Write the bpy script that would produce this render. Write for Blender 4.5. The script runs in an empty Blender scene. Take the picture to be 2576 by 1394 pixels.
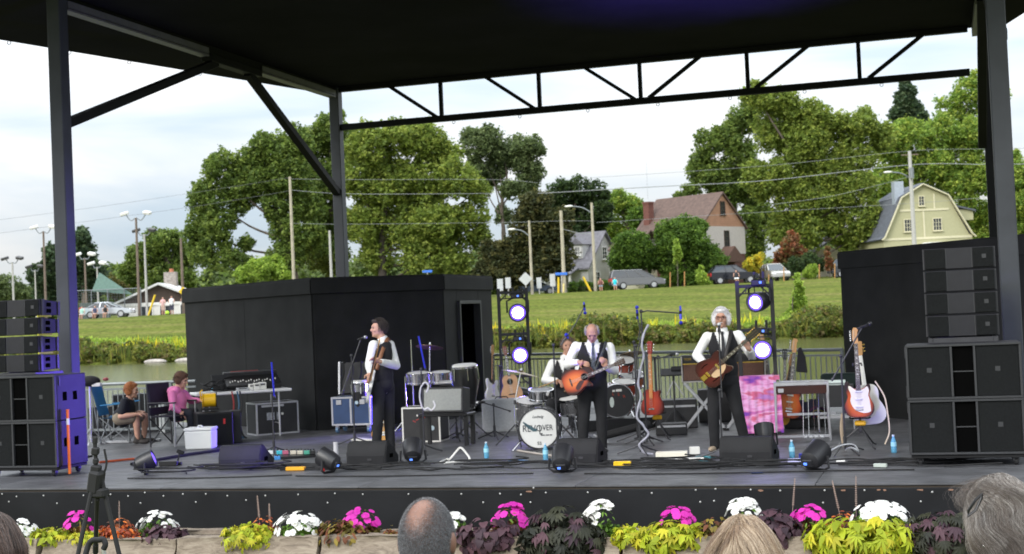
import bpy, bmesh, math, random
import numpy as np
from mathutils import Vector, Matrix, Euler, noise
rnd = random.Random(7)
C = bpy.context.scene.collection
SC = bpy.context.scene
PI = math.pi
# ------------------------------------------------------------------ camera
cam = bpy.data.cameras.new('camera')
cam.sensor_width = 36.0
cam.lens = 36.0 * 3523.28 / 2576.0
cam.clip_start = 0.1
cam.clip_end = 4000
cam.dof.use_dof = True
cam.dof.focus_distance = 6.6
cam.dof.aperture_fstop = 6.5
camo = bpy.data.objects.new('camera', cam)
C.objects.link(camo)
camo.matrix_world = Matrix.Translation((0,0,1.8)) @ Matrix(((0.954181,0.049502,0.295106),(0.296023,-0.012199,-0.955103),(-0.043679,0.998700,-0.026293))).to_4x4()
SC.camera = camo
# ------------------------------------------------------------------ sky and sun (overcast daylight)
SUN_EL, SUN_AZ = math.radians(34), math.radians(205)
w = bpy.data.worlds.new('World')
SC.world = w
w.use_nodes = True
nt = w.node_tree
N, L = nt.nodes, nt.links
N.clear()
sky = N.new('ShaderNodeTexSky'); sky.sky_type = 'NISHITA'; sky.sun_disc = False
sky.sun_elevation = SUN_EL; sky.sun_rotation = SUN_AZ; sky.air_density = 1.0; sky.dust_density = 1.5
tc = N.new('ShaderNodeTexCoord')
sep = N.new('ShaderNodeSeparateXYZ'); L.new(tc.outputs['Generated'], sep.inputs[0])
mp = N.new('ShaderNodeMapping'); mp.inputs['Scale'].default_value = (1.6,1.6,9.0)
L.new(tc.outputs['Generated'], mp.inputs[0])
nz = N.new('ShaderNodeTexNoise'); nz.inputs['Scale'].default_value = 2.2; nz.inputs['Detail'].default_value = 6; nz.inputs['Distortion'].default_value = .4
L.new(mp.outputs[0], nz.inputs[0])
cr = N.new('ShaderNodeMapRange'); cr.inputs[1].default_value = .34; cr.inputs[2].default_value = .62
L.new(nz.outputs[0], cr.inputs[0])
# overcast luminance rises from the horizon to the zenith
el = N.new('ShaderNodeMapRange'); el.inputs[1].default_value = 0; el.inputs[2].default_value = 1
el.inputs[3].default_value = 4.5
el.inputs[4].default_value = 26.0
L.new(sep.outputs[2], el.inputs[0])
cc = N.new('ShaderNodeMix'); cc.data_type = 'RGBA'
cc.inputs[6].default_value = (.74,.87,1.0,1); cc.inputs[7].default_value = (1.0,1.0,1.0,1)
L.new(cr.outputs[0], cc.inputs[0])
amp = N.new('ShaderNodeMapRange'); amp.inputs[3].default_value = .93; amp.inputs[4].default_value = 1.10
L.new(cr.outputs[0], amp.inputs[0])
mu = N.new('ShaderNodeMath'); mu.operation = 'MULTIPLY'; L.new(el.outputs[0], mu.inputs[0]); L.new(amp.outputs[0], mu.inputs[1])
sc_ = N.new('ShaderNodeVectorMath'); sc_.operation = 'SCALE'; L.new(cc.outputs[2], sc_.inputs[0]); L.new(mu.outputs[0], sc_.inputs['Scale'])
mx = N.new('ShaderNodeMix'); mx.data_type = 'RGBA'; mx.inputs[0].default_value = .88
L.new(sky.outputs[0], mx.inputs[6]); L.new(sc_.outputs[0], mx.inputs[7])
bg = N.new('ShaderNodeBackground'); bg.inputs[1].default_value = .1
L.new(mx.outputs[2], bg.inputs[0])
wo = N.new('ShaderNodeOutputWorld'); L.new(bg.outputs[0], wo.inputs[0])
sl = bpy.data.lights.new('sun', 'SUN'); sl.energy = 1.5; sl.angle = math.radians(25); sl.color = (1,.96,.9)
so = bpy.data.objects.new('sun', sl); C.objects.link(so)
sd = Vector((math.sin(SUN_AZ) * math.cos(SUN_EL), math.cos(SUN_AZ) * math.cos(SUN_EL), math.sin(SUN_EL)))
so.rotation_euler = sd.to_track_quat('Z', 'Y').to_euler()
so.location = (0,-20,40)
SC.view_settings.view_transform = 'Standard'
SC.view_settings.look = 'None'
SC.view_settings.exposure = 0.6
SC.view_settings.gamma = 1.0
SC.view_settings.use_curve_mapping = False
SC.cycles.max_bounces = 6
SC.cycles.sample_clamp_indirect = 6.0
# ------------------------------------------------------------------ helpers
_mats = {}
def mat(name, col, rough=.6, metal=0., var=.15, scale=6., bump=0., bscale=40., spec=.5, emit=None, estr=1., trans=0., alpha=1., coat=0., sheen=0.):
 """procedural Principled material: base colour with noise variation and fine relief"""
 if name in _mats: return _mats[name]
 m = bpy.data.materials.new(name); m.use_nodes = True
 t = m.node_tree; b = t.nodes['Principled BSDF']
 b.inputs['Roughness'].default_value = rough; b.inputs['Metallic'].default_value = metal
 b.inputs['Specular IOR Level'].default_value = spec
 b.inputs['Transmission Weight'].default_value = trans
 b.inputs['Alpha'].default_value = alpha
 b.inputs['Coat Weight'].default_value = coat
 b.inputs['Sheen Weight'].default_value = sheen
 c = (*col, 1)
 if var > 0:
  tcn = t.nodes.new('ShaderNodeTexCoord')
  n = t.nodes.new('ShaderNodeTexNoise'); n.inputs['Scale'].default_value = scale; n.inputs['Detail'].default_value = 5
  t.links.new(tcn.outputs['Object'], n.inputs[0])
  r = t.nodes.new('ShaderNodeValToRGB')
  r.color_ramp.elements[0].position = .3; r.color_ramp.elements[1].position = .7
  r.color_ramp.elements[0].color = (*[x * (1 - var) for x in col],1)
  r.color_ramp.elements[1].color = (*[min(1, x * (1 + var)) for x in col],1)
  t.links.new(n.outputs[0], r.inputs[0]); t.links.new(r.outputs[0], b.inputs['Base Color'])
 else:
  b.inputs['Base Color'].default_value = c
 if bump > 0:
  tcn = t.nodes.new('ShaderNodeTexCoord')
  n2 = t.nodes.new('ShaderNodeTexNoise'); n2.inputs['Scale'].default_value = bscale; n2.inputs['Detail'].default_value = 4
  t.links.new(tcn.outputs['Object'], n2.inputs[0])
  bp = t.nodes.new('ShaderNodeBump'); bp.inputs['Strength'].default_value = bump; bp.inputs['Distance'].default_value = .02
  t.links.new(n2.outputs[0], bp.inputs['Height']); t.links.new(bp.outputs[0], b.inputs['Normal'])
 if emit:
  b.inputs['Emission Color'].default_value = (*emit, 1); b.inputs['Emission Strength'].default_value = estr
 _mats[name] = m
 return m
def tag(o, label=None, cat=None, group=None, kind=None):
 if label: o['label'] = label
 if cat: o['category'] = cat
 if group: o['group'] = group
 if kind: o['kind'] = kind
 return o
def thing(name, label, cat, loc=(0,0,0), rotz=0., group=None, parent=None):
 o = bpy.data.objects.new(name, None); C.objects.link(o)
 o.empty_display_size = .1
 o.location = loc; o.rotation_euler = (0,0, rotz)
 return tag(o, label, cat, group)
def link(name, me, parent=None, loc=None, rot=None, scale=None):
 o = bpy.data.objects.new(name, me); C.objects.link(o)
 if parent is not None: o.parent = parent
 if loc is not None: o.location = loc
 if rot is not None: o.rotation_euler = rot
 if scale is not None: o.scale = scale
 return o
_kids = {}
def copy_tree(o, parent=None, kids=None):
 if kids is None:
  kids = {}
  for x in bpy.data.objects:
   if x.parent: kids.setdefault(x.parent.name, []).append(x)
 c = o.copy(); C.objects.link(c)
 if parent is not None: c.parent = parent
 for ch in kids.get(o.name, []): copy_tree(ch, c, kids)
 return c
def relabel(o, label, loc=None, rotz=None):
 o['label'] = label
 if loc is not None: o.location = loc
 if rotz is not None: o.rotation_euler = (0,0, rotz)
 return o
def basis(p0, p1):
 p0, p1 = Vector(p0), Vector(p1); d = p1 - p0; l = d.length
 q = d.to_track_quat('Z', 'Y') if l > 1e-9 else Euler((0,0,0)).to_quaternion()
 return p0, q.to_matrix(), l
class MB:
 """collects shapes; build() links them as ONE mesh object"""
 def __init__(s): s.v = []; s.f = []; s.mi = []; s.cur = 0
 def add(s, vs, fs):
  o = len(s.v); s.v += [tuple(v) for v in vs]
  for f in fs: s.f.append(tuple(i + o for i in f)); s.mi.append(s.cur)
  return s
 def box(s, c, d, rot=None, taper=None):
  x, y, z = d[0] / 2, d[1] / 2, d[2] / 2
  tx, ty = taper or (1,1)
  vs = [Vector(p) for p in ((-x, -y, -z),(x, -y, -z),(x, y, -z),(-x, y, -z),(-x * tx, -y * ty, z),(x * tx, -y * ty, z),(x * tx, y * ty, z),(-x * tx, y * ty, z))]
  if rot is not None:
   M = rot if isinstance(rot, Matrix) else Euler(rot).to_matrix()
   vs = [M @ v for v in vs]
  c = Vector(c)
  return s.add([v + c for v in vs],[(3,2,1,0),(4,5,6,7),(0,1,5,4),(1,2,6,5),(2,3,7,6),(3,0,4,7)])
 def bar(s, p0, p1, w, t=None, up=None):
  """square bar from p0 to p1"""
  t = t or w
  p0, p1 = Vector(p0), Vector(p1); d = p1 - p0
  z = d.normalized(); u = Vector(up) if up else (Vector((0,0,1)) if abs(z.z) < .95 else Vector((0,1,0)))
  x = z.cross(u).normalized(); y = x.cross(z)
  M = Matrix((x, y, z)).transposed()
  return s.box((p0 + p1) / 2,(w, t, d.length), M)
 def cyl(s, p0, p1, r0, r1=None, n=10, caps=True):
  r1 = r0 if r1 is None else r1
  o, M, l = basis(p0, p1)
  vs = []
  for k, r in ((0, r0),(l, r1)):
   for i in range(n):
    a = 2 * PI * i / n; vs.append(o + M @ Vector((r * math.cos(a), r * math.sin(a), k)))
  fs = [(i, (i + 1) % n, n + (i + 1) % n, n + i) for i in range(n)]
  if caps: fs += [tuple(range(n - 1,-1,-1)), tuple(range(n, 2 * n))]
  return s.add(vs, fs)
 def tube(s, pts, r, n=6, closed=False):
  pts = [Vector(p) for p in pts]; m = len(pts)
  vs = []; prev = None
  for i, p in enumerate(pts):
   a = pts[(i - 1) % m] if (i > 0 or closed) else p
   b = pts[(i + 1) % m] if (i < m - 1 or closed) else p
   z = (b - a).normalized() if (b - a).length > 1e-9 else Vector((0,0,1))
   u = prev if prev is not None else (Vector((0,0,1)) if abs(z.z) < .9 else Vector((1,0,0)))
   x = z.cross(u)
   if x.length < 1e-6: x = z.cross(Vector((1,.3,0)))
   x.normalize(); y = x.cross(z).normalized(); prev = y
   rr = r[i] if isinstance(r, (list, tuple)) else r
   for k in range(n):
    t = 2 * PI * k / n; vs.append(p + x * (rr * math.cos(t)) + y * (rr * math.sin(t)))
  fs = []
  for i in range(m if closed else m - 1):
   j = (i + 1) % m
   for k in range(n): fs.append((i * n + k, j * n + k, j * n + (k + 1) % n, i * n + (k + 1) % n))
  if not closed: fs += [tuple(range(n)), tuple(range((m - 1) * n + n - 1,(m - 1) * n - 1,-1))]
  return s.add(vs, fs)
 def lathe(s, prof, n=20, c=(0,0,0), axis=None, caps=True):
  """prof: (r, z) pairs; axis: direction of +z"""
  M = Vector(axis).to_track_quat('Z', 'Y').to_matrix() if axis else Matrix.Identity(3)
  c = Vector(c); vs = []
  for r, z in prof:
   for i in range(n):
    a = 2 * PI * i / n; vs.append(c + M @ Vector((r * math.cos(a), r * math.sin(a), z)))
  fs = []
  for j in range(len(prof) - 1):
   for i in range(n): fs.append((j * n + i, j * n + (i + 1) % n, (j + 1) * n + (i + 1) % n, (j + 1) * n + i))
  if caps and prof[0][0] > 1e-6: fs.append(tuple(range(n - 1,-1,-1)))
  if caps and prof[-1][0] > 1e-6: fs.append(tuple(range((len(prof) - 1) * n, len(prof) * n)))
  return s.add(vs, fs)
 def prism(s, outl, t, M=None):
  """outline in local XZ (x,z), thickness t along local Y centred; M: Matrix 4x4"""
  n = len(outl)
  vs = [Vector((x, -t / 2, z)) for x, z in outl] + [Vector((x, t / 2, z)) for x, z in outl]
  if M is not None: vs = [M @ v for v in vs]
  fs = [tuple(range(n)), tuple(range(2 * n - 1, n - 1,-1))]
  fs += [(i, n + i, n + (i + 1) % n, (i + 1) % n) for i in range(n)]
  return s.add(vs, fs)
 def ball(s, c, r, n=10, m=7, M=None):
  r = r if isinstance(r, (tuple, list)) else (r, r, r)
  vs = [];
  for j in range(m + 1):
   ph = PI * j / m
   for i in range(n):
    a = 2 * PI * i / n
    v = Vector((r[0] * math.sin(ph) * math.cos(a), r[1] * math.sin(ph) * math.sin(a),-r[2] * math.cos(ph)))
    if M is not None: v = M @ v
    vs.append(v + Vector(c))
  fs = [(j * n + i, j * n + (i + 1) % n, (j + 1) * n + (i + 1) % n, (j + 1) * n + i) for j in range(m) for i in range(n)]
  return s.add(vs, fs)
 def quad(s, a, b, c, d): return s.add([a, b, c, d],[(0,1,2,3)])
 def mesh(s, name, mats, bevel=0., smooth=0., seg=1):
  me = bpy.data.meshes.new(name)
  me.from_pydata(s.v, [], s.f)
  mats = mats if isinstance(mats, (list, tuple)) else [mats]
  for m in mats: me.materials.append(m)
  if len(mats) > 1: me.polygons.foreach_set('material_index', s.mi)
  bm = bmesh.new(); bm.from_mesh(me)
  bmesh.ops.remove_doubles(bm, verts=bm.verts, dist=1e-6)
  bmesh.ops.recalc_face_normals(bm, faces=bm.faces)
  if bevel > 0:
   es = [e for e in bm.edges if len(e.link_faces) == 2 and e.calc_face_angle(0) > .6]
   bmesh.ops.bevel(bm, geom=es, offset=bevel, segments=seg, affect='EDGES', clamp_overlap=True)
  bm.to_mesh(me); bm.free()
  if smooth:
   me.polygons.foreach_set('use_smooth', [True] * len(me.polygons))
   me.set_sharp_from_angle(angle=math.radians(smooth))
  me.update()
  return me
 def build(s, name, mats, parent=None, bevel=0., smooth=0., seg=1, loc=None, rot=None):
  return link(name, s.mesh(name, mats, bevel, smooth, seg), parent, loc, rot)
def curve_pts(pts, n=6, closed=False):
 """Catmull-Rom through points"""
 P = [Vector(p) for p in pts]; m = len(P); out = []
 for i in range(m if closed else m - 1):
  if closed: a, b, c, d = P[(i - 1) % m], P[i], P[(i + 1) % m], P[(i + 2) % m]
  else: a, b, c, d = P[max(i - 1,0)], P[i], P[i + 1], P[min(i + 2, m - 1)]
  for k in range(n):
   t = k / n
   out.append(.5 * ((2 * b) + (c - a) * t + (2 * a - 5 * b + 4 * c - d) * t * t + (3 * b - a - 3 * c + d) * t ** 3))
 if not closed: out.append(P[-1])
 return out
def facing(p): return math.atan2(-p[0], p[1])
def blob(name, prims, m, parent=None, voxel=.012, smooth=4, deci=.5, post=None):
 """union of tapered capsules and ellipsoids fused into one continuous skin"""
 b = MB()
 for p in prims:
  if p[0] == 'c':
   _, a, c, r0, r1 = p
   b.cyl(a, c, r0, r1,14, True); b.ball(a, r0,14,9); b.ball(c, r1,14,9)
  elif p[0] == 'e':
   _, c, r = p[:3]
   M = Euler(p[3]).to_matrix() if len(p) > 3 else None
   b.ball(c, r, 18,12, M)
 me = bpy.data.meshes.new('tmp'); me.from_pydata(b.v, [], b.f)
 o = bpy.data.objects.new('tmp', me); C.objects.link(o)
 bm = bmesh.new(); bm.from_mesh(me); bmesh.ops.recalc_face_normals(bm, faces=bm.faces); bm.to_mesh(me); bm.free()
 r = o.modifiers.new('r', 'REMESH'); r.mode = 'VOXEL'; r.voxel_size = voxel; r.adaptivity = 0
 sm = o.modifiers.new('s', 'SMOOTH'); sm.factor = .5; sm.iterations = smooth
 if deci < 1:
  d = o.modifiers.new('d', 'DECIMATE'); d.ratio = deci
 dg = bpy.context.evaluated_depsgraph_get()
 me2 = bpy.data.meshes.new_from_object(o.evaluated_get(dg))
 bpy.data.objects.remove(o); bpy.data.meshes.remove(me)
 me2.name = name
 me2.materials.clear()
 for x in (m if isinstance(m, (list, tuple)) else [m]): me2.materials.append(x)
 me2.polygons.foreach_set('use_smooth', [True] * len(me2.polygons))
 if post: post(me2)
 return link(name, me2, parent)
def text_mesh(name, body, size, m, parent, loc, rot, ext=.002, align='CENTER', sx=1., shear=0.):
 cu = bpy.data.curves.new(name, 'FONT'); cu.body = body; cu.size = size; cu.extrude = ext; cu.align_x = align; cu.align_y = 'CENTER'; cu.resolution_u = 2; cu.shear = shear
 o = bpy.data.objects.new('tmp', cu); C.objects.link(o)
 me = bpy.data.meshes.new_from_object(o.evaluated_get(bpy.context.evaluated_depsgraph_get()))
 bpy.data.objects.remove(o); bpy.data.curves.remove(cu)
 me.name = name; me.materials.clear(); me.materials.append(m)
 return link(name, me, parent, loc, rot, (sx, 1,1))
# ------------------------------------------------------------------ site grid of the far bank: u along the shore, d away from the lawn
UX, DX = Vector((.9554,.2952,0)), Vector((-.2952,.9554,0))
def site(u, d, z=0.): return UX * u + DX * d + Vector((0,0, z))
def sstep(a, b, x):
 t = max(0., min(1., (x - a) / (b - a))); return t * t * (3 - 2 * t)
def shore(u): return 99 - .28 * max(-130, min(130, u)) + 1.2 * math.sin(u * .11) + .6 * math.sin(u * .31 + 1)
def ztop(u): return 3.45 + .011 * max(-90, min(90, u))
WATER = -.7
def ground_z(u, d):
 p = site(u, d)
 near = -.95 * sstep(5,12, p.y)
 if p.y < 17.5: return near
 if d < 60: return near + (-2.6 - near) * sstep(17.5,20, p.y)
 s = shore(u)
 if d < s: return -2.6 + (WATER + 2.6) * sstep(s - 6, s, d)
 if d < 127:
  t = (d - s) / (127 - s)
  return WATER + (ztop(u) - WATER) * (1 - (1 - t) ** 1.45)
 return ztop(u) + .5 * sstep(136,150, d) + 3 * sstep(200,900, d)
m_grass = mat('grass_ground', (.23,.25,.035), rough=.95, var=.3, scale=.35, spec=.1)
def _grass():
 t = m_grass.node_tree; b = t.nodes['Principled BSDF']
 tcn = t.nodes.new('ShaderNodeTexCoord'); mp_ = t.nodes.new('ShaderNodeMapping')
 mp_.inputs['Rotation'].default_value = (0,0, math.radians(-17.2)); mp_.inputs['Scale'].default_value = (.06,.75,.5)
 t.links.new(tcn.outputs['Object'], mp_.inputs[0])
 n = t.nodes.new('ShaderNodeTexNoise'); n.inputs['Scale'].default_value = 1.0; n.inputs['Detail'].default_value = 7; n.inputs['Roughness'].default_value = .65
 t.links.new(mp_.outputs[0], n.inputs[0])
 r = t.nodes.new('ShaderNodeValToRGB')
 e = r.color_ramp.elements; e[0].position = .3; e[1].position = .72
 e[0].color = (.056,.082,.012,1); e[1].color = (.15,.14,.045,1)
 m_ = r.color_ramp.elements.new(.5); m_.color = (.098,.118,.018,1)
 t.links.new(n.outputs[0], r.inputs[0])
 n2 = t.nodes.new('ShaderNodeTexNoise'); n2.inputs['Scale'].default_value = 3; n2.inputs['Detail'].default_value = 8
 t.links.new(tcn.outputs['Object'], n2.inputs[0])
 mr = t.nodes.new('ShaderNodeMapRange'); mr.inputs[1].default_value = .3; mr.inputs[2].default_value = .7; mr.inputs[3].default_value = .6; mr.inputs[4].default_value = 1.35
 t.links.new(n2.outputs[0], mr.inputs[0])
 sc2 = t.nodes.new('ShaderNodeVectorMath'); sc2.operation = 'SCALE'
 t.links.new(r.outputs[0], sc2.inputs[0]); t.links.new(mr.outputs[0], sc2.inputs['Scale'])
 t.links.new(sc2.outputs[0], b.inputs['Base Color'])
 bp = t.nodes.new('ShaderNodeBump'); bp.inputs['Strength'].default_value = .7; bp.inputs['Distance'].default_value = .2
 t.links.new(n2.outputs[0], bp.inputs['Height']); t.links.new(bp.outputs[0], b.inputs['Normal'])
_grass()
def sheet(name, us, ds, zf, m, kind='structure'):
 vs = [site(u, d, zf(u, d)) for d in ds for u in us]; k = len(us)
 fs = [(j * k + i, j * k + i + 1,(j + 1) * k + i + 1,(j + 1) * k + i) for j in range(len(ds) - 1) for i in range(k - 1)]
 me = bpy.data.meshes.new(name); me.from_pydata(vs, [], fs); me.materials.append(m)
 me.polygons.foreach_set('use_smooth', [True] * len(me.polygons))
 return tag(link(name, me), kind=kind)
us = [-1500,-700,-350,-180,-120] + [i * 2.5 for i in range(-36,37)] + [120,180,350,700,1500]
ds = [-80,-30,-10] + [i * .8 for i in range(0,40)] + [34,40,60,74] + [80 + 1.0 * i for i in range(0,48)] + [130,134,140,150,170,220,350,600,1000,1800]
tag(sheet('ground', us, ds, ground_z, m_grass), 'mown grass rising from the pond to the street')
m_path = mat('path_concrete', (.42,.40,.36), rough=.9, var=.15, scale=1.5)
uu = [i * 1.5 for i in range(-60,50)]
def pathz(u, d): return ground_z(u, d) + .05
def strip(name, uu, d0f, d1f, zoff, m):
 b = MB(); k = len(uu)
 b.v = [tuple(site(u, d0f(u), ground_z(u, d0f(u)) + zoff)) for u in uu] + [tuple(site(u, d1f(u), ground_z(u, d1f(u)) + zoff)) for u in uu]
 b.f = [(i, i + 1, k + i + 1, k + i) for i in range(k - 1)]; b.mi = [0] * len(b.f)
 return tag(b.build(name, m), kind='structure')
strip('footpath', uu, lambda u: shore(u) + 4.6, lambda u: shore(u) + 5.6,.05, m_path)
m_asph = mat('asphalt', (.06,.06,.062), rough=.9, var=.2, scale=2)
strip('road', [i * 5. for i in range(-40,41)], lambda u: 128.6, lambda u: 134.5,.03, m_asph)
strip('kerb', [i * 5. for i in range(-40,41)], lambda u: 128.3, lambda u: 128.6,.1, m_path)
strip('sidewalk', [i * 5. for i in range(-40,41)], lambda u: 136., lambda u: 137.4,.05, m_path)
# pond
m_water = bpy.data.materials.new('pond_water'); m_water.use_nodes = True
def _water():
 t = m_water.node_tree; b = t.nodes['Principled BSDF']
 b.inputs['Base Color'].default_value = (.075,.08,.022,1); b.inputs['Roughness'].default_value = .16; b.inputs['IOR'].default_value = 1.33
 tcn = t.nodes.new('ShaderNodeTexCoord'); mp_ = t.nodes.new('ShaderNodeMapping'); mp_.inputs['Rotation'].default_value = (0,0, math.radians(-17)); mp_.inputs['Scale'].default_value = (.5,1.2,1)
 t.links.new(tcn.outputs['Object'], mp_.inputs[0])
 n = t.nodes.new('ShaderNodeTexNoise'); n.inputs['Scale'].default_value = 3.0; n.inputs['Detail'].default_value = 4
 t.links.new(mp_.outputs[0], n.inputs[0])
 bp = t.nodes.new('ShaderNodeBump'); bp.inputs['Strength'].default_value = .22; bp.inputs['Distance'].default_value = .05
 t.links.new(n.outputs[0], bp.inputs['Height']); t.links.new(bp.outputs[0], b.inputs['Normal'])
_water()
sheet('pond_water', [-260,-130,-60,0,60,130,260],[18,30,60,90,118,140], lambda u, d: WATER, m_water)
# ------------------------------------------------------------------ stage
m_deck = mat('deck_paint', (.092,.093,.099), rough=.5, var=.35, scale=2.2, bump=.12, bscale=18, spec=.4)
def _deck():
 t = m_deck.node_tree; b = t.nodes['Principled BSDF']
 oi = t.nodes.new('ShaderNodeTexCoord'); mp_ = t.nodes.new('ShaderNodeMapping'); mp_.inputs['Scale'].default_value = (1.2,6,1)
 t.links.new(oi.outputs['Object'], mp_.inputs[0])
 n = t.nodes.new('ShaderNodeTexNoise'); n.inputs['Scale'].default_value = 2; n.inputs['Detail'].default_value = 8; n.inputs['Roughness'].default_value = .7
 t.links.new(mp_.outputs[0], n.inputs[0])
 mr = t.nodes.new('ShaderNodeMapRange'); mr.inputs[1].default_value = .3; mr.inputs[2].default_value = .7; mr.inputs[3].default_value = .36; mr.inputs[4].default_value = .66
 t.links.new(n.outputs[0], mr.inputs[0]); t.links.new(mr.outputs[0], b.inputs['Roughness'])
_deck()
m_black = mat('black_paint', (.012,.012,.013), spec=.25, rough=.6, var=.25, scale=3, bump=.05, bscale=30)
m_under = mat('deck_timber', (.05,.04,.03), rough=.9)
SY = 14.05
outl = [(-19, SY + .04),(6, SY + .04),(6,20.4),(-1.2,24.0),(-8.6,27.9),(-14.2,27.9),(-14.2,21.9),(-19,21.9)]
b = MB(); n = len(outl)
b.add([(x, y, -.24) for x, y in outl] + [(x, y, -.022) for x, y in outl],[tuple(range(n - 1,-1,-1)), tuple(range(n, 2 * n))] + [(i, (i + 1) % n, n + (i + 1) % n, n + i) for i in range(n)])
deck = tag(b.build('stage_deck', m_under), 'dark grey painted stage floor of plywood sheets', kind='structure')
pm = MB().box((0,0,-.0105),(2.434,1.214,.019)).mesh('panel', m_deck, bevel=.003)
def inside(x, y):
 c = False; j = n - 1
 for i in range(n):
  (xi, yi),(xj, yj) = outl[i], outl[j]
  if (yi > y) != (yj > y) and x < (xj - xi) * (y - yi) / (yj - yi) + xi: c = not c
  j = i
 return c
for r in range(12):
 for c in range(-8,4):
  x, y = -.1 + c * 2.44 + (1.22 if r % 2 else 0), SY + .02 + .61 + r * 1.22
  if -18.9 < x < 5.4 and (inside(x - 1, y) or inside(x + 1, y)) and inside(x, y):
   p = link('panel', pm, deck, (x, y, rnd.uniform(-.0012,0.)))
front = MB(); front.box((-6.5, SY + .0,-.50),(25,.04,.92))
m_front = mat('front_board', (.011,.0115,.013), spec=.2, rough=.7, var=.35, scale=1.6, bump=.06, bscale=25)
front = tag(front.build('stage_front', m_front, bevel=.006), 'black painted board along the stage front', kind='structure')
m_steel = mat('steel', (.55,.55,.56), rough=.35, metal=1, var=.1)
m_chip = mat('bare_wood', (.24,.135,.09), rough=.8, var=.3, scale=30)
sm_ = MB().lathe([(.010,0),(.010,.003),(.006,.007),(0,.008)],10, axis=(0,-1,0)).mesh('screw', mat('screw_zinc', (.42,.42,.41), rough=.5, metal=.4, var=.1), smooth=40)
for x, z in [(-10.74,-0.06),(-10.54,-0.09),(-10.65,-0.15),(-10.17,-0.08),(-9.99,-0.17),(-9.63,-0.08),(-9.53,-0.16),(-9.27,-0.07),(-9.32,-0.17),(-9.04,-0.09),(-8.82,-0.05),(-8.88,-0.17),(-8.58,-0.09),(-8.33,-0.07),(-8.17,-0.16),(-8.04,-0.07),(-7.77,-0.09),(-7.54,-0.14),(-7.30,-0.09),(-6.90,-0.08),(-6.46,-0.07),(-6.55,-0.17),(-6.13,-0.08),(-5.60,-0.08),(-5.00,-0.08),(-4.76,-0.17),(-4.57,-0.08),(-4.34,-0.09),(-4.20,-0.02),(-4.24,-0.17),(-4.07,-0.07),(-3.62,-0.07),(-3.28,-0.06),(-2.95,-0.08),(-2.50,-0.05),(-2.46,-0.17),(-2.30,-0.04),(-2.32,-0.16),(-1.95,-0.05),(-1.66,-0.06),(-1.23,-0.06),(-1.25,-0.18),(-0.85,-0.06),(-0.22,-0.08),(-0.33,-0.17)]: link('screw', sm_, front, (x, SY - .0205, z))
for x in (-1.85,-1.05,-.72,-.66,-.33,.1,.2,.3,-4.25,-.05):
 k = 7; wd = rnd.uniform(.02,.06)
 pts = [(wd * math.cos(2 * PI * i / k) * rnd.uniform(.7,1.2),(.010) * math.sin(2 * PI * i / k) * rnd.uniform(.6,1.3)) for i in range(k)]
 MB().prism(pts, .003).build('chipped_patch', m_chip, front, loc=(x, SY - .0215,-.058))
# back of the deck
m_post = mat('pile_concrete', (.3,.29,.27), rough=.9)
# ------------------------------------------------------------------ roof
m_roof = mat('roof_black', (.014,.014,.0155), rough=.9, var=.25, scale=.7, spec=.05)
m_col = mat('column_paint', (.055,.06,.07), spec=.35, rough=.5, var=.16, scale=2.5, bump=.04)
m_colb = mat('frame_paint', (.008,.0085,.009), spec=.2, rough=.6, var=.2, scale=3)
roof = thing('stage_roof', 'black flat stage roof fanning out above the band', 'roof', (-5.7,27.2,0))
ro = [(-7.0,.1),(7.0,.1),(10.9,-13.9),(-10.9,-13.9)]
b = MB(); b.add([(x, y, 6.73) for x, y in ro] + [(x, y, 7.15) for x, y in ro],[(0,1,2,3),(7,6,5,4),(1,0,4,5),(2,1,5,6),(3,2,6,7),(0,3,7,4)])
b.build('roof_slab', m_roof, roof)
hk = MB().tube([(0.03 * math.cos(a),0,-.03 + .03 * math.sin(a)) for a in [i * PI / 5 for i in range(10)]],.006,5, True).mesh('hook', m_colb)
for y in (-3.2,-4.9,-6.2,-7.4,-8.3,-9.4): link('hook', hk, roof, (-7.0 + .281 * y + .02 + .04, y, 6.72),(0,0,.3))
def column(name, x, y, label, m):
 t = thing(name, label, 'column', (x, y, 0),0, 'steel columns of the stage roof')
 MB().box((0,0,3.37),(.215,.215,6.70)).build('shaft', m, t, bevel=.012)
 MB().box((0,0,.012),(.4,.4,.024)).build('base_plate', m_colb, t, bevel=.004)
 return t
CXL, CXR, CYF, CYB = -12.1,.72,17.4,27.1
column('steel_column', CXL, CYF, 'grey square steel column rising behind the speaker stack with the orange pole', m_col)
column('steel_column', CXR, CYF, 'grey square steel column behind the line array above the big subwoofers by the black wall', m_col)
column('steel_column', CXL, CYB, 'dark steel column rising behind the black octagonal cabin', m_col)
column('steel_column', CXR + .2, CYB, 'dark rear steel column standing behind the black wall at the truss end', m_colb)
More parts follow.
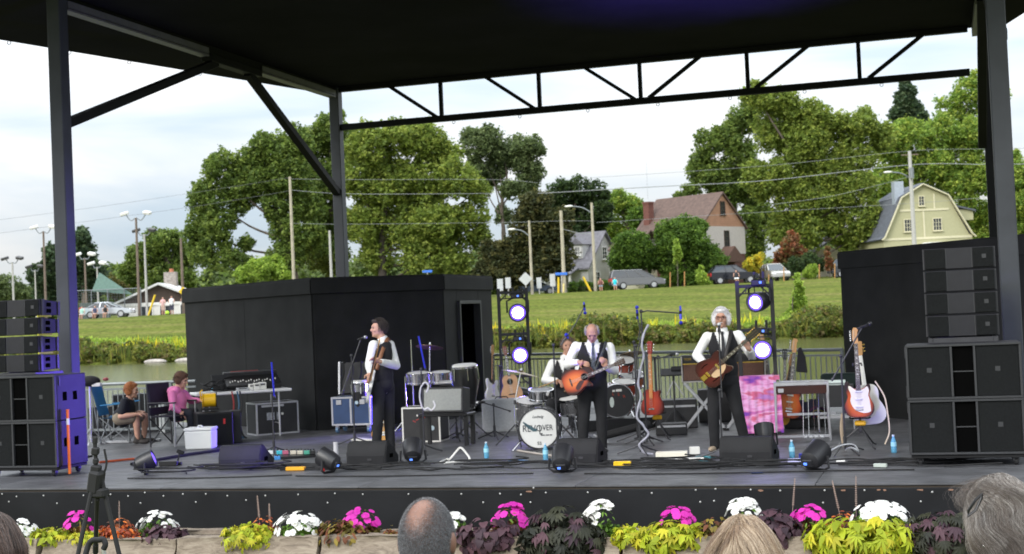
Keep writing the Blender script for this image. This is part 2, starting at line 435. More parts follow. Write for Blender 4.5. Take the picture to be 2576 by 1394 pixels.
# side beams with their knee braces
m_flange = mat('flange_grey', (.16,.16,.165), rough=.5, var=.15)
for X, lab in ((CXL, 'black roof beam with grey flange and knee braces, on the orange pole side'),(CXR + .05, 'black roof beam with knee braces joining the columns near the black wall')):
 t = thing('roof_beam', lab, 'beam', (X, 0,0),0, 'side beams under the stage roof')
 s = 1 if X < 0 else -1
 MB().box((0,22.25,6.62),(.12,9.45,.17)).build('web', m_colb, t, bevel=.005)
 f = MB(); f.box((s * .0,19.6,6.52),(.17,4.1,.03)); f.box((0,25.3,6.52),(.17,3.3,.03)); f.box((s * .075,19.6,6.6),(.02,4.1,.10)); f.box((s * .075,25.3,6.6),(.02,3.3,.10))
 f.build('flange', m_flange, t)
 MB().box((0,22.65,6.5),(.2,1.9,.14)).build('splice_plate', m_colb, t, bevel=.01)
 MB().bar((0,17.5,4.84),(0,22.0,6.45),.15,.13).build('brace', m_colb, t, bevel=.006)
 MB().bar((0,27.0,4.5),(0,23.2,6.45),.15,.13).build('brace', m_colb, t, bevel=.006)
# truss along the back
tr = thing('roof_truss', 'black steel roof truss with slanted web bars across the back of the stage', 'truss', (0, CYB, 0))
MB().box(((CXL + CXR) / 2,0,5.88),(CXR - CXL - .2,.12,.125)).build('chord', m_colb, tr, bevel=.006)
MB().box(((CXL + CXR) / 2,0,6.68),(CXR - CXL - .2,.14,.10)).build('chord', m_colb, tr, bevel=.006)
for (x, z) in [(-9.736,6.364),(-7.628,6.339),(-5.554,6.310),(-3.445,6.271),(-1.350,6.227)]:
 MB().box((x, 0,6.28),(.075,.07,.72)).build('web_bar', m_colb, tr)
for (a, c) in zip([(-10.878,6.698),(-8.761,6.718),(-6.684,6.709),(-4.334,6.720),(-2.269,6.725),(-0.167,6.717)],[(-9.852,5.913),(-7.755,5.947),(-5.674,5.966),(-5.395,5.958),(-3.315,5.967),(-1.195,5.971)]):
 MB().bar((a[0],0,6.66),(c[0],0,5.93),.075,.07).build('web_bar', m_colb, tr)
for i in range(9): link('hook', hk, tr, (CXL + 1.2 + i * 1.42,0,5.815))
# ------------------------------------------------------------------ black cabins at the back of the stage
m_cab = mat('cabin_black', (.0165,.017,.0175), spec=.2, rough=.7, var=.3, scale=2, bump=.12, bscale=60)
m_dark = mat('cabin_inside', (.008,.007,.006), rough=.9, var=0)
def panel_run(t, p, q, H, m, wd=1.22, th=.05, z0=0., name='panel'):
 """plywood sheets from p to q, 4 mm joints"""
 p, q = Vector((*p, 0)), Vector((*q, 0)); d = q - p; Ln = d.length; k = max(1, round(Ln / wd)); e = d / k
 a = math.atan2(d.y, d.x)
 me = MB().box((0,0,(H + z0) / 2),(Ln / k - .006, th, H - z0)).mesh(name, m, bevel=.003)
 for i in range(k): link(name, me, t, p + e * (i + .5),(0,0, a))
def cabin(name, label, pts, H, ins, doorface=None):
 """pts: outline, first edges face the stage"""
 t = thing(name, label, 'cabin')
 k = len(pts)
 for i in range(k):
  if i == doorface: continue
  panel_run(t, pts[i], pts[(i + 1) % k], H - .02, m_cab, 2.2)
 cx, cy = sum(p[0] for p in pts) / k, sum(p[1] for p in pts) / k
 b = MB(); big = [(cx + (x - cx) * 1.018, cy + (y - cy) * 1.018) for x, y in pts]
 b.add([(x, y, H - .0) for x, y in big] + [(x, y, H + .05) for x, y in big],[tuple(range(k - 1,-1,-1)), tuple(range(k, 2 * k))] + [(i, (i + 1) % k, k + (i + 1) % k, k + i) for i in range(k)])
 b.build('roof', m_cab, t)
 for i in range(k):
  p, q = Vector((*big[i],0)), Vector((*big[(i + 1) % k],0)); d = q - p
  MB().box((0,0,0),(d.length - .01,.04,.24)).build('fascia', m_cab, t, bevel=.004, loc=(p + q) / 2 + Vector((0,0, H - .1)), rot=(0,0, math.atan2(d.y, d.x)))
 return t
HK = 2.5
hp = [(-13.8,23.6),(-10.1,21.35),(-8.43,23.1),(-8.43,25.8),(-10.4,27.4),(-13.8,27.4)]
cabL = cabin('stage_cabin', 'black plywood cabin with angled walls and an open doorway behind the bassist', hp, HK, True, doorface=2)
# wall with the doorway
dy0, dy1, dz = 23.827951394005943,24.92230096236777,2.02
for y0, y1, z0, z1 in ((23.1, dy0 - .06,0,2.48),(dy1 + .06,25.8,0,2.48),(dy0 - .06, dy1 + .06, dz + .06,2.48)):
 MB().box((-8.43,(y0 + y1) / 2,(z0 + z1) / 2),(.05, y1 - y0 - .006, z1 - z0)).build('panel', m_cab, cabL, bevel=.003)
fr = MB()
for y0, y1, z0, z1 in ((dy0 - .06, dy0,0, dz),(dy1, dy1 + .06,0, dz),(dy0 - .06, dy1 + .06, dz, dz + .06)):
 fr.box((-8.415,(y0 + y1) / 2,(z0 + z1) / 2),(.14, y1 - y0, z1 - z0 - .002))
fr.build('door_frame', mat('frame_dark', (.03,.032,.034), rough=.5, var=.1), cabL, bevel=.004)
MB().box((-9.6,(dy0 + dy1) / 2 + .9,1.1),(.05,1.4,2.2)).build('inner_wall', mat('inner_ply', (.20,.09,.035), rough=.7, var=.3, scale=8), cabL)
rp0 = Vector((-1.55,22.55)); dv = Vector((.95,-1.17)).normalized()
rq = rp0 + dv * 4.9; bk = Vector((1.17,.95)).normalized() * 2.4
cabR = cabin('stage_cabin', 'black plywood cabin whose wall stands behind the sunburst electric guitar', [tuple(rp0), tuple(rq), tuple(rq + bk), tuple(rp0 + bk)], HK, True)
# ------------------------------------------------------------------ railings between stage and pond
m_rail = mat('galvanised_rail', (.22,.24,.25), rough=.5, metal=.4, var=.12)
def railing(label, p, q, H, sp=.1):
 p, q = Vector((*p, 0)), Vector((*q, 0)); d = q - p; Ln = d.length
 t = thing('railing', label, 'railing', p, math.atan2(d.y, d.x), 'railings along the pond')
 MB().cyl((0,0, H),(Ln, 0, H),.027, n=8).build('handrail', m_rail, t, smooth=40)
 MB().box((Ln / 2,0,.12),(Ln, .03,.04)).build('bottom_rail', m_rail, t)
 MB().box((Ln / 2,0, H - .09),(Ln, .025,.03)).build('mid_rail', m_rail, t)
 bl = MB().box((0,0, H / 2),(.014,.014, H - .22)).mesh('baluster', m_rail)
 ps = MB().box((0,0, H / 2),(.045,.045, H)).mesh('post', m_rail)
 k = int(Ln / sp)
 for i in range(1, k): link('baluster', bl, t, (i * sp, 0,-.0))
 for i in range(int(Ln / 2) + 1): link('post', ps, t, (min(Ln, i * 2.0),0,0))
 return t
railing('grey metal pond railing behind the seated stage crew', (-18.6,20.65),(-12.15,21.0),.9)
railing('grey metal pond railing behind the drums and amplifiers', (-8.75,26.6),(-1.62,22.95),1.0)
# ------------------------------------------------------------------ trees, houses, poles and cars across the pond
def leafmat(name, col, var=.35):
 if name in _mats: return _mats[name]
 m = bpy.data.materials.new(name); m.use_nodes = True; t = m.node_tree
 b = t.nodes['Principled BSDF']; b.inputs['Roughness'].default_value = .6; b.inputs['Specular IOR Level'].default_value = .25
 g = t.nodes.new('ShaderNodeNewGeometry')
 r = t.nodes.new('ShaderNodeValToRGB'); e = r.color_ramp.elements
 e[0].color = (*[x * (1 - var) for x in col],1); e[1].color = (col[0] * (1 + var * 1.3), col[1] * (1 + var), col[2] * (1 + var * .5),1)
 t.links.new(g.outputs['Random Per Island'], r.inputs[0]); t.links.new(r.outputs[0], b.inputs['Base Color'])
 tr_ = t.nodes.new('ShaderNodeBsdfTranslucent'); t.links.new(r.outputs[0], tr_.inputs[0])
 mx_ = t.nodes.new('ShaderNodeMixShader'); mx_.inputs[0].default_value = .42
 t.links.new(b.outputs[0], mx_.inputs[1]); t.links.new(tr_.outputs[0], mx_.inputs[2])
 t.links.new(mx_.outputs[0], t.nodes['Material Output'].inputs[0])
 _mats[name] = m
 return m
m_bark = mat('bark', (.13,.105,.085), rough=.95, var=.3, scale=2, bump=.3, bscale=4)
m_barkd = mat('bark_dark', (.055,.045,.035), rough=.95, var=.3, scale=2)
def leaf_mesh(name, lobes, dens, size, mats, seed, shell=.55, squash=1.):
 """leaf-sized faces gathered in clumps through the lobes' volume"""
 R_ = np.random.default_rng(seed)
 V = []; MI = []
 puffs = []
 for (x, y, z, r) in lobes:
  puffs.append((x, y, z, r * .88))
  for _ in range(7):
   v = R_.normal(size=3); v /= np.linalg.norm(v)
   puffs.append((x + v[0] * r * .72, y + v[1] * r * .72, z + v[2] * r * .66, r * (.36 + .22 * R_.random())))
 for (x, y, z, r) in puffs:
  nc = max(6, int(dens * 1.5 * (r ** 2)))
  # clumps
  u = R_.normal(size=(nc, 3)); u /= np.linalg.norm(u, axis=1)[:, None]
  rad = r * (shell + (1.08 - shell) * R_.random(nc) ** .6)
  cpos = np.array([x, y, z]) + u * rad[:, None] * np.array([1,1, squash])
  k = 9
  csz = r * .09 + size * 1.1
  off = R_.normal(size=(nc, k, 3)) * csz * .5
  p = (cpos[:, None, :] + off).reshape(-1,3)
  m = len(p)
  a = R_.normal(size=(m, 3)); a[:, 2] *= .6; a /= np.linalg.norm(a, axis=1)[:, None]
  bb = np.cross(a, R_.normal(size=(m, 3))); bb /= np.linalg.norm(bb, axis=1)[:, None]
  s = size * (.6 + .8 * R_.random(m))[:, None]
  q = np.stack([p - a * s, p + bb * s * .55, p + a * s, p - bb * s * .55],1)
  V.append(q.reshape(-1,3))
  MI.append(np.repeat(R_.choice(len(mats), size=nc), k))
 V = np.concatenate(V); MI = np.concatenate(MI); nq = len(V) // 4
 me = bpy.data.meshes.new(name)
 me.vertices.add(len(V)); me.vertices.foreach_set('co', V.ravel())
 me.loops.add(nq * 4); me.loops.foreach_set('vertex_index', np.arange(nq * 4, dtype=np.int32))
 me.polygons.add(nq); me.polygons.foreach_set('loop_start', np.arange(0, nq * 4,4, dtype=np.int32))
 for m in mats: me.materials.append(m)
 me.polygons.foreach_set('material_index', MI.astype(np.int32))
 me.update(); me.validate()
 return me
PAL = {}
def pal(k, *cols):
 PAL[k] = [leafmat('leaf_%s_%d' % (k, i), tuple(min(.6, x * 1.65) for x in c)) for i, c in enumerate(cols)]
pal('mid', (.088,.135,.030),(.115,.160,.036),(.064,.102,.026))
pal('yellow', (.130,.180,.036),(.160,.200,.042),(.098,.142,.030))
pal('light', (0.149,0.223,0.041),(0.196,0.250,0.047),(0.101,0.169,0.034))
pal('dark', (0.027,0.051,0.018),(0.038,0.062,0.019),(0.023,0.038,0.016))
pal('olive', (0.047,0.054,0.022),(0.068,0.068,0.024),(0.032,0.041,0.018))
pal('grey', (0.081,0.115,0.047),(0.101,0.135,0.057),(0.061,0.088,0.038))
pal('spruce', (0.038,0.068,0.034),(0.054,0.081,0.041),(0.027,0.046,0.027))
pal('bush', (0.061,0.115,0.019),(0.081,0.142,0.022),(0.043,0.084,0.016))
pal('gold', (.32,.28,.03),(.22,.24,.03),(.4,.3,.03))
pal('red', (.16,.06,.03),(.12,.06,.03),(.10,.08,.03))
pal('sap', (.16,.24,.04),(.20,.28,.05),(.12,.19,.03))
pal('brown', (.11,.09,.03),(.09,.09,.03),(.07,.08,.025))
_ts = [100]
def tree(name, label, lobes, pk, trunk=None, tr=.35, dens=40, size=.17, group=None, cat='tree', bark=None, shell=.5, limbs=None):
 _ts[0] += 1
 base = Vector(trunk[0]) if trunk else Vector((lobes[-1][0], lobes[-1][1], lobes[-1][2] - lobes[-1][3]))
 # stand it on the ground
 u, d = base.dot(UX), base.dot(DX); base.z = ground_z(u, d) - .1
 t = thing(name, label, cat, base, 0, group)
 lb = [(x - base.x, y - base.y, z - base.z, r) for x, y, z, r in lobes]
 link('crown', leaf_mesh('crown', lb, dens, size, PAL[pk], _ts[0], shell), t)
 R2 = random.Random(_ts[0])
 b = MB()
 if trunk: pts = [Vector((0,0,0))] + [Vector(p) - base for p in trunk[1:]]
 else:
  top = max(lb, key=lambda q: q[2]); pts = [Vector((0,0,0)), Vector((0,0, top[2] * .4)), Vector((top[0] * .5, top[1] * .5, top[2] * .75)), Vector(top[:3])]
 cp = curve_pts(pts, 5); k = len(cp)
 b.tube(cp, [tr * (1.15 - .95 * i / (k - 1)) for i in range(k)],8)
 for q in (limbs if limbs is not None else lb[::2]):
  e = Vector(q[:3]); j = min(range(k), key=lambda i: abs(cp[i].z - e.z * .62)); s = cp[j]
  if (e - s).length < .6: continue
  mid = s.lerp(e, .5) + Vector((R2.uniform(-.3,.3), R2.uniform(-.3,.3),-.08 * (e - s).length))
  b.tube(curve_pts([s, mid, e],4),[tr * .42 * (1 - .8 * i / 8) for i in range(9)],6)
 b.build('trunk', bark or m_bark, t, smooth=60)
 return t
G_T = 'trees across the pond'
tree('leafy_tree', 'broad green tree with open crown and forked limbs, behind the tallest pale pole', [(-67.2,123.2,17.3,1.96),(-65.2,124.6,18.1,1.65),(-63.1,125.9,19.1,1.98),(-61.3,127.2,19.7,1.79),(-68.8,123.2,14.5,1.96),(-66.5,124.6,15.0,1.97),(-70.6,124.2,11.9,1.67),(-68.0,123.1,12.0,1.88),(-68.7,123.7,9.4,1.97),(-64.5,125.6,16.3,2.29),(-61.8,127.1,16.6,2.19),(-62.9,125.1,13.4,1.37),(-62.4,126.0,11.1,1.78),(-70.9,124.2,9.1,1.39),(-66.4,123.8,7.9,1.57),(-65.8,124.6,10.0,0.87),(-62.4,126.2,16.4,2.06),(-60.8,127.5,13.4,1.91),(-61.8,125.5,8.6,1.65),(-60.0,126.8,10.2,1.58)], 'mid', [(-61.38,126.46,5.68),(-61.76,126.28,7.87),(-62.38,126.02,10.66),(-63.19,125.69,13.46),(-64.16,125.30,16.66)],.42, group=G_T, dens=34, shell=.45)
tree('leafy_tree', 'tall green tree rising behind the dark column of the stage roof', [(-60.4,133.6,21.9,1.74),(-62.2,133.8,20.4,2.08),(-59.7,135.3,20.5,2.09),(-63.7,134.9,17.0,2.10),(-60.4,134.1,16.7,2.49),(-62.5,134.3,13.1,2.29),(-60.8,135.6,12.2,2.10),(-61.5,133.6,8.8,2.28),(-63.7,133.6,9.8,1.66),(-60.1,135.1,23.5,0.67)], 'mid', [(-61.64,134.75,5.96),(-61.41,134.69,10.54),(-60.97,134.69,15.53),(-60.80,134.59,21.37)],.4, group=G_T)
tree('leafy_tree', 'wide yellow-green tree with a dark trunk under the truss', [(-52.7,125.6,18.6,2.24),(-50.3,127.0,19.3,2.02),(-48.0,128.5,19.1,1.95),(-46.4,129.8,18.0,1.57),(-53.9,125.7,15.6,2.13),(-51.4,127.2,15.5,2.64),(-48.3,128.9,15.4,2.54),(-44.7,128.2,15.1,2.01),(-43.2,129.4,13.9,1.55),(-54.0,126.9,11.4,2.26),(-51.0,128.5,11.5,2.74),(-47.3,127.9,10.6,2.71),(-44.5,129.4,10.9,2.14),(-53.1,127.6,8.2,1.95),(-48.4,127.2,7.6,2.32),(-45.7,128.8,7.7,2.13),(-43.1,130.3,9.3,1.36)], 'yellow', [(-52.55,127.10,5.37),(-52.34,127.05,9.72),(-51.77,127.12,13.59),(-51.06,127.21,18.23)],.45, group=G_T, dens=40, bark=m_barkd)
tree('thin_tree', 'tall thin grey-green tree with airy crown and bare lower trunk', [(-47.1,140.9,19.9,1.78),(-45.6,142.1,20.6,1.44),(-45.1,143.0,19.1,1.71),(-43.4,144.3,19.4,1.89),(-41.1,143.1,19.5,1.19),(-42.2,143.6,17.2,1.62),(-46.0,143.2,17.0,1.54),(-43.3,142.2,15.1,1.35),(-47.0,141.7,17.4,1.44),(-42.0,144.1,15.3,0.94),(-45.2,143.9,12.5,1.03)], 'grey', [(-45.17,142.99,5.66),(-44.87,142.96,9.91),(-44.95,142.85,13.32),(-44.27,142.97,16.27),(-44.53,142.81,19.27)],.26, group=G_T, dens=40, shell=.35)
tree('dark_tree', 'very dark dense tree standing beside the diamond road sign', [(-37.0,128.1,11.9,1.59),(-38.0,128.6,9.9,1.98),(-36.1,129.9,8.9,1.99),(-38.9,129.8,7.5,2.31),(-35.9,129.0,6.4,1.98),(-40.9,128.2,5.7,1.60),(-41.6,128.7,7.6,1.34),(-34.9,128.8,10.3,1.52),(-42.1,127.5,5.7,1.22),(-39.8,128.9,5.2,1.53)], 'olive', None, .4, group=G_T, dens=40, bark=m_barkd)
tree('leafy_tree', 'dark round-topped tree behind the two lamp arms', [(-42.7,158.1,15.9,1.49),(-40.5,159.5,16.1,1.68),(-38.8,160.7,15.7,1.50),(-41.4,160.7,13.7,1.89),(-38.2,159.9,13.2,1.63),(-43.3,159.0,13.7,1.69),(-40.0,160.9,11.0,2.12),(-42.3,158.3,10.8,2.09)], 'dark', None, .35, group=G_T, dens=40)
tree('leafy_tree', 'small pale yellow-green tree beyond the white house with dormers', [(-37.6,167.0,14.9,1.46),(-36.2,168.2,13.8,1.71),(-34.8,169.4,13.0,1.27),(-39.2,168.8,12.0,1.77),(-35.8,168.0,11.6,1.56)], 'light', None, .3, group=G_T)
tree('leafy_tree', 'dark low tree behind the brick chimney', [(-33.1,155.9,12.2,1.17),(-31.8,157.0,12.4,1.18),(-32.6,157.6,11.1,1.37)], 'bush', None, .25, group=G_T)
tree('poplar_tree', 'upright dark green tree with feathery edge behind the brown-roofed house', [(-25.0,158.2,20.0,1.62),(-26.0,158.7,17.4,1.81),(-23.0,160.3,20.9,1.82),(-21.3,161.4,23.2,1.83),(-24.4,158.9,16.4,2.03),(-21.8,160.3,18.6,2.27),(-19.6,161.6,24.6,1.82),(-26.9,157.8,14.8,1.08),(-28.1,158.1,14.1,0.91),(-23.3,160.3,14.8,2.05),(-20.8,161.8,15.2,2.51),(-20.1,160.3,11.0,2.03),(-21.0,160.9,8.3,1.82)], 'mid', [(-22.89,160.38,4.30),(-22.65,160.32,9.29),(-22.31,160.23,16.09),(-21.13,160.43,22.40)],.4, group=G_T)
tree('leafy_tree', 'huge green tree with two trunks between the two gabled houses', [(-17.6,145.7,23.0,1.56),(-15.6,147.1,22.5,1.65),(-13.7,148.5,21.1,1.87),(-16.3,148.4,19.8,2.30),(-11.7,148.0,20.9,1.65),(-13.1,148.4,18.2,2.49),(-9.8,150.1,19.8,1.87),(-7.4,149.0,19.8,1.65),(-8.4,149.5,16.7,2.27),(-11.3,149.4,14.9,2.49),(-14.9,149.0,15.5,2.59),(-17.1,146.5,14.6,2.27),(-14.6,148.1,11.7,2.57),(-11.5,149.8,11.6,2.58),(-8.5,148.8,13.0,2.06),(-13.5,148.1,8.9,1.98),(-10.3,149.8,9.2,1.66),(-16.2,148.8,9.3,1.75),(-7.5,149.6,9.9,1.86),(-5.4,150.7,18.5,1.49),(-9.7,150.4,7.7,1.17)], 'yellow', [(-14.24,148.40,3.99),(-14.10,148.37,6.68),(-13.47,148.48,9.97),(-13.53,148.27,16.61)],.5, group=G_T, dens=40)
tree('leafy_tree', 'broad bright green tree filling the sky behind the cream gambrel house', [(-4.9,169.6,19.8,2.23),(-2.7,171.1,20.3,2.43),(0.5,172.8,20.9,2.35),(-3.8,172.3,16.7,2.59),(-6.4,169.7,14.8,2.42),(-0.6,172.2,16.9,2.58),(2.6,173.8,17.8,2.59),(4.3,172.6,15.2,2.09),(4.1,173.1,20.7,2.10),(-6.1,170.9,12.0,2.11),(4.5,175.0,11.1,2.26),(1.5,172.2,13.5,2.56),(-3.0,171.5,13.3,2.34),(5.3,174.9,8.2,1.88),(-8.6,168.8,8.8,1.68)], 'light', [(-3.92,171.48,3.95),(-3.69,171.43,8.63),(-2.45,171.62,15.60),(-1.35,171.84,19.77)],.45, group=G_T, dens=40)
tree('leafy_tree', 'pale tree top reaching up to the truss beside the tall conifer', [(3.5,179.4,26.6,2.04),(1.5,179.6,24.7,1.66),(5.6,181.5,25.1,2.05),(2.6,181.4,23.3,1.96),(5.2,180.3,27.7,1.36),(6.8,181.5,26.0,1.95)], 'light', [(2.90,180.93,3.72),(3.38,180.81,13.47),(3.86,180.69,23.22)],.4, group=G_T, dens=22)
tree('conifer_tree', 'dark pointed conifer standing above the green crowns', [(-3.5,190.8,28.6,0.84),(-3.9,191.4,27.4,1.26),(-3.6,192.3,25.8,1.68),(-2.3,193.4,25.3,1.27),(-4.7,190.8,25.7,1.05),(-3.8,191.9,23.6,1.79),(-3.8,192.5,29.8,0.47)], 'spruce', None, .3, group=G_T, dens=60, size=.28)
tree('leafy_tree', 'green tree showing at the outer edge of the grey column', [(8.1,158.1,14.2,1.78),(8.6,159.1,10.8,2.34),(7.9,159.7,7.9,1.92),(10.0,160.9,13.4,2.57),(7.7,158.3,16.2,0.68),(10.1,160.0,9.1,2.55)], 'light', None, .4, group=G_T)
tree('conifer_tree', 'dark green conifer just beside the grey column, near the twin floodlights', [(-88.5,130.4,12.1,0.73),(-89.3,130.9,10.7,1.29),(-89.5,131.6,9.0,1.82),(-89.7,132.4,7.2,2.09),(-89.7,130.5,9.9,1.46),(-89.1,131.3,12.9,0.35)], 'spruce', None, .35, group=G_T, dens=70, size=.24)
tree('conifer_tree', 'dark conifer partly hidden by the orange-pole column', [(-91.6,129.5,10.2,1.03),(-93.1,129.9,7.9,1.55),(-92.9,130.7,6.4,1.56),(-92.3,131.5,8.3,1.56)], 'spruce', None, .3, group=G_T, dens=60, size=.24)
tree('leafy_tree', 'low pale tree beyond the twin floodlights above the line array', [(-127.1,168.8,8.7,2.03),(-125.9,170.0,7.6,1.59),(-130.4,169.3,8.9,2.27)], 'grey', None, .3, group=G_T)
tree('leafy_tree', 'small brownish tree behind the chain link fence', [(-90.7,138.3,7.1,1.17),(-92.2,138.5,7.7,0.91),(-90.6,139.8,6.5,1.00)], 'brown', None, .2, group=G_T)
tree('leafy_tree', 'round green tree behind the low brown-roofed building', [(-86.0,141.7,11.7,1.64),(-88.1,141.8,10.1,1.93),(-85.1,143.5,10.4,1.75),(-90.4,142.6,8.3,1.67),(-86.3,142.1,7.7,2.29),(-84.1,143.5,7.6,1.84),(-83.6,144.3,10.3,1.39),(-86.8,141.4,12.5,1.01),(-84.6,142.8,12.2,1.10)], 'mid', None, .35, group=G_T)
tree('leafy_tree', 'bright low tree between the pale poles at the cabin roof line', [(-61.5,119.4,7.2,1.20),(-60.4,120.5,6.5,1.13),(-63.5,120.3,6.7,1.06),(-61.4,121.6,7.7,0.84)], 'sap', None, .2, group=G_T)
tree('round_bush', 'large rounded clipped bush nearest the dark minivan', [(-28.8,133.3,7.9,1.62),(-29.5,133.8,6.5,1.63),(-28.8,134.8,5.6,1.48),(-30.4,135.0,7.0,1.10),(-27.7,134.0,7.0,1.16)], 'bush', None, .25, dens=90, size=.13, cat='bush', group='big rounded bushes by the brown house')
tree('round_bush', 'widest rounded clipped bush in front of the stucco wall', [(-24.7,134.0,8.5,1.77),(-23.3,135.2,7.9,1.93),(-25.7,135.2,6.6,1.79),(-22.9,136.8,6.0,1.87),(-21.7,135.4,6.3,1.31),(-24.2,135.2,9.8,0.93),(-23.1,136.3,9.4,1.09),(-21.1,135.2,5.9,1.00),(-24.2,135.0,5.3,1.55)], 'bush', None, .25, dens=90, size=.13, cat='bush', group='big rounded bushes by the brown house')
G_S = 'small trees planted on the grass'
tree('sapling', 'slender young tree tied between two wooden stakes', [(-22.9,124.7,7.0,0.29),(-23.0,125.4,6.5,0.40),(-23.2,126.1,6.0,0.33),(-23.3,126.7,7.7,0.18)], 'sap', [(-23.18,125.76,3.58),(-23.11,125.74,5.09),(-23.07,125.71,6.54)],.04, dens=150, size=.11, group=G_S)
tree('sapling', 'bright green pointed young tree growing on the bank by the black wall', [(-10.1,102.5,3.1,0.26),(-10.2,103.2,2.5,0.40),(-10.3,104.0,1.7,0.58),(-10.3,104.7,1.0,0.70),(-10.2,102.9,3.6,0.17),(-10.7,103.5,0.9,0.52)], 'sap', None, .05, dens=90, size=.11, group=G_S)
tree('sapling', 'short bright green bush beside the dark car with silver roof edge', [(-21.0,126.4,4.3,0.50),(-21.3,127.0,4.7,0.36),(-20.9,127.9,3.8,0.51),(-21.4,128.4,5.3,0.18)], 'sap', None, .05, dens=120, size=.11, group=G_S)
tree('sapling', 'yellow-leaved young tree behind the dark car', [(-17.5,132.2,5.5,0.52),(-16.9,133.1,5.8,0.53),(-16.6,134.0,6.2,0.30),(-17.4,134.5,5.0,0.61)], 'gold', None, .06, dens=80, size=.13, group=G_S)
tree('sapling', 'rust red young tree between stakes near the black wall', [(-10.1,130.2,6.0,0.22),(-10.1,131.0,5.4,0.33),(-10.1,131.7,4.8,0.33),(-10.2,132.4,6.6,0.15)], 'red', [(-10.09,131.37,3.79),(-10.05,131.36,4.52),(-10.12,131.30,5.99)],.04, dens=150, size=.11, group=G_S)
tree('sapling', 'reddish brown bushy tree under the huge green tree', [(-14.3,137.8,7.2,0.93),(-13.7,138.7,6.4,0.85),(-14.9,139.1,6.1,0.86),(-14.3,139.9,8.0,0.63)], 'red', None, .1, dens=40, size=.2, group=G_S)
tree('sapling', 'thin yellowish young tree on the bank before the low building', [(-55.9,100.5,2.3,0.45),(-56.1,101.1,2.7,0.29),(-56.8,101.6,2.0,0.32)], 'gold', [(-56.45,101.42,1.06),(-56.40,101.40,2.03),(-56.37,101.40,2.67)],.03, dens=40, size=.09, group=G_S)
tree('round_bush', 'small round clipped shrub near the black wall', [(-11.7,130.3,4.5,0.62),(-12.1,130.9,4.3,0.44),(-11.5,131.8,4.3,0.44)], 'sap', None, .06, dens=200, size=.08, cat='bush')
tree('round_bush', 'dark low shrub under the huge tree', [(-13.5,134.9,5.1,0.83),(-12.5,136.0,5.5,0.91),(-11.7,137.0,5.3,0.76),(-14.7,136.8,4.9,0.61)], 'dark', None, .1, dens=90, size=.12, cat='bush')
# hedges along the gardens
for lab, pts, pk in (('clipped green hedge running behind the yellow posts', [(-34.2,130.2,4.1,0.57),(-33.7,131.1,4.1,0.58),(-33.1,132.1,4.1,0.58),(-32.5,133.0,4.1,0.58),(-31.4,131.5,4.1,0.57),(-30.8,132.4,4.1,0.58)], 'bush'),('clipped green hedge behind the parked dark cars', [(-27.0,132.9,4.1,0.69),(-26.2,133.9,4.1,0.69),(-25.4,134.8,4.1,0.70),(-24.6,135.8,4.2,0.70),(-23.4,134.4,4.2,0.69),(-22.6,135.3,4.2,0.69),(-21.8,136.3,4.3,0.70)], 'bush')):
 tree('hedge', lab, pts, pk, None, .05, dens=120, size=.1, cat='hedge', group='hedges in front of the houses')
# far wood that closes the view behind the houses
lob = []
R3 = random.Random(5)
for i in range(110):
 u = -230 + i * 4.0; dd = 235 + R3.uniform(-10,10); rr_ = R3.uniform(3., 4.6)
 p = site(u, dd, ground_z(u, dd) + R3.uniform(1.5,5.0)); lob.append((p.x, p.y, p.z, rr_))
tag(link('distant_woods', leaf_mesh('distant_woods', lob, 16,.5, PAL['mid'] + PAL['grey'],77)), 'far line of green trees behind the houses', kind='stuff')
# shore weeds and goldenrod
def weeds(name, n, f, pk, size, seed, label):
 R_ = np.random.default_rng(seed); V = []; MI = []
 for i in range(n):
  u, d, z, hgt = f(R_)
  p = np.array(site(u, d, z)); k = R_.integers(5,9)
  base = p + R_.normal(size=(k, 3)) * np.array([.25,.25,.0])
  top = base + np.stack([R_.normal(size=k) * .18, R_.normal(size=k) * .18, hgt * (.5 + .6 * R_.random(k))],1)
  sd_ = R_.normal(size=(k, 3)); sd_[:, 2] *= .3; sd_ *= size / np.linalg.norm(sd_, axis=1)[:, None]
  mid = base * .45 + top * .55
  V.append(np.stack([base, mid + sd_, top, mid - sd_],1).reshape(-1,3)); MI.append(np.full(k, R_.integers(0, len(PAL[pk]))))
 V = np.concatenate(V); MI = np.concatenate(MI); nq = len(V) // 4
 me = bpy.data.meshes.new(name); me.vertices.add(len(V)); me.vertices.foreach_set('co', V.ravel())
 me.loops.add(nq * 4); me.loops.foreach_set('vertex_index', np.arange(nq * 4, dtype=np.int32))
 me.polygons.add(nq); me.polygons.foreach_set('loop_start', np.arange(0, nq * 4,4, dtype=np.int32))
 for m in PAL[pk]: me.materials.append(m)
 me.polygons.foreach_set('material_index', MI.astype(np.int32)); me.update()
 return tag(link(name, me), label, kind='stuff')
pal('weed', (.085,.115,.022),(.12,.13,.03),(.06,.085,.02),(.10,.085,.035),(.05,.072,.018),(.14,.15,.03))
pal('rod', (.42,.30,.02),(.50,.36,.03),(.20,.22,.03))
def fw(R_):
 u = R_.uniform(-60,48); a = R_.random(); s = shore(u); d = s - .3 + 3.9 * a
 k = 1 + .35 * math.sin(u * .33) + .25 * math.sin(u * .9 + 2)
 return u, d, max(WATER, ground_z(u, d)) - .05,(.85 + .3 * R_.random()) * k * (1.25 - .7 * a)
lobw = []
R4 = random.Random(8)
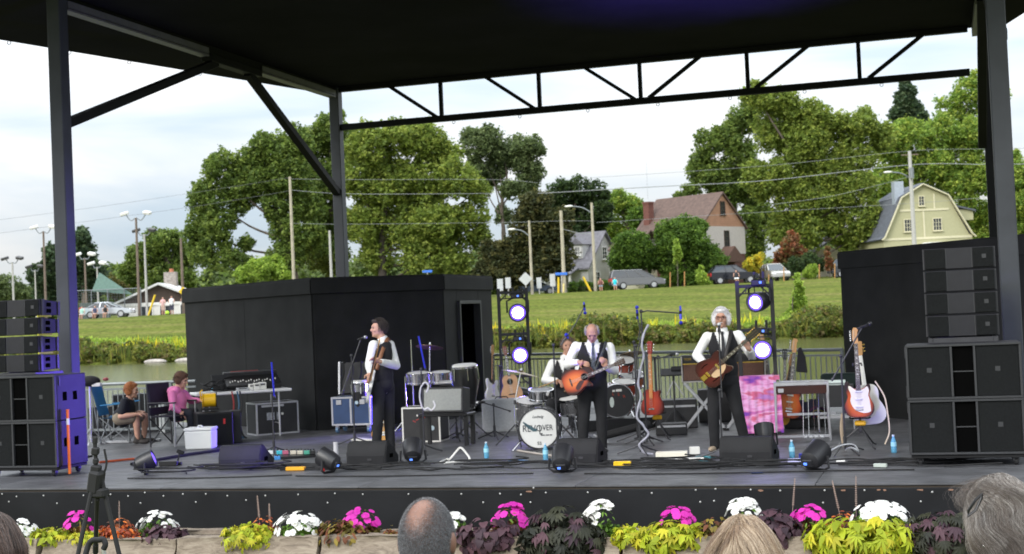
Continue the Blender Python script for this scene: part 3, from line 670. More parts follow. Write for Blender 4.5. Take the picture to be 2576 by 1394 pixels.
for i in range(620):
 u = -62 + i * .177; s_ = shore(u); a_ = R4.random(); d_ = s_ - .2 + 4.2 * a_; k_ = 1 + .35 * math.sin(u * .33) + .3 * math.sin(u * .9 + 2)
 r_ = .78 * (.55 + .45 * R4.random()) * (1.15 - .55 * a_) * max(.5, k_) * (1.25 if u > 5 else .95)
 p_ = site(u, d_, max(WATER, ground_z(u, d_)) + r_ * .55); lobw.append((p_.x, p_.y, p_.z, r_))
tag(link('shore_weeds', leaf_mesh('shore_weeds', lobw, 26,.11, PAL['weed'],31,.3)), 'tangle of brown and green weeds along the far shore', kind='stuff')
weeds('shore_reeds', 1500, fw, 'weed', .05,3, 'thin brown stalks standing out of the shore weeds')
def fr_(R_):
 u = R_.choice([-29,-25,-22,-8,-3,2,6,9,13,17,22,26,29]) + R_.normal() * 1.1; s = shore(u); d = s + 2.2 + R_.random() * 2.6
 return u, d, ground_z(u, d) + .35 * R_.random(),1.0
weeds('goldenrod', 120, fr_, 'rod', .05,4, 'yellow flowering goldenrod patches above the shore weeds')
def fg(R_):
 u = R_.uniform(-60,48); s = shore(u); d = s + 3 + R_.random() * 3.5
 return u, d, ground_z(u, d) - .03,.22 + .25 * R_.random()
weeds('tall_grass', 5000, fg, 'sap', .06,9, 'uncut bright green grass above the weeds')
m_stone = mat('pond_stone', (.35,.32,.29), rough=.9, var=.3, scale=3)
for u, lab in ((-9.5, 'grey stone at the waterline by the light tower'),(-27, 'flat pale rocks at the waterline beyond the seated crew'),(-24.5, 'small pale rock at the waterline beyond the pink hoodie')):
 o = MB().ball((0,0,0),(1.0,.4,.22),10,6).build('shore_rock', m_stone, smooth=60, loc=site(u, shore(u) - .7, WATER + .08)); tag(o, lab, 'rock', 'rocks at the waterline')
# ------------------------------------------------------------------ houses
def on_ground(u, d, dz=0.): return site(u, d, ground_z(u, d) + dz)
def uv(p): p = Vector(p); return p.dot(UX), p.dot(DX)
def siting(px3, gdir):
 """a house corner on the ground and the heading of its gable wall"""
 u, d = uv(px3); g = UX * gdir[0] + DX * gdir[1]
 return on_ground(u, d), math.atan2(g.y, g.x)
m_glass = mat('window_glass', (.03,.035,.04), rough=.08, var=0, spec=.8)
m_trimw = mat('trim_white', (.75,.74,.70), rough=.6, var=.05)
m_trimd = mat('trim_brown', (.06,.04,.03), rough=.6, var=.1)
def siding(name, col, pitch=.22):
 if name in _mats: return _mats[name]
 m = mat(name, col, rough=.8, var=.12, scale=1.5); t = m.node_tree; b_ = t.nodes['Principled BSDF']
 tcn = t.nodes.new('ShaderNodeTexCoord'); wv = t.nodes.new('ShaderNodeTexWave'); wv.wave_profile = 'SAW'; wv.bands_direction = 'Z'; wv.inputs['Scale'].default_value = .314 / pitch
 t.links.new(tcn.outputs['Object'], wv.inputs[0])
 bp = t.nodes.new('ShaderNodeBump'); bp.inputs['Strength'].default_value = .8; bp.inputs['Distance'].default_value = .06
 t.links.new(wv.outputs[0], bp.inputs['Height']); t.links.new(bp.outputs[0], b_.inputs['Normal'])
 return m
def shingle(name, col): return mat(name, col, rough=.9, var=.25, scale=3, bump=.5, bscale=9)
def window(par, x, z, wd, ht, y=0., fm=None, nx=2, nz=3, rot=0.):
 fr_ = MB(); f = .08
 for sx in (-1,1): fr_.box((sx * (wd / 2 + f / 2),0,0),(f, .09, ht + 2 * f))
 for sz in (-1,1): fr_.box((0,-.003, sz * (ht / 2 + f / 2)),(wd, .09, f))
 for i in range(1, nx): fr_.box((-wd / 2 + wd * i / nx, .005,0),(.035,.05, ht))
 for i in range(1, nz): fr_.box((0,.008,-ht / 2 + ht * i / nz),(wd, .045,.035))
 o = fr_.build('window', fm or m_trimw, par, loc=(x, y - .03, z), rot=(0,0, rot))
 MB().box((0,.03,0),(wd - .002,.02, ht - .002)).build('pane', m_glass, o)
 MB().box((0,-.05,-ht / 2 - f - .03),(wd + .3,.16,.058)).build('sill', fm or m_trimw, o)
 return o
def gable_roof(par, W, Ln, ze, za, m, over=.35, th=.18, x0=0., y0=0.):
 b = MB(); s = (za - ze) / (W / 2)
 for sg in (-1,1):
  e = (x0 + W / 2 + sg * (W / 2 + over), ze - over * s); a = (x0 + W / 2, za)
  pts = [e, a, (a[0], a[1] + th),(e[0], e[1] + th)]
  b.v += []; b.prism(pts, Ln + 2 * over, Matrix.Translation((0, y0 + Ln / 2,0)))
 return b.build('roof', m, par)
def house_walls(par, name, W, z0, z1, Ln, m, x0=0., y0=0.):
 return MB().box((x0 + W / 2, y0 + Ln / 2,(z0 + z1) / 2),(W, Ln, z1 - z0)).build(name, m, par)
# brown-roofed house with stucco wall
p, a = siting((-23.102,139.357,4.926),(.73,.68))
h2 = thing('brown_roof_house', 'tall house with brown roof, orange board gable and white stucco wall', 'house', p, a)
house_walls(h2, 'brick_wall', 7,-.5,3.2,8.4, mat('brick_dark', (.11,.05,.04), rough=.9, var=.4, scale=8))
house_walls(h2, 'stucco_wall', 7.12,3.2,6.0,8.5, mat('stucco', (.47,.43,.39), rough=.9, var=.07),-.06,-.05)
MB().prism([(-.1,6.0),(7.1,6.0),(3.5,9.35)],8.3, Matrix.Translation((0,4.1,0))).build('gable', siding('orange_boards', (.46,.25,.16)), h2)
gable_roof(h2,7,8.4,6.0,9.35, shingle('brown_shingles', (.105,.068,.055)),.3)
window(h2,3.55,7.85,.62,1.25,-.05, m_trimd, 2,3); window(h2,4.0,4.75,.66,1.5,-.05, m_trimd, 2,3)
pr = MB(); pr.prism([(1.6,2.3),(5.2,2.3),(3.4,3.9)],1.5, Matrix.Translation((0,-.8,0))); pr.build('porch_roof', mat('porch_brown', (.10,.055,.04), rough=.8), h2)
MB().box((3.4,-.02,1.1),(1.1,.08,2.2)).build('door', mat('door_dark', (.03,.02,.015), rough=.5), h2)
ch = MB(); ch.box((.9,7.6,7.4),(.8,.75,3.2)); ch.box((.9,7.6,9.0),(.92,.88,.2)); ch.build('chimney', mat('brick_red', (.15,.06,.045), rough=.9, var=.35, scale=10), h2)
MB().cyl((.9,7.6,9.4),(.9,7.6,16.2),.012,.006,5).build('aerial', m_rail, h2)
wg = MB(); wg.box((-1.0,7.75,1.9),(4,3.5,4.8)); wg.build('wing_wall', mat('cream_stucco', (.62,.58,.42), rough=.9, var=.07), h2)
gable_roof(h2,4,3.5,4.3,5.9, shingle('brown_shingles', ()),.3,.16,-3.0,6.0)
# white house with dormers
p, a = siting((-35.500,141.802,5.167),(.56,.83))
h1 = thing('white_dormer_house', 'white house with grey shingle roof and two dormers', 'house', p, a)
m_wsid = siding('white_boards', (.56,.555,.55),.2)
house_walls(h1, 'wall', 7,-.5,2.5,6.0, m_wsid)
MB().prism([(0,2.5),(7,2.5),(3.5,6.1)],5.9, Matrix.Translation((0,2.98,0))).build('gable', m_wsid, h1)
m_gsh = shingle('grey_shingles', (.14,.135,.15))
gable_roof(h1,7,6.0,2.5,6.1, m_gsh, .35)
for y in (1.5,4.0):
 dm = MB().box((1.3, y, 4.1),(1.6,1.3,1.5)).build('dormer', m_wsid, h1)
 rr_ = MB(); rr_.prism([(-.85,0),(.85,0),(0,.7)],1.9, Matrix.Translation((1.2, y, 4.85)) @ Matrix.Rotation(PI / 2,4, 'Z')); rr_.build('dormer_roof', m_gsh, dm)
 window(dm, .48,4.15,.6,.8, y, None, 2,2,-PI / 2)
window(h1,3.5,3.9,.9,1.2,-.02); window(h1,1.8,1.2,1.0,1.3,-.02); window(h1,5.0,1.2,1.0,1.3,-.02)
ch = MB(); ch.box((3.5,4.5,6.3),(.9,.7,1.6)); ch.build('chimney', mat('brick_red', ()), h1)
pt = MB(); pt.box((-1.1,2.6,2.05),(2.2,3.4,.14),(0,-.35,0)); pt.build('porch_roof', m_gsh, h1)
for y in (1.1,4.1): MB().box((-1.9, y, .85),(.18,.18,1.8)).build('porch_post', m_trimw, h1)
# cream gambrel house
p, a = siting((-5.697,144.756,4.169),(.995,.06))
h3 = thing('gambrel_house', 'cream house with gambrel roof, pale trim boards and a white door canopy', 'house', p, a)
m_cream = mat('cream_stucco2', (.40,.385,.23), rough=.9, var=.06)
m_ctrim = mat('cream_trim', (.60,.56,.38), rough=.6, var=.04)
go_ = [(0,-.5),(9.1,-.5),(9.1,3.7),(8.75,3.9),(6.75,7.75),(4.2,8.95),(1.95,7.65),(.35,3.9),(0,3.7)]
MB().prism(go_, 8, Matrix.Translation((0,4.0,0))).build('wall', m_cream, h3)
rb = MB(); go2 = [(-.25,3.55),(.1,3.85),(1.95,7.72),(4.2,9.02),(6.75,7.82),(9.0,3.85),(9.35,3.55)]
for (x0, z0),(x1, z1) in zip(go2, go2[1:]):
 dx, dz = x1 - x0, z1 - z0; l = math.hypot(dx, dz); nx, nz_ = -dz / l * .16, dx / l * .16
 rb.prism([(x0, z0),(x1, z1),(x1 + nx, z1 + nz_),(x0 + nx, z0 + nz_)],8.5, Matrix.Translation((0,4.05,0)))
rb.build('roof', shingle('slate_shingles', (.10,.11,.13)), h3)
tb = MB()
for (x0, z0),(x1, z1) in zip(go2, go2[1:]): tb.bar((x0,-.26, z0 + .02),(x1,-.26, z1 + .02),.1,.34, up=(0,1,0))
tb.build('verge_board', m_ctrim, h3)
t2 = MB(); t2.box((4.55,-.02,3.62),(9.0,.08,.22)); t2.box((4.3,-.022,6.45),(5.0,.08,.2)); t2.box((4.2,-.024,5.0),(.16,.08,2.6)); t2.box((5.35,-.024,7.3),(.15,.08,1.5)); t2.box((3.0,-.024,7.1),(.15,.08,1.3))
t2.build('trim_board', m_ctrim, h3)
window(h3,5.55,4.95,.8,1.15,-.03, m_ctrim, 3,3); window(h3,2.6,4.95,.8,1.15,-.03, m_ctrim, 3,3); window(h3,4.05,7.35,.5,.9,-.03, m_ctrim, 2,3)
window(h3,7.0,1.9,.9,1.2,-.03, m_ctrim, 2,3); window(h3,1.6,1.9,.9,1.2,-.03, m_ctrim, 2,3)
cn = MB(); cn.prism([(3.2,2.55),(6.4,2.55),(6.1,2.95),(5.6,3.15),(4.0,3.15),(3.5,2.95)],1.1, Matrix.Translation((0,-.6,0))); cn.build('door_canopy', m_trimw, h3)
MB().box((4.8,-.03,1.1),(1.1,.1,2.3)).build('door', mat('door_grey', (.2,.22,.2), rough=.5), h3)
for x0, x1, nm in ((8.3,9.9, 'dormer'),):
 dm = MB().box(((x0 + x1) / 2,3.5,5.9),(x1 - x0,4,1.1)).build(nm, m_cream, h3)
 MB().box(((x0 + x1) / 2,3.5,6.55),(x1 - x0 + .5,4.5,.16),(0,.25 if x0 > 4 else -.25,0)).build('dormer_roof', shingle('slate_shingles', ()), dm)
MB().box((2.0,.9,8.3),(.95,.9,2.3)).build('chimney', mat('chimney_metal', (.34,.38,.43), rough=.5, var=.1), h3)
# grey garage roof under the huge tree
p, a = siting((-12.890,152.991,4.606),(.95,.3))
h4 = thing('grey_garage', 'small pale building with a grey roof half hidden by leaves', 'house', p, a)
house_walls(h4, 'wall', 6,-.5,3.0,5, mat('beige_wall', (.5,.46,.38), rough=.9, var=.06)); gable_roof(h4,6,5,3.0,4.8, m_gsh, .5); window(h4,4,1.6,.8,1.1,-.02)
# low pale building beyond the trees
p, a = siting((-58.315,147.284,6.355),(.97,.2))
h5 = thing('pale_house', 'small cream house glimpsed below the yellow-green tree', 'house', p, a)
house_walls(h5, 'wall', 6,-.5,2.4,5, mat('cream_stucco', ())); gable_roof(h5,6,5,2.4,3.6, shingle('brown_shingles', ()),.3); window(h5,2,1.4,.9,.9,-.02); window(h5,4.4,1.4,.9,.9,-.02)
# club house at the left
p, a = siting((-78.208,120.278,3.420),(.995,.05)); p.z -= .8
h6 = thing('club_house', 'low white club house with dark gable, stone chimney and long tan roof', 'building', p, a)
m_wht = mat('white_block', (.68,.66,.62), rough=.85, var=.08)
house_walls(h6, 'wall', 8.3,-.5,2.2,9, m_wht, .2)
MB().prism([(.2,2.2),(8.5,2.2),(4.4,3.95)],8.6, Matrix.Translation((0,4.3,0))).build('gable', siding('dark_boards', (.07,.05,.04)), h6)
gable_roof(h6,8.3,9,2.2,3.95, mat('roof_white', (.62,.62,.60), rough=.8, var=.1),.55,.2,.2)
MB().box((4.4,-.03,2.08),(8.3,.12,.28)).build('fascia_board', m_trimw, h6)
for x in (3.1,4.9,6.9,8.0): window(h6, x, 1.2,1.0,1.3,-.01, m_trimw, 2,1)
cb = MB(); cb.box((4.3,6.5,4.3),(1.25,1.0,2.2)); cb.build('chimney', mat('chimney_stone', (.33,.29,.26), rough=.9, var=.4, scale=5), h6)
MB().lathe([(.25,0),(.2,.35),(.15,.36)],10,(4.4,6.5,5.4)).build('chimney_pot', mat('terracotta', (.45,.17,.09), rough=.8), h6)
house_walls(h6, 'annex_wall', 14,-.5,2.2,6, mat('brown_wall', (.09,.07,.06), rough=.9),8.5,1.5)
b = MB(); b.prism([(0,0),(6.8,0),(3.4,1.2)],15, Matrix.Translation((15.8,1.1 + 3.4,2.2)) @ Matrix.Rotation(PI / 2,4, 'Z') @ Matrix.Translation((-3.4,0,0))); b.build('annex_roof', shingle('tan_shingles', (.36,.20,.11)), h6)
# ------------------------------------------------------------------ poles, lamps, wires, signs
m_wood = mat('pole_wood', (.40,.36,.27), rough=.9, var=.2, scale=2)
m_woodb = mat('pole_brown', (.17,.13,.10), rough=.9, var=.2, scale=2)
m_conc = mat('pole_grey', (.42,.41,.38), rough=.8, var=.1)
m_lampw = mat('lamp_white', (.75,.74,.70), rough=.5, var=.05)
m_lampd = mat('lamp_dark', (.05,.05,.05), rough=.5)
def pole(label, name, top, m=m_wood, r=.15, arm=None, fl=None, box=None, cat='pole', group=None):
 top = Vector(top); u, d = uv(top); g = on_ground(u, d, -.1)
 t = thing(name, label, cat, g, 0, group); H = top.z - g.z
 MB().cyl((0,0,0),(0,0, H), r, r * .72,10).build('pole', m, t, smooth=40)
 right = UX
 if arm:
  dx, dz, za = arm; e = right * dx
  pts = curve_pts([(0,0, H - za), tuple(e * .45 + Vector((0,0, H - za + dz * .75))), tuple(e + Vector((0,0, H - za + dz)))],5)
  MB().tube(pts, .06,6).build('lamp_arm', m_rail, t)
  o = MB().ball(tuple(e * 1.12 + Vector((0,0, H - za + dz))),(.42,.2,.11),10,6).build('lamp_head', m_lampw, t, smooth=60)
 if fl:
  w_, mm, sag = fl
  MB().tube(curve_pts([tuple(right * -w_ + Vector((0,0, H + .35))), tuple(right * -w_ * .5 + Vector((0,0, H - sag))),(0,0, H), tuple(right * w_ * .5 + Vector((0,0, H - sag))), tuple(right * w_ + Vector((0,0, H + .35)))],4),.05,6).build('crossarm', m_rail, t)
  for s in (-1,1):
   MB().box((0,0,0),(.75,.5,.3),(.25, s * .2,0)).build('lamp_head', mm, t, bevel=.06, loc=right * s * (w_ + .12) + Vector((0,0, H + .42)))
 if box:
  MB().cyl((.1,-.35, H - 2.6),(.1,-.35, H - 1.6),.2, n=10).build('transformer', m_rail, t, smooth=40)
  MB().box((0,0, H - .35),(1.6,.1,.1),(0,0,.3)).build('crossarm', m_woodb, t)
 return t
G_P = 'poles along the street'
pole('tallest pale wooden pole, standing in front of the forked tree', 'utility_pole', (-58.027,118.852,15.510), r=.17, group=G_P)
pole('short pale wooden pole beside the dark cabin column', 'utility_pole', (-54.728,120.013,10.334), m_conc, r=.15, group=G_P)
pole('pale lamp pole just behind the diamond sign', 'street_lamp', (-36.590,124.569,10.381), r=.15, arm=(-1.5,.75,1.5), group=G_P)
pole('thick bare pale pole between the two lamp poles', 'utility_pole', (-33.728,125.432,11.174), r=.2, group=G_P)
pole('tall lamp pole with its arm over the white dormer house', 'street_lamp', (-30.981,126.264,11.787), r=.16, arm=(-1.9,.75,1.0), group=G_P)
pole('grey pole with lamp arm and transformer before the cream house', 'utility_pole', (-2.598,135.981,15.392), m_conc, r=.22, arm=(-1.9,.7,2.6), box=True, group=G_P)
pole('brown wooden pole carrying the small yellow sign', 'utility_pole', (-67.514,115.021,10.135), m_woodb, r=.15, group=G_P)
G_F = 'floodlight poles by the sports court'
pole('tallest twin floodlight pole, in front of the club house', 'floodlight_pole', (-72.496,115.514,12.394), m_woodb, r=.14, fl=(.95, m_lampw, .25), group=G_F)
pole('twin floodlight pole with one dark head in front of the club house', 'floodlight_pole', (-73.455,118.397,10.992), m_conc, r=.13, fl=(.65, m_lampd, .1), group=G_F)
pole('twin floodlight pole above the line array beside the orange-pole column', 'floodlight_pole', (-85.791,119.790,12.091), m_woodb, r=.13, fl=(.8, m_lampw, .2), group=G_F)
pole('low grey twin floodlight pole at the outer end of the line array', 'floodlight_pole', (-92.076,123.158,9.393), m_conc, r=.12, fl=(.65, m_lampd, .1), group=G_F)
pole('small floodlight pole between the two conifers', 'floodlight_pole', (-92.978,128.133,8.698), m_conc, r=.1, fl=(.5, m_lampd, .1), group=G_F)
pole('twin lamp pole in front of the dark conifer', 'floodlight_pole', (-83.152,122.776,9.318), m_woodb, r=.12, fl=(.6, m_lampw, .1), group=G_F)
pole('lower twin lamp pole beside the dark conifer', 'floodlight_pole', (-86.624,130.095,8.748), m_conc, r=.1, fl=(.5, m_lampw, .1), group=G_F)
m_wire = mat('wire', (.24,.25,.25), rough=.6, var=0)
m_wired = mat('wire_dark', (.12,.12,.13), rough=.6, var=0)
for lab, pts, r, m in (
 ('top wire running to the grey pole by the cream house', [(-31.03,127.23,14.20),(-15.30,132.08,14.60),(-2.60,135.98,15.39),(4.22,138.09,15.27),(9.20,139.63,15.15)],.016, m_wire),
 ('thick cable running to the grey pole by the cream house', [(-35.97,125.74,12.94),(-25.40,129.00,13.09),(-15.36,132.10,13.22),(-2.66,136.00,14.09),(4.15,138.11,13.82),(9.12,139.65,13.66)],.035, m_wire),
 ('third wire sagging from the grey pole across the huge tree', [(-15.48,132.12,10.92),(-9.47,133.96,11.54),(-2.72,136.01,12.98)],.018, m_wire),
 ('lowest wire crossing the huge green tree', [(-30.89,127.39,9.99),(-15.51,132.13,10.29),(-2.84,136.04,10.49),(4.00,138.15,10.74)],.015, m_wire),
 ('upper wire crossing the yellow-green tree', [(-58.04,118.85,15.32),(-52.54,120.56,15.00),(-39.91,124.48,14.42),(-35.92,125.73,13.94)],.016, m_wire),
 ('second wire crossing the yellow-green tree', [(-58.09,118.87,14.28),(-52.61,120.58,13.66),(-40.33,124.38,13.14)],.022, m_wire),
 ('lower wire crossing the yellow-green tree', [(-58.24,118.90,11.17),(-52.75,120.61,10.84),(-39.75,124.64,10.39),(-34.04,126.41,10.28),(-31.30,127.26,10.16)],.015, m_wire),
 ('upper thin wire across the pale sky behind the column', [(-85.52,110.44,12.56),(-75.16,113.61,13.50),(-65.51,116.57,14.55),(-58.03,118.85,15.44)],.012, m_wired),
 ('lower thin wire across the pale sky behind the column', [(-85.58,110.45,11.30),(-75.22,113.63,12.28),(-65.57,116.58,13.25),(-58.09,118.87,14.21)],.012, m_wired),
 ('cable between the thick bare pole and the tall lamp pole', [(-33.81,125.45,9.52),(-32.46,125.88,9.08),(-31.12,126.30,8.91)],.03, m_wire)):
 tag(MB().tube(curve_pts(pts, 6), r, 5).build('power_line', m), lab, 'wire', 'overhead wires along the street')
m_yel = mat('yellow_paint', (.70,.48,.02), rough=.5, var=.08)
m_signb = mat('sign_back', (.52,.53,.53), rough=.5, metal=.2, var=.08)
def leanpost(label, name, base, top, r, m, cat, group):
 u, d = uv(base); g = on_ground(u, d, -.1); tp = Vector(top)
 t = MB().cyl((0,0,0), tuple(tp - g), r, r, 10).build(name, m, smooth=40, loc=g); tag(t, label, cat, group)
leanpost('upright yellow guard tube at the foot of the thick pole', 'guard_post', (-34.200,124.980,3.255),(-34.115,124.959,4.980),.10, m_yel, 'guard tube', 'yellow guy wire guards')
leanpost('pale yellow guard tube right beside the upright yellow one', 'guard_post', (-33.718,125.025,3.233),(-33.660,125.011,4.407),.09, mat('yellow_pale', (.72,.6,.25), rough=.5), 'guard tube', 'yellow guy wire guards')
leanpost('slanting yellow guard tube before the hedge', 'guard_post', (-31.156,125.394,3.373),(-31.815,125.148,4.906),.10, m_yel, 'guard tube', 'yellow guy wire guards')
leanpost('slanting yellow guy guard before the club house', 'guard_post', (-70.239,113.322,3.256),(-69.523,113.495,4.983),.09, m_yel, 'guard tube', 'yellow guy wire guards')
def sign(label, c, wd, ht, diamond=False, m=None, wm=m_conc):
 c = Vector(c); u, d = uv(c); g = on_ground(u, d, -.1)
 t = thing('road_sign', label, 'sign', g, math.atan2(UX.y, UX.x), 'road signs along the street')
 H = c.z - g.z
 MB().box((0,0,(H) / 2),(.09,.07, H)).build('post', wm, t)
 MB().box((0,-.06, H),(wd, .03, ht),(0, PI / 4 if diamond else 0,0)).build('plate', m or m_signb, t, bevel=.01)
sign('grey back of a diamond road sign by the light tower', (-36.890,123.579,4.955),.9,.9, True)
sign('narrow white sign back nearest the diamond sign', (-35.997,124.913,4.556),.45,1.0)
sign('narrow white sign back second from the diamond sign', (-34.787,125.281,4.759),.5,1.15)
sign('narrow white sign back partly behind the light tower post', (-38.743,124.061,4.682),.5,1.0)
sign('white sign back by the end of the black cabin', (-39.456,123.845,4.530),.55,1.1)
sign('small orange-yellow sign on the brown pole', (-67.338,114.792,5.214),.6,.6, True, m_yel, m_woodb)
sign('small blue street name sign on the thick pole', (-33.879,125.128,5.302),1.1,.25, False, mat('sign_blue', (.05,.18,.65), rough=.4))
sign('small blue street name sign glimpsed over the black cabin', (-46.190,122.768,6.110),.9,.22, False, mat('sign_blue', ()))
# stakes round the young trees
m_stake = mat('stake_wood', (.42,.22,.08), rough=.9, var=.2)
def stake(label, b0, t0): leanpost(label, 'tree_stake', b0, t0,.05, m_stake, 'stake', 'wooden tree stakes')
stake('stake between the rounded bush and the slender young tree', (-23.747,125.063,3.462),(-23.674,125.045,4.932))
stake('stake nearest the dark car, tied to the slender young tree', (-22.507,125.444,3.549),(-22.438,125.427,4.948))
stake('stake standing before the silver car', (-13.859,127.588,3.723),(-13.799,127.573,4.937))
stake('stake on the outer side of the rust red young tree', (-9.521,129.453,3.673),(-9.452,129.436,5.072))
stake('stake on the near side of the rust red young tree', (-10.859,129.039,3.699),(-10.792,129.022,5.061))
stake('short stake on the bank under the yellow shrub', (-15.166,127.188,3.568),(-15.127,127.179,4.354))
stake('stake of the thin yellowish tree nearer the column', (-56.810,100.778,1.094),(-56.762,100.767,2.055))
stake('stake of the thin yellowish tree nearer the cabin', (-55.310,101.244,1.025),(-55.266,101.233,1.922))
stake('stake on the bank beside the singer', (-17.102,98.942,0.039),(-17.060,98.931,0.885))
stake('stake on the bank just over the singer', (-15.829,99.857,0.081),(-15.782,99.846,1.017))
stake('stake on the bank inside the light tower', (-8.526,102.629,0.392),(-8.484,102.618,1.246))
# chain link fence of the sports court
fc = thing('chain_link_fence', 'tall chain link court fence with green wind screens behind the parked silver sedan', 'fence', on_ground(*uv((-80.753,117.391,3.642)),-.3), math.atan2(UX.y, UX.x))
fpm = MB().cyl((0,0,0),(0,0,3.2),.05, n=6).mesh('post', m_rail)
for i in range(5): link('post', fpm, fc, (i * 1.6,0,0))
MB().cyl((0,0,3.2),(6.4,0,3.2),.04, n=6).build('top_rail', m_rail, fc)
b = MB()
for i in range(26): b.box((i * .25 + .1,.02,1.6),(.012,.012,3.1))
for i in range(12): b.box((3.2,.035,.15 + i * .26),(6.4,.012,.012))
tag(b.build('wire_mesh', m_rail, fc), kind='stuff')
MB().box((1.9,.08,1.0),(3.0,.02,2.0)).build('wind_screen', mat('screen_grey', (.10,.12,.11), rough=.9), fc)
MB().prism([(1.6,3.1),(5.6,2.6),(2.4,4.9)],.03, Matrix.Translation((0,.2,0))).build('green_net', mat('net_green', (.16,.26,.22), rough=.9), fc)
# ------------------------------------------------------------------ parked cars
m_tyre = mat('tyre', (.02,.02,.02), rough=.8, var=.1)
m_rim = mat('rim', (.6,.6,.62), rough=.3, metal=.8, var=.05)
m_cg = mat('car_glass', (.02,.025,.03), rough=.05, var=0, spec=.9)
m_red = mat('tail_red', (.5,.02,.02), rough=.3, var=0)
m_hl = mat('headlamp', (.8,.8,.82), rough=.1, var=0, metal=.3)
PROF = {  # body side outline, belt outline of the glasshouse, roof line
 'van': ([(-2.5,.35),(-2.55,.75),(-2.5,1.1),(1.1,1.08),(2.2,.92),(2.5,.70),(2.52,.35)],[(-2.5,1.08),(1.55,1.04)],[(-2.3,1.72),(.35,1.75)],2.0),
 'suv': ([(-2.2,.40),(-2.3,.75),(-2.25,1.12),(.9,1.08),(2.0,.98),(2.28,.75),(2.3,.40)],[(-2.22,1.1),(1.2,1.06)],[(-1.75,1.66),(.25,1.70)],1.85),
 'sedan': ([(-2.35,.35),(-2.4,.7),(-2.3,1.0),(-1.6,1.0),(.9,.95),(2.1,.82),(2.38,.62),(2.4,.35)],[(-1.75,.98),(1.15,.94)],[(-.95,1.42),(.2,1.44)],1.8)}
def car(label, kind, col, p, heading, name='parked_car'):
 body, belt, roof_, W = PROF[kind]
 u, d = uv(p); g = on_ground(u, d, .03)
 t = thing(name, label, 'car', g, math.atan2(UX.y, UX.x) + heading, 'cars parked along the street')
 m = mat('car_%02d%02d%02d' % tuple(int(c * 99) for c in col), col, rough=.25, metal=.5, var=.03, coat=.8)
 MB().prism(body, W).build('body', m, t, bevel=.07, seg=2, smooth=40)
 (x0, z0),(x1, z1) = belt; (a0, w0),(a1, w1) = roof_; wb, wt = W / 2 - .06, W / 2 - .28
 b = MB(); b.add([(x0,-wb, z0),(x1,-wb, z1),(x1, wb, z1),(x0, wb, z0),(a0,-wt, w0),(a1,-wt, w1),(a1, wt, w1),(a0, wt, w0)],[(3,2,1,0),(4,5,6,7),(0,1,5,4),(1,2,6,5),(2,3,7,6),(3,0,4,7)])
 b.build('windows', m_cg, t)
 MB().box(((a0 + a1) / 2,0,(w0 + w1) / 2),(a1 - a0 + .1, wt * 2 + .06,.09)).build('roof', m, t, bevel=.03)
 for s in (-1,1):
  for f in (0,.42,.74,1):
   MB().bar((x0 + (x1 - x0) * f, s * (wb + .005), z0),(a0 + (a1 - a0) * f, s * (wt + .005), w0),.10,.05).build('pillar', m, t)
 wm = MB().cyl((0,-.11,0),(0,.11,0),.34, n=18).mesh('wheel', m_tyre, bevel=.03); rmm = MB().cyl((0,-.12,0),(0,.12,0),.23, n=10).mesh('rim', m_rim)
 L2 = 1.42 if kind != 'sedan' else 1.4
 for x in (-L2, L2):
  for s in (-1,1):
   wo_ = link('wheel', wm, t, (x, s * (W / 2 - .09),.34)); link('rim', rmm, wo_)
 xf, xr = body[-2][0] - .05, body[1][0] + .03
 for s in (-1,1):
  MB().box((xf - .06, s * (W / 2 - .25),.72),(.2,.36,.16)).build('headlight', m_hl, t, bevel=.03)
  MB().box((xr + .02, s * (W / 2 - .18),.88),(.14,.3,.34)).build('tail_light', m_red, t, bevel=.03)
 MB().box((xr - .02,0,.55),(.08, W * .8,.2)).build('bumper', m_tyre, t, bevel=.02)
 return t
car('grey minivan parked before the rounded bushes', 'van', (.20,.20,.21),(-27.299,127.630,3.493),.04)
car('dark blue-black car with pale roof edge behind the seated woman', 'suv', (.02,.022,.03),(-18.897,131.269,3.633),.03)
car('silver car facing the pond beside the yellow-leaved tree', 'suv', (.5,.48,.45),(-15.563,134.385,3.910),-PI / 2 + .15)
car('dark grey car half hidden by the black wall', 'suv', (.06,.065,.075),(-8.148,134.584,3.848),.03)
car('silver sedan parked before the club house', 'sedan', (.62,.65,.70),(-74.431,113.285,3.173),.02)
car('blue car half hidden behind the green hedge', 'sedan', (.10,.14,.22),(-38.935,133.440,4.135),.1)
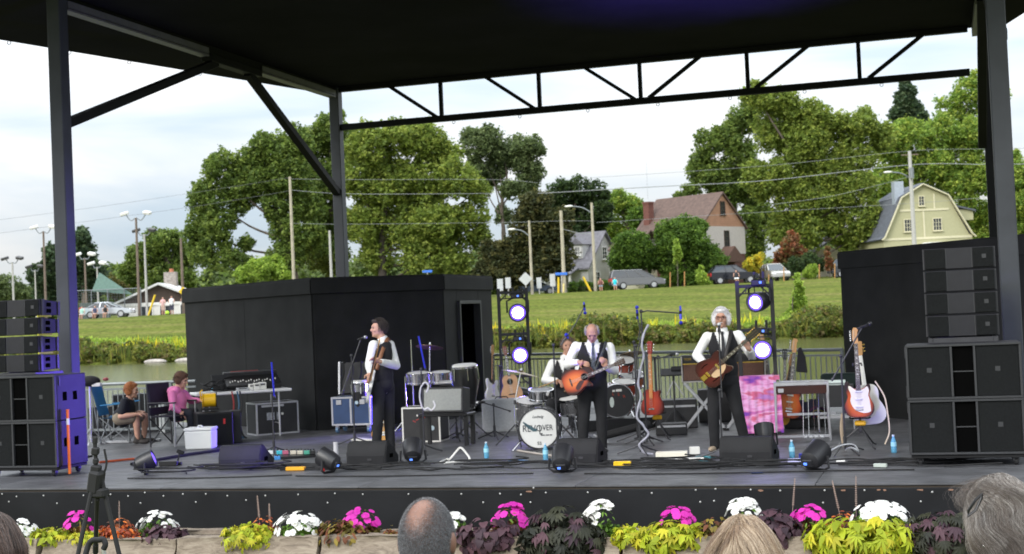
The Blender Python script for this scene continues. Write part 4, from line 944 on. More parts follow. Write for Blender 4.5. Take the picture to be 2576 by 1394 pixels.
# ------------------------------------------------------------------ sound system
m_spk = mat('speaker_black', (.014,.0145,.016), spec=.25, rough=.6, var=.2, scale=4, bump=.1, bscale=120)
m_side = mat('speaker_side', (.020,.020,.024), spec=.3, rough=.5, var=.2, scale=4, bump=.1, bscale=120)
m_gril = mat('grille_cloth', (.0115,.0125,.013), spec=.15, rough=.9, var=.15, scale=40, bump=.4, bscale=300)
m_slot = mat('recess_shade', (.003,.003,.003), rough=.9, var=0, spec=0)  # near-black stands in for the shade inside ports, recesses and sound holes
m_edge = mat('edge_grey', (.030,.031,.034), rough=.5, var=.1)
m_metal = mat('dark_metal', (.06,.06,.065), rough=.45, metal=.5, var=.1)
m_rubber = mat('black_rubber', (.012,.012,.013), rough=.8, var=.15)
def sub(name, label, x0, y0, z0, w_, d_, h_, grp):
 t = thing(name, label, 'subwoofer', (x0 + w_ / 2, y0, z0),0, grp)
 cb = MB(); cw = .105
 cb.box((0, d_ / 2 + .02, h_ / 2),(w_, d_ - .04, h_))
 cb.build('cabinet', m_side, t, bevel=.008)
 e = MB()   # front rim round the grilles and the central port
 for z in (.012, h_ - .012): e.box((0,.01, z),(w_, .045,.024))
 for x in (-w_ / 2 + .012,-cw - .012, cw + .012, w_ / 2 - .012): e.box((x, .0105, h_ / 2),(.024,.044, h_ - .05))
 e.build('front_rim', m_edge, t, bevel=.003)
 for s in (-1,1):
  xa, xb = cw + .024, w_ / 2 - .024
  g = MB().box((s * (xa + xb) / 2,.012, h_ / 2),(xb - xa, .016, h_ - .05)).build('grille', m_gril, t, bevel=.004)
  MB().box((s * (xa + xb) / 2,.003, h_ / 2 + .02),(.05,.004,.05)).build('badge', m_edge, g)
 MB().box((0,.034, h_ / 2),(cw * 2,.02, h_ - .05)).build('port', m_slot, t)
 MB().box((0,.02, h_ / 2),(cw * 2,.012,.012)).build('port_divider', m_edge, t)
 for s in (-1,1):
  for y in (.2,.42):
   MB().box((s * (w_ / 2 + .001), y, h_ * .52),(.008,.085,.11)).build('handle_recess', m_slot, t, bevel=.003)
  for z in (.08, h_ - .08): MB().box((s * (w_ / 2 + .003),.09, z),(.014,.03,.12)).build('rigging_track', m_metal, t, bevel=.003)
 return t
G_SUB = 'subwoofers in the two speaker stacks'
for (xr, yf, w_, side) in ((-10.776,15.171,1.06, 'orange pole'),(-.446 + 1.16,15.458,1.16, 'white guitar')):
 for k in (0,1):
  sub('subwoofer', '%s black double subwoofer of the stack beside the %s' % (('lower', 'upper')[k], side), xr - w_, yf, .12 + .582 * k, w_, .66,.578, G_SUB)
 t = thing('speaker_dolly', 'black wheeled dolly under the stack beside the %s' % side, 'dolly', (xr - w_ / 2, yf + .33,0),0, 'dollies under the speaker stacks')
 MB().box((0,0,.1),(w_ * .98,.64,.036)).build('board', m_black, t, bevel=.004)
 cm = MB().cyl((-.02,0,.04),(.02,0,.04),.04, n=12).mesh('wheel', m_rubber, bevel=.008); fm_ = MB().box((0,0,.07),(.06,.05,.05)).mesh('fork', m_metal)
 for sx in (-1,1):
  for sy in (-1,1):
   o = link('wheel', cm, t, (sx * (w_ / 2 - .1), sy * .25,0)); link('fork', fm_, o)
def array_box(name, label, x0, y0, z0, w_, h_, tilt, side):
 t = thing(name, label, 'speaker', (x0 + w_ / 2, y0, z0),0, 'line array speakers')
 t.rotation_euler = (tilt, 0,0)
 d_ = .46
 b = MB(); b.add([(-w_ / 2,0,.006),(w_ / 2,0,.006),(w_ / 2, d_, .03),(-w_ / 2, d_, .03),(-w_ / 2,0, h_ - .006),(w_ / 2,0, h_ - .006),(w_ / 2, d_, h_ - .03),(-w_ / 2, d_, h_ - .03)],[(3,2,1,0),(4,5,6,7),(0,1,5,4),(1,2,6,5),(2,3,7,6),(3,0,4,7)])
 b.build('cabinet', m_side, t, bevel=.006)
 for s in (-1,1):
  g = MB().box((s * w_ * .345,-.006, h_ / 2),(w_ * .29,.012, h_ - .03)).build('grille', m_gril, t, bevel=.003)
  if s > 0: MB().box((w_ * .36,-.014, h_ / 2 + .01),(.045,.005,.045)).build('badge', m_edge, g)
  # splayed horn flanks
  MB().add([(s * w_ * .19,-.004,.012),(s * w_ * .03,.05,.012),(s * w_ * .03,.05, h_ - .012),(s * w_ * .19,-.004, h_ - .012)],[(0,1,2,3)]).build('horn_flank', m_edge, t)
  MB().box((s * (w_ / 2 + .008),.06, h_ / 2),(.016,.05, h_ * .95)).build('rigging_bracket', m_metal, t, bevel=.003)
  MB().box((s * (w_ / 2 + .008), d_ - .05, h_ / 2),(.016,.04, h_ * .8)).build('rigging_bracket', m_metal, t, bevel=.003)
  for z in (.33,.68): MB().box((s * (w_ / 2 + .0),.2 + .0, h_ * z),(.008,.1,.055)).build('handle_recess', m_slot, t, bevel=.003)
 MB().box((0,.055, h_ / 2),(w_ * .06,.01, h_ - .02)).build('horn_slot', m_slot, t)
 return t
PLACE = ('lowest', 'second lowest', 'second highest', 'top')
for (xl, yf, zb, sd) in ((-.214,16.1,1.335, 'in front of the black wall'),(-12.37,16.05,1.30, 'beside the column with blue light')):
 for k in range(4):
  array_box('line_array_speaker', '%s black line array speaker %s' % (PLACE[k], sd), xl, yf + .006 * k * k, zb + .2475 * k, .732,.243,-.012 * k, sd)
 t = thing('array_frame', 'black base frame carrying the line array %s' % sd, 'frame', (xl + .366, yf + .23, zb - .062),0, 'base frames of the line arrays')
 f = MB()
 for s in (-1,1): f.box((s * .34,0,.03),(.05,.62,.056))
 f.box((0,-.285,.03),(.63,.05,.055)); f.box((0,.285,.03),(.63,.05,.055)); f.build('frame', m_metal, t, bevel=.004)
t = thing('orange_pole', 'thin orange pole with a white band leaning on the subwoofer side', 'pole', (-11.344,16.422,0.000),0)
o0, o1 = Vector((-10.72,15.34,.02)), Vector((-10.72,15.34,.80)); t.location = o0
m_or = mat('orange_plastic', (.85,.17,.02), rough=.4, var=.05)
MB().cyl((0,0,0),(0,0,.80),.019, n=10).build('tube', m_or, t, smooth=40)
MB().cyl((0,0,.62),(0,0,.70),.0205, n=10).build('band', m_lampw, t, smooth=40)
MB().cyl((0,0,.80),(0,0,.815),.021, n=10).build('cap', m_or, t)
m_yst = mat('strap_yellow', (.45,.42,.03), rough=.6)
for k in (1,2,3):
 tag(MB().box((-11.62 + .0,16.18,1.30 + .2475 * k + .003),(.02,.3,.022)).build('ratchet_strap', m_yst), '%s yellow strap between the line array speakers' % ('lowest', 'middle', 'highest')[k - 1], 'strap', 'straps in the line array')
# ------------------------------------------------------------------ floor wedges
m_wg = mat('wedge_black', (.018,.018,.020), spec=.25, rough=.65, var=.2, scale=5, bump=.25, bscale=150)
def wedge(label, px, rz=0., w_=.56, d_=.48, h_=.30):
 t = thing('floor_monitor', label, 'stage monitor', (px[0], px[1],0), rz, 'floor monitors along the stage front')
 # outline in depth and height: vertical back toward the audience, sloping grille toward the band
 pr = [(0,0),(0,.15),(.07,.285),(.14, h_),(d_, .09),(d_, 0)]
 b = MB(); M = Matrix.Rotation(PI / 2,4, 'Z') @ Matrix.Identity(4)
 b.prism(pr, w_, Matrix.Translation((0,0,0)) @ Matrix.Rotation(PI / 2,4, 'Z'))
 b.build('cabinet', m_wg, t, bevel=.012, seg=2, smooth=40)
 n_ = Vector((0,.21,.32)).normalized()
 g = MB(); g.box((0,.315,.198),(w_ - .05,.36,.012),(-.567,0,0)); g.build('grille', m_gril, t, bevel=.003)
 MB().box((0,-.002,.075),(w_ * .9,.008,.11)).build('back_panel', m_wg, t, bevel=.003)
 for s in (-1,1): MB().box((s * (w_ / 2 + .001),.2,.11),(.006,.12,.05)).build('handle_recess', m_slot, t, bevel=.002)
 MB().box((.05,-.008,.08),(.05,.01,.025)).build('connector_plate', m_metal, t)
 return t
wedge('black wedge monitor in front of the white cooler and pedals', (-8.573,15.806,0.000),.1)
wedge('black wedge monitor at the bassist\'s feet', (-6.938,16.013,-0.000),.04,.52)
wedge('black wedge monitor in front of the acoustic guitarist', (-4.229,15.949,-0.000),-.02,.50)
wedge('black wedge monitor in front of the white-haired singer', (-2.250,15.895,0.000),-.06,.6)
# ------------------------------------------------------------------ lamps
BLUE = (.16,.09,1.0)
m_lens = mat('lens_lit', (1,1,1), emit=(.72,.66,1.0), estr=9., var=0)
m_vglow = mat('violet_glow', (.1,.08,.5), emit=(.20,.10,1.0), estr=1.1, var=0)  # violet glow, also used for the halo round the lenses
m_lamp = mat('lamp_body', (.02,.02,.023), rough=.4, var=.1)
m_disp = mat('lamp_display', (.05,.1,.5), emit=(.1,.25,1.0), estr=1.3, var=0)
def spot(name, par, loc, direction, power, size=1.2, col=BLUE, blend=.6):
 l = bpy.data.lights.new(name, 'SPOT'); l.energy = power; l.color = col; l.spot_size = size; l.spot_blend = blend if power < 5000 else 1.0; l.shadow_soft_size = .08
 o = bpy.data.objects.new(name, l); C.objects.link(o); o.parent = par; o.location = loc
 o.rotation_euler = Vector(direction).to_track_quat('-Z', 'Y').to_euler(); return o
def stage_lamp(label, loc, aim, power, lit=True, hang=False, r=.12, L_=.24, size=1.2, group=None, name='stage_lamp', lens_r=None, stren=None):
 """round LED lamp in a yoke; aim: direction of the beam"""
 t = thing(name, label, 'stage light', loc, 0, group)
 a = Vector(aim).normalized(); lr = lens_r or r * .82
 back = -a * L_ * .5
 MB().lathe([(r * .45,-.03),(r * .80,0),(r * .93, L_ * .3),(r, L_ * .7),(r, L_),(r * .9, L_ + .004),(lr + .004, L_ - .015)],20, back, a).build('barrel', m_lamp, t, smooth=35)
 li = lr * .74
 MB().lathe([(li, L_ - .006),(li * .9, L_ - .002),(0, L_ + .004)],20, back, a).build('lens', m_lens if lit else m_vglow, t, smooth=50)
 MB().lathe([(lr, L_ - .014),(li + .001, L_ - .006)],24, back, a, False).build('halo_ring', m_vglow, t, smooth=50)  # glowing ring added to give the lens its violet halo
 up = Vector((0,0,1)); side = a.cross(up)
 if side.length < .2: side = Vector((1,0,0))
 side.normalize()
 s = 1 if hang else -1
 if hang:
  MB().tube([side * (r + .025), side * (r + .025) + up * (r + .04), side * r * .5 + up * (r + .09), side * -r * .5 + up * (r + .09), side * -(r + .025) + up * (r + .04), side * -(r + .025)],.016,6).build('yoke', m_lamp, t)
  MB().box(up * (r + .12),(.2,.14,.09)).build('head_base', m_lamp, t, bevel=.015)
  for q in (-1,1):
   MB().cyl(up * (r + .16) + side * .07 * q, up * (r + .27) + side * .07 * q, .018, n=8).build('clamp', m_lamp, t)
  MB().box(up * (r + .12) + Vector((.03,-.072,0)),(.03,.005,.03)).build('display', m_disp, t)
 else:
  zf = -loc[2] + .012
  MB().tube([side * (r + .02), side * (r + .03) + up * zf * .8, side * (r - .02) + up * zf, -side * (r - .02) + up * zf, -side * (r + .03) + up * zf * .8,-side * (r + .02)],.014,6).build('yoke', m_lamp, t)
  MB().box(back * 1.28 + Vector((0,0,0)),(.11,.03,.08), a.to_track_quat('Y', 'Z').to_matrix()).build('rear_panel', m_lamp, t, bevel=.006)
  MB().box(back * 1.44 + side * -.02,(.035,.012,.022), a.to_track_quat('Y', 'Z').to_matrix()).build('display', m_disp, t)
 if power: spot('lamp_beam', t, a * (L_ * .5 + .03), a, power, size)
 return t
# light towers
m_tw = mat('tower_black', (.02,.02,.022), rough=.5, var=.1)
def tower(label, p, x0, x1, ztop, rungs, zb=0.):
 t = thing('light_tower', label, 'light tower', p, facing(p), 'light towers')
 for x in (x0, x1):
  MB().bar((x, 0,0),(x, 0, ztop + .05),.055).build('upright', m_tw, t, bevel=.004)
  MB().box((x, .25,.02),(.06,1.0,.04)).build('foot', m_tw, t, bevel=.004)
 for z in rungs:
  MB().bar((x0,0, z),(x1,0, z),.045).build('crossbar', m_tw, t, bevel=.003)
  MB().bar((x0,0, z - .10),(x1,0, z - .10),.018).build('lower_bar', m_tw, t)
  for f in (.25,.5,.75): MB().bar((x0 + (x1 - x0) * f, 0, z),(x0 + (x1 - x0) * f, 0, z - .1),.015).build('strut', m_tw, t)
  for x, s in ((x0,1),(x1,-1)): MB().bar((x, 0, z - .16),(x + s * .14,0, z - .02),.022).build('corner_brace', m_tw, t)
 return t
tower('black light tower with two lamps beside the doorway of the cabin', (-6.942,22.448,0.000),-.235,.235,2.18,(2.16,1.46,.75))
tower('black light tower with two lamps behind the white-haired singer', (-2.535,19.557,-0.000),-.235,.235,2.07,(2.04,1.43,.7))
G_L = 'lamps hanging in the light towers'
stage_lamp('upper glaring lamp of the tower by the cabin doorway', (-6.866,22.471,1.821),(.28,-1,-.06),8, hang=True, r=.155, L_=.24, size=1.6, group=G_L, lens_r=.128)
stage_lamp('lower glaring lamp of the tower by the cabin doorway', (-6.857,22.474,1.107),(.28,-1,.0),8, hang=True, r=.155, L_=.24, size=1.6, group=G_L, lens_r=.128)
stage_lamp('upper lamp turned sideways in the tower behind the singer', (-2.471,19.566,1.825),(-.42,-1,-.12),8, hang=True, r=.14, L_=.26, size=1.6, group=G_L, lens_r=.11)
stage_lamp('lower glaring lamp behind the headstock of the singer\'s guitar', (-2.465,19.567,1.152),(.12,-1,.0),8, hang=True, r=.14, L_=.24, size=1.6, group=G_L, lens_r=.12)
stage_lamp('lit lamp low between the tower feet behind the acoustic guitar', (-6.840,22.479,0.447),(-.60,-.80,.13),1600, r=.12, L_=.2, size=.86, group='small lit lamps behind the drums', lens_r=.09)
G_PAR = 'round black lamps on the stage floor'
def par(label, px, aim, power, r=.125, L_=.23, size=1.1, lit=True, z=.16):
 return stage_lamp(label, (px[0], px[1], z), aim, power, lit, False, r, L_, size, G_PAR, 'floor_lamp')
par('round floor lamp on its side near the orange pole', (-9.643,15.386,0.000),(.80,.35,.35),0,.115,.22, lit=False)
par('round floor lamp with a red plug between the pedals and the bassist\'s monitor', (-7.127,15.338,0.000),(-.86,.14,.42),260,.12,.22,1.5)
par('round floor lamp with yoke at the bassist\'s shoes', (-6.428,16.309,0.000),(-.25,.75,.7),12,.13,.22)
par('round floor lamp in front of the acoustic guitarist\'s monitor', (-4.204,15.214,0.000),(-.1,.85,.60),80,.125,.24,.6)
par('round floor lamp before the pedal steel, beside the blue box', (-1.411,15.160,0.000),(.40,.85,.40),60,.13,.26)
par('floor lamp with a bright white dome at the singer\'s monitor', (-2.231,17.521,0.000),(-.14,.48,1.0),6500,.125,.2,.85, z=.19)
l_ = spot('lamp_beam', bpy.data.objects['floor_lamp.005'],(-.03,0,.2),(-.62,.05,1.0),45,.6)  # extra beam added to this lamp to light the singer
MB().cyl((0,0,0),(0,.02,-.02),.02, n=8).build('red_plug', mat('red_plastic', (.5,.02,.02), rough=.4), bpy.data.objects['floor_lamp.001'], loc=(-.02,-.13,-.1))
spot('lamp_beam', bpy.data.objects['floor_lamp.001'],(0,0,.15),(-.05,1.75,1.42),70,.26)  # second beam added inside the lamp for the bassist's face
# ------------------------------------------------------------------ guitars
def mirror(pts): return pts + [(-x, z) for x, z in reversed(pts) if abs(x) > 1e-6]
def smooth_outline(pts, n=5): return [(p.x, p.y) for p in curve_pts([(x, z, 0) for x, z in pts], n, True)]
OUT = {
 'strat': [(0,0),(.10,.004),(.155,.055),(.163,.13),(.132,.20),(.118,.25),(.135,.31),(.128,.365),(.10,.372),(.066,.335),(.03,.318),(-.03,.318),(-.075,.345),(-.105,.395),(-.135,.405),(-.152,.36),(-.138,.29),(-.122,.235),(-.14,.18),(-.165,.12),(-.155,.05),(-.10,.004)],
 'single': [(0,0),(.11,.006),(.168,.06),(.17,.14),(.135,.21),(.115,.26),(.13,.315),(.115,.345),(.085,.325),(.055,.315),(.03,.33),(0,.345),(-.06,.35),(-.115,.33),(-.135,.285),(-.12,.24),(-.14,.20),(-.17,.13),(-.165,.06),(-.11,.006)],
 'acoustic': mirror([(0,0),(.12,.010),(.188,.07),(.20,.15),(.168,.24),(.136,.30),(.14,.37),(.135,.43),(.09,.485),(0,.495)]),
 'cutaway': [(0,0),(.12,.010),(.188,.07),(.20,.15),(.168,.24),(.136,.30),(.145,.35),(.16,.40),(.13,.415),(.07,.385),(.035,.40),(.03,.49),(-.09,.485),(-.135,.43),(-.14,.37),(-.136,.30),(-.168,.24),(-.20,.15),(-.188,.07),(-.12,.010)],
 'hollow': [(0,0),(.13,.008),(.20,.075),(.205,.16),(.165,.25),(.148,.30),(.17,.36),(.165,.42),(.135,.44),(.09,.405),(.035,.385),(-.035,.385),(-.09,.405),(-.135,.44),(-.165,.42),(-.17,.36),(-.148,.30),(-.165,.25),(-.205,.16),(-.20,.075),(-.13,.008)]}
def burst(name, inner, mid, outer, c=(0,.17), s=(.205,.26)):
 if name in _mats: return _mats[name]
 m = bpy.data.materials.new(name); m.use_nodes = True; t = m.node_tree; b = t.nodes['Principled BSDF']
 b.inputs['Roughness'].default_value = .35; b.inputs['Coat Weight'].default_value = .25; b.inputs['Specular IOR Level'].default_value = .3
 tcn = t.nodes.new('ShaderNodeTexCoord'); mp_ = t.nodes.new('ShaderNodeMapping')
 mp_.inputs['Location'].default_value = (-c[0] / s[0],0,-c[1] / s[1]); mp_.inputs['Scale'].default_value = (1 / s[0],0,1 / s[1])
 ln = t.nodes.new('ShaderNodeVectorMath'); ln.operation = 'LENGTH'
 r = t.nodes.new('ShaderNodeValToRGB'); e = r.color_ramp.elements
 e[0].position = .30; e[0].color = (*inner, 1); e[1].position = .84; e[1].color = (*outer, 1)
 k = e.new(.58); k.color = (*mid, 1)
 t.links.new(tcn.outputs['Object'], mp_.inputs[0]); t.links.new(mp_.outputs[0], ln.inputs[0]); t.links.new(ln.outputs['Value'], r.inputs[0]); t.links.new(r.outputs[0], b.inputs['Base Color'])
 _mats[name] = m
 return m
m_rose = mat('rosewood', (.045,.024,.016), rough=.45, var=.2, scale=20)
m_maple = mat('maple_neck', (.55,.30,.12), rough=.35, var=.12, scale=10)
m_mahog = mat('mahogany', (.20,.055,.03), rough=.35, var=.15, scale=10)
m_chrome = mat('chrome', (.75,.75,.76), rough=.15, metal=1, var=0)
m_gold = mat('gold_metal', (.75,.50,.12), rough=.25, metal=1, var=0)
m_string = mat('string_wire', (.6,.6,.58), rough=.3, metal=1, var=0)
m_cream = mat('cream_plastic', (.78,.74,.62), rough=.35, var=.04)
m_blackp = mat('black_plastic', (.012,.012,.013), rough=.35, var=.1)
m_white = mat('white_lacquer', (.78,.78,.76), rough=.25, var=.03, coat=.5)
def guitar(name, label, kind, bodym, sidem=None, neckm=None, fretm=None, headm=None, guard=None, hole=False, pick=0, pickm=None, tun=m_chrome, six=(3,3), scale=1., headshape='sym', neck_len=None, thick=None, group='guitars on the stage', bridge=None, fholes=False):
 t = thing(name, label, 'guitar', (0,0,0),0, group)
 o = smooth_outline(OUT[kind],4); acoustic = kind in ('acoustic', 'cutaway')
 th = thick or (.10 if acoustic else .065 if kind == 'hollow' else .045)
 zb = max(z for _, z in OUT[kind])
 b = MB(); b.prism(o, th); bd = b.build('body', bodym, t, bevel=.008 if not acoustic else .004, seg=2, smooth=50)
 if sidem:   # rim strip round the body
  rm = MB(); k = len(o); e = .0015
  ctr = (0, zb * .45)
  oo = [(x + (x - ctr[0]) * .012, z + (z - ctr[1]) * .012) for x, z in o]
  for y0, y1 in ((-th / 2 + .004, th / 2 - .004),):
   rm.add([(x, y0, z) for x, z in oo] + [(x, y1, z) for x, z in oo],[(i, k + i, k + (i + 1) % k, (i + 1) % k) for i in range(k)])
  rm.build('rim', sidem, t, smooth=50)
 zn0 = zb - (.10 if kind in ('strat', 'single') else .0 if acoustic else .03); zn1 = neck_len or (.83 if not acoustic else .86)
 yf = -th / 2
 MB().box((0, yf + .004,(zb - .03 + zn1) / 2),(.05,.022, zn1 - zb + .03), taper=(.84,.9)).build('neck', neckm or m_maple, t, bevel=.005)
 fb = MB().box((0, yf - .011,(zn0 - .02 + zn1) / 2),(.055,.007, zn1 - zn0 + .02), taper=(.78,1)).build('fretboard', fretm or m_rose, t)
 fm = MB().box((0,0,0),(.045,.002,.0022)).mesh('fret', m_chrome)
 for i in range(1,16):
  z = zn1 - (zn1 - .12) * (1 - 2 ** (-i / 12.))
  if z > zn0: link('fret', fm, fb, (0, yf - .0155, z))
 for i in (3,5,7,9,12):
  z = zn1 - (zn1 - .12) * (1 - (2 ** (-i / 12.) + 2 ** (-(i - 1) / 12.)) / 2)
  if z > zn0: MB().box((0, yf - .0152, z),(.018,.0012,.010)).build('inlay', m_cream, fb)
 hs = {'sym': [(-.024,0),(-.034,.03),(-.040,.17),(-.012,.18),(0,.172),(.012,.18),(.040,.17),(.034,.03),(.024,0)],
    'side': [(-.022,0),(-.030,.03),(-.038,.06),(-.034,.15),(-.02,.185),(.02,.18),(.035,.155),(.022,.13),(.028,.03),(.022,0)],
    'long': [(-.024,0),(-.036,.03),(-.042,.22),(-.014,.235),(0,.225),(.014,.235),(.042,.22),(.036,.03),(.024,0)]}[headshape]
 hd = MB().prism(hs, .016, Matrix.Translation((0, yf + .004, zn1))).build('headstock', headm or neckm or m_maple, t, bevel=.003)
 tm = MB(); tm.cyl((0,.01,0),(0,-.018,0),.005, n=6); tm = tm.mesh('tuning_peg', tun)
 tk = MB().ball((0,0,0),(.013,.006,.009),8,5).mesh('tuner_button', tun, smooth=60)
 for s, k in ((-1, six[0]),(1, six[1])):
  for i in range(k):
   z = zn1 + .03 + (max(h_[1] for h_ in hs) - .06) * (i + .5) / k
   link('tuning_peg', tm, hd, (s * .018, yf, z)); link('tuner_button', tk, hd, (s * .056, yf + .004, z))
 if guard:
  gm, gp = guard; MB().prism(smooth_outline(gp, 4),.003, Matrix.Translation((0, yf - .002,0))).build('pickguard', gm, t)
 if hole:
  MB().cyl((0, yf - .0015, zb - .13),(0, yf + .002, zb - .13),.050, n=20).build('sound_hole', m_slot, t)
  MB().lathe([(.052,0),(.060,0),(.060,.002),(.052,.002)],20,(0, yf - .0003, zb - .13),(0,-1,0), False).build('rosette', m_rose, t)
 for i in range(pick):
  z = .12 + i * (.17 / max(1, pick - 1)) if pick > 1 else .2
  MB().box((0, yf - .008, z),(.082,.014,.034 if kind != 'strat' else .020)).build('pickup', pickm or m_cream, t, bevel=.003)
 if fholes:
  for s in (-1,1): MB().tube([(s * .115, yf - .001,.10),(s * .125, yf - .001,.15),(s * .115, yf - .001,.21)],.006,5).build('f_hole', m_slot, t)
 bz = bridge or (.13 if acoustic else .085)
 MB().box((0, yf - .006, bz),(.12 if acoustic else .085,.012,.022)).build('bridge', m_rose if acoustic else tun, t, bevel=.003)
 sb = MB()
 for i in range(6): sb.bar((-.021 + i * .0084, yf - .014, bz),(-.017 + i * .0068, yf - .018, zn1 + .01),.0012)
 tag(sb.build('strings', m_string, t), kind='stuff')
 t.scale = (scale,) * 3
 return t
def pose(o, org, neck, face):
 """put the body's foot at org, the neck along `neck`, the front toward `face`"""
 z = Vector(neck).normalized(); f = Vector(face); y = -(f - z * f.dot(z)).normalized(); x = y.cross(z)
 o.matrix_world = Matrix.Translation(org) @ Matrix((x, y, z)).transposed().to_4x4() @ Matrix.Diagonal((*o.scale, 1))
 return o
G_ST = 'guitar stands'
def guitar_stand(label, p, zt, m=m_metal, yk=True, rz=0.):
 t = thing('guitar_stand', label, 'guitar stand', p, rz, G_ST)
 MB().cyl((0,0,.18),(0,0, zt),.014, n=8).build('pole', m, t, smooth=40)
 lm = MB().tube([(0,0,.26),(0,-.28,.03),(0,-.33,.015)],.011,6).mesh('leg', m)
 for a in (.5,.5 + 2.09,.5 + 4.19): link('leg', lm, t, (0,0,0),(0,0, a))
 MB().cyl((0,0,.2),(0,0,.30),.028, n=10).build('hub', m, t)
 if yk: MB().box((0,-.02,.30),(.13,.05,.06)).build('yellow_clutch', mat('stand_yellow', (.85,.48,.01), rough=.4, var=.05), t, bevel=.015)
 MB().tube([(-.05,-.10, zt - .02),(-.05,-.05, zt),(.05,-.05, zt),(.05,-.10, zt - .02)],.010,6).build('yoke', m, t)
 for s in (-1,1): MB().tube([(0,0,.36),(s * .1,-.05,.36),(s * .12,-.14,.38)],.010,6).build('rest_arm', m_rubber, t)
 return t
m_sun = burst('sunburst_finish', (.62,.16,.02),(.50,.08,.012),(.022,.008,.006))
m_sunac = burst('sunburst_acoustic', (.62,.17,.03),(.42,.07,.015),(.03,.009,.006),(0,.19),(.21,.30))
m_cherry = burst('cherry_finish', (.42,.05,.02),(.30,.025,.012),(.10,.012,.008))
m_natural = mat('spruce_top', (.55,.29,.13), rough=.35, var=.12, scale=14, coat=.4)
# sunburst electric and white acoustic on one stand
SP = Vector((-1.066,17.418,0.000)); fa = facing(SP)
guitar_stand('guitar stand with yellow clutch holding the sunburst electric guitar', SP, 1.02, rz=fa)
cam_dir = Vector((-SP.x, -SP.y, 0)).normalized()
g1 = guitar('electric_guitar', 'sunburst electric guitar with cream pickguard hanging on a stand', 'strat', m_sun, neckm=m_maple, guard=(m_cream, [(.125,.10),(.115,.20),(.105,.25),(.115,.30),(.095,.345),(.05,.315),(-.03,.31),(-.095,.355),(-.11,.33),(-.085,.25),(-.095,.18),(-.06,.10),(0,.06),(.06,.045),(.12,.06)]), pick=3, pickm=m_white, six=(6,0), headshape='side', scale=1.06)
pose(g1, SP + Vector((0,0,.38)) + cam_dir * .11,(-.01,.07,1), cam_dir)
g2 = guitar('acoustic_guitar', 'white acoustic guitar with pale strap behind the sunburst electric', 'acoustic', m_white, neckm=m_white, fretm=m_white, headm=m_maple, tun=m_gold, scale=.98)
pose(g2, SP + Vector((.12,.06,.27)) - cam_dir * .07,(-.09,.05,1),(-.25,1,0))
stp = MB(); stp.tube(curve_pts([(.20,-.02,.80),(.30,-.06,.62),(.33,-.1,.42),(.34,-.1,.2),(.28,-.08,.05)],5),.009,5)
st_ = tag(stp.build('guitar_strap', mat('strap_pale', (.68,.58,.44), rough=.8), smooth=60), 'pale strap dangling from the white acoustic guitar', 'strap'); st_.location = SP
stp = MB(); stp.tube(curve_pts([(-.20,-.02,.42),(-.22,-.06,.25),(-.21,-.08,.1),(-.19,-.1,.03)],5),.02,5)
st_ = tag(stp.build('guitar_strap', mat('strap_brown', (.36,.28,.20), rough=.8), smooth=60), 'brown strap hanging below the sunburst guitar beside the mic stand', 'strap'); st_.location = SP
# red guitar behind the hose stand
RP = Vector((-3.856,18.925,0.000))
guitar_stand('guitar stand with yellow clutch holding the cherry red guitar', RP, 1.12, rz=facing(RP))
cd2 = Vector((-RP.x, -RP.y, 0)).normalized()
g3 = guitar('electric_guitar', 'cherry red guitar with orange neck hanging by the drum riser', 'single', m_cherry, neckm=mat('neck_orange', (.62,.22,.04), rough=.3, var=.1), fretm=mat('neck_orange', ()), headm=mat('head_red', (.30,.03,.02), rough=.3), tun=m_chrome, pick=0)
pose(g3, RP + Vector((-.05,-.05,.34)) + cd2 * .1,(.0,.06,1), cd2 + Vector((-.5,0,0)))
# guitars behind the grey amplifier
g4 = guitar('acoustic_guitar', 'natural top acoustic guitar leaning behind the light grey amplifier', 'acoustic', m_natural, neckm=m_mahog, sidem=m_mahog, hole=True, headm=m_mahog, scale=.86)
GP = Vector((-6.574,20.926,0.000))
pose(g4, Vector((-6.653,21.303,0.409)),(-.16,.12,1),(.30,-1,0))
g5 = guitar('electric_guitar', 'white electric guitar seen edge-on at the end of the cabin', 'strat', m_white, neckm=m_maple, pick=3, six=(6,0), headshape='side', scale=.9)
pose(g5, Vector((-7.167,21.798,0.398)),(.02,.08,1),(1,-.55,0))
guitar_stand('guitar stand behind the light grey amplifier', Vector((-7.197,22.350,0.000)),.95, yk=False)
# guitars behind the pedal steel
g6 = guitar('electric_guitar', 'guitar with dark neck and tan headstock standing behind the pedal steel', 'strat', m_sun, neckm=m_maple, pick=3, six=(6,0), headshape='side', scale=1.1)
pose(g6, Vector((-2.186,19.779,0.183)),(.13,.1,1),(.2,-1,0))
g7 = guitar('acoustic_guitar', 'dark headed guitar in front of the tan headstock behind the pedal steel', 'acoustic', mat('guitar_plum', (.10,.03,.05), rough=.3), neckm=m_mahog, headm=m_blackp, scale=.92)
pose(g7, Vector((-2.293,20.409,0.172)),(.03,.12,1),(.1,-1,0))
g8 = guitar('electric_guitar', 'yellow guitar body half hidden by the pedal steel leg', 'strat', mat('guitar_yellow', (.72,.36,.03), rough=.25, coat=.5), neckm=m_maple, pick=2, six=(6,0), headshape='side')
pose(g8, Vector((-2.324,19.803,0.106)),(.22,.25,1),(.75,-.8,0))
g9 = guitar('electric_guitar', 'rose red guitar standing over the tie-dye cloth', 'strat', mat('guitar_rose', (.42,.07,.08), rough=.3), neckm=m_maple, pick=2, six=(6,0), headshape='side')
pose(g9, Vector((-2.488,20.487,0.429)),(-.12,.1,1),(.4,-1,0))
gA = guitar('electric_guitar', 'yellow bodied guitar glimpsed between the bassist\'s legs', 'single', mat('guitar_amber', (.62,.30,.05), rough=.25, coat=.5), neckm=m_maple, pick=2, scale=.9)
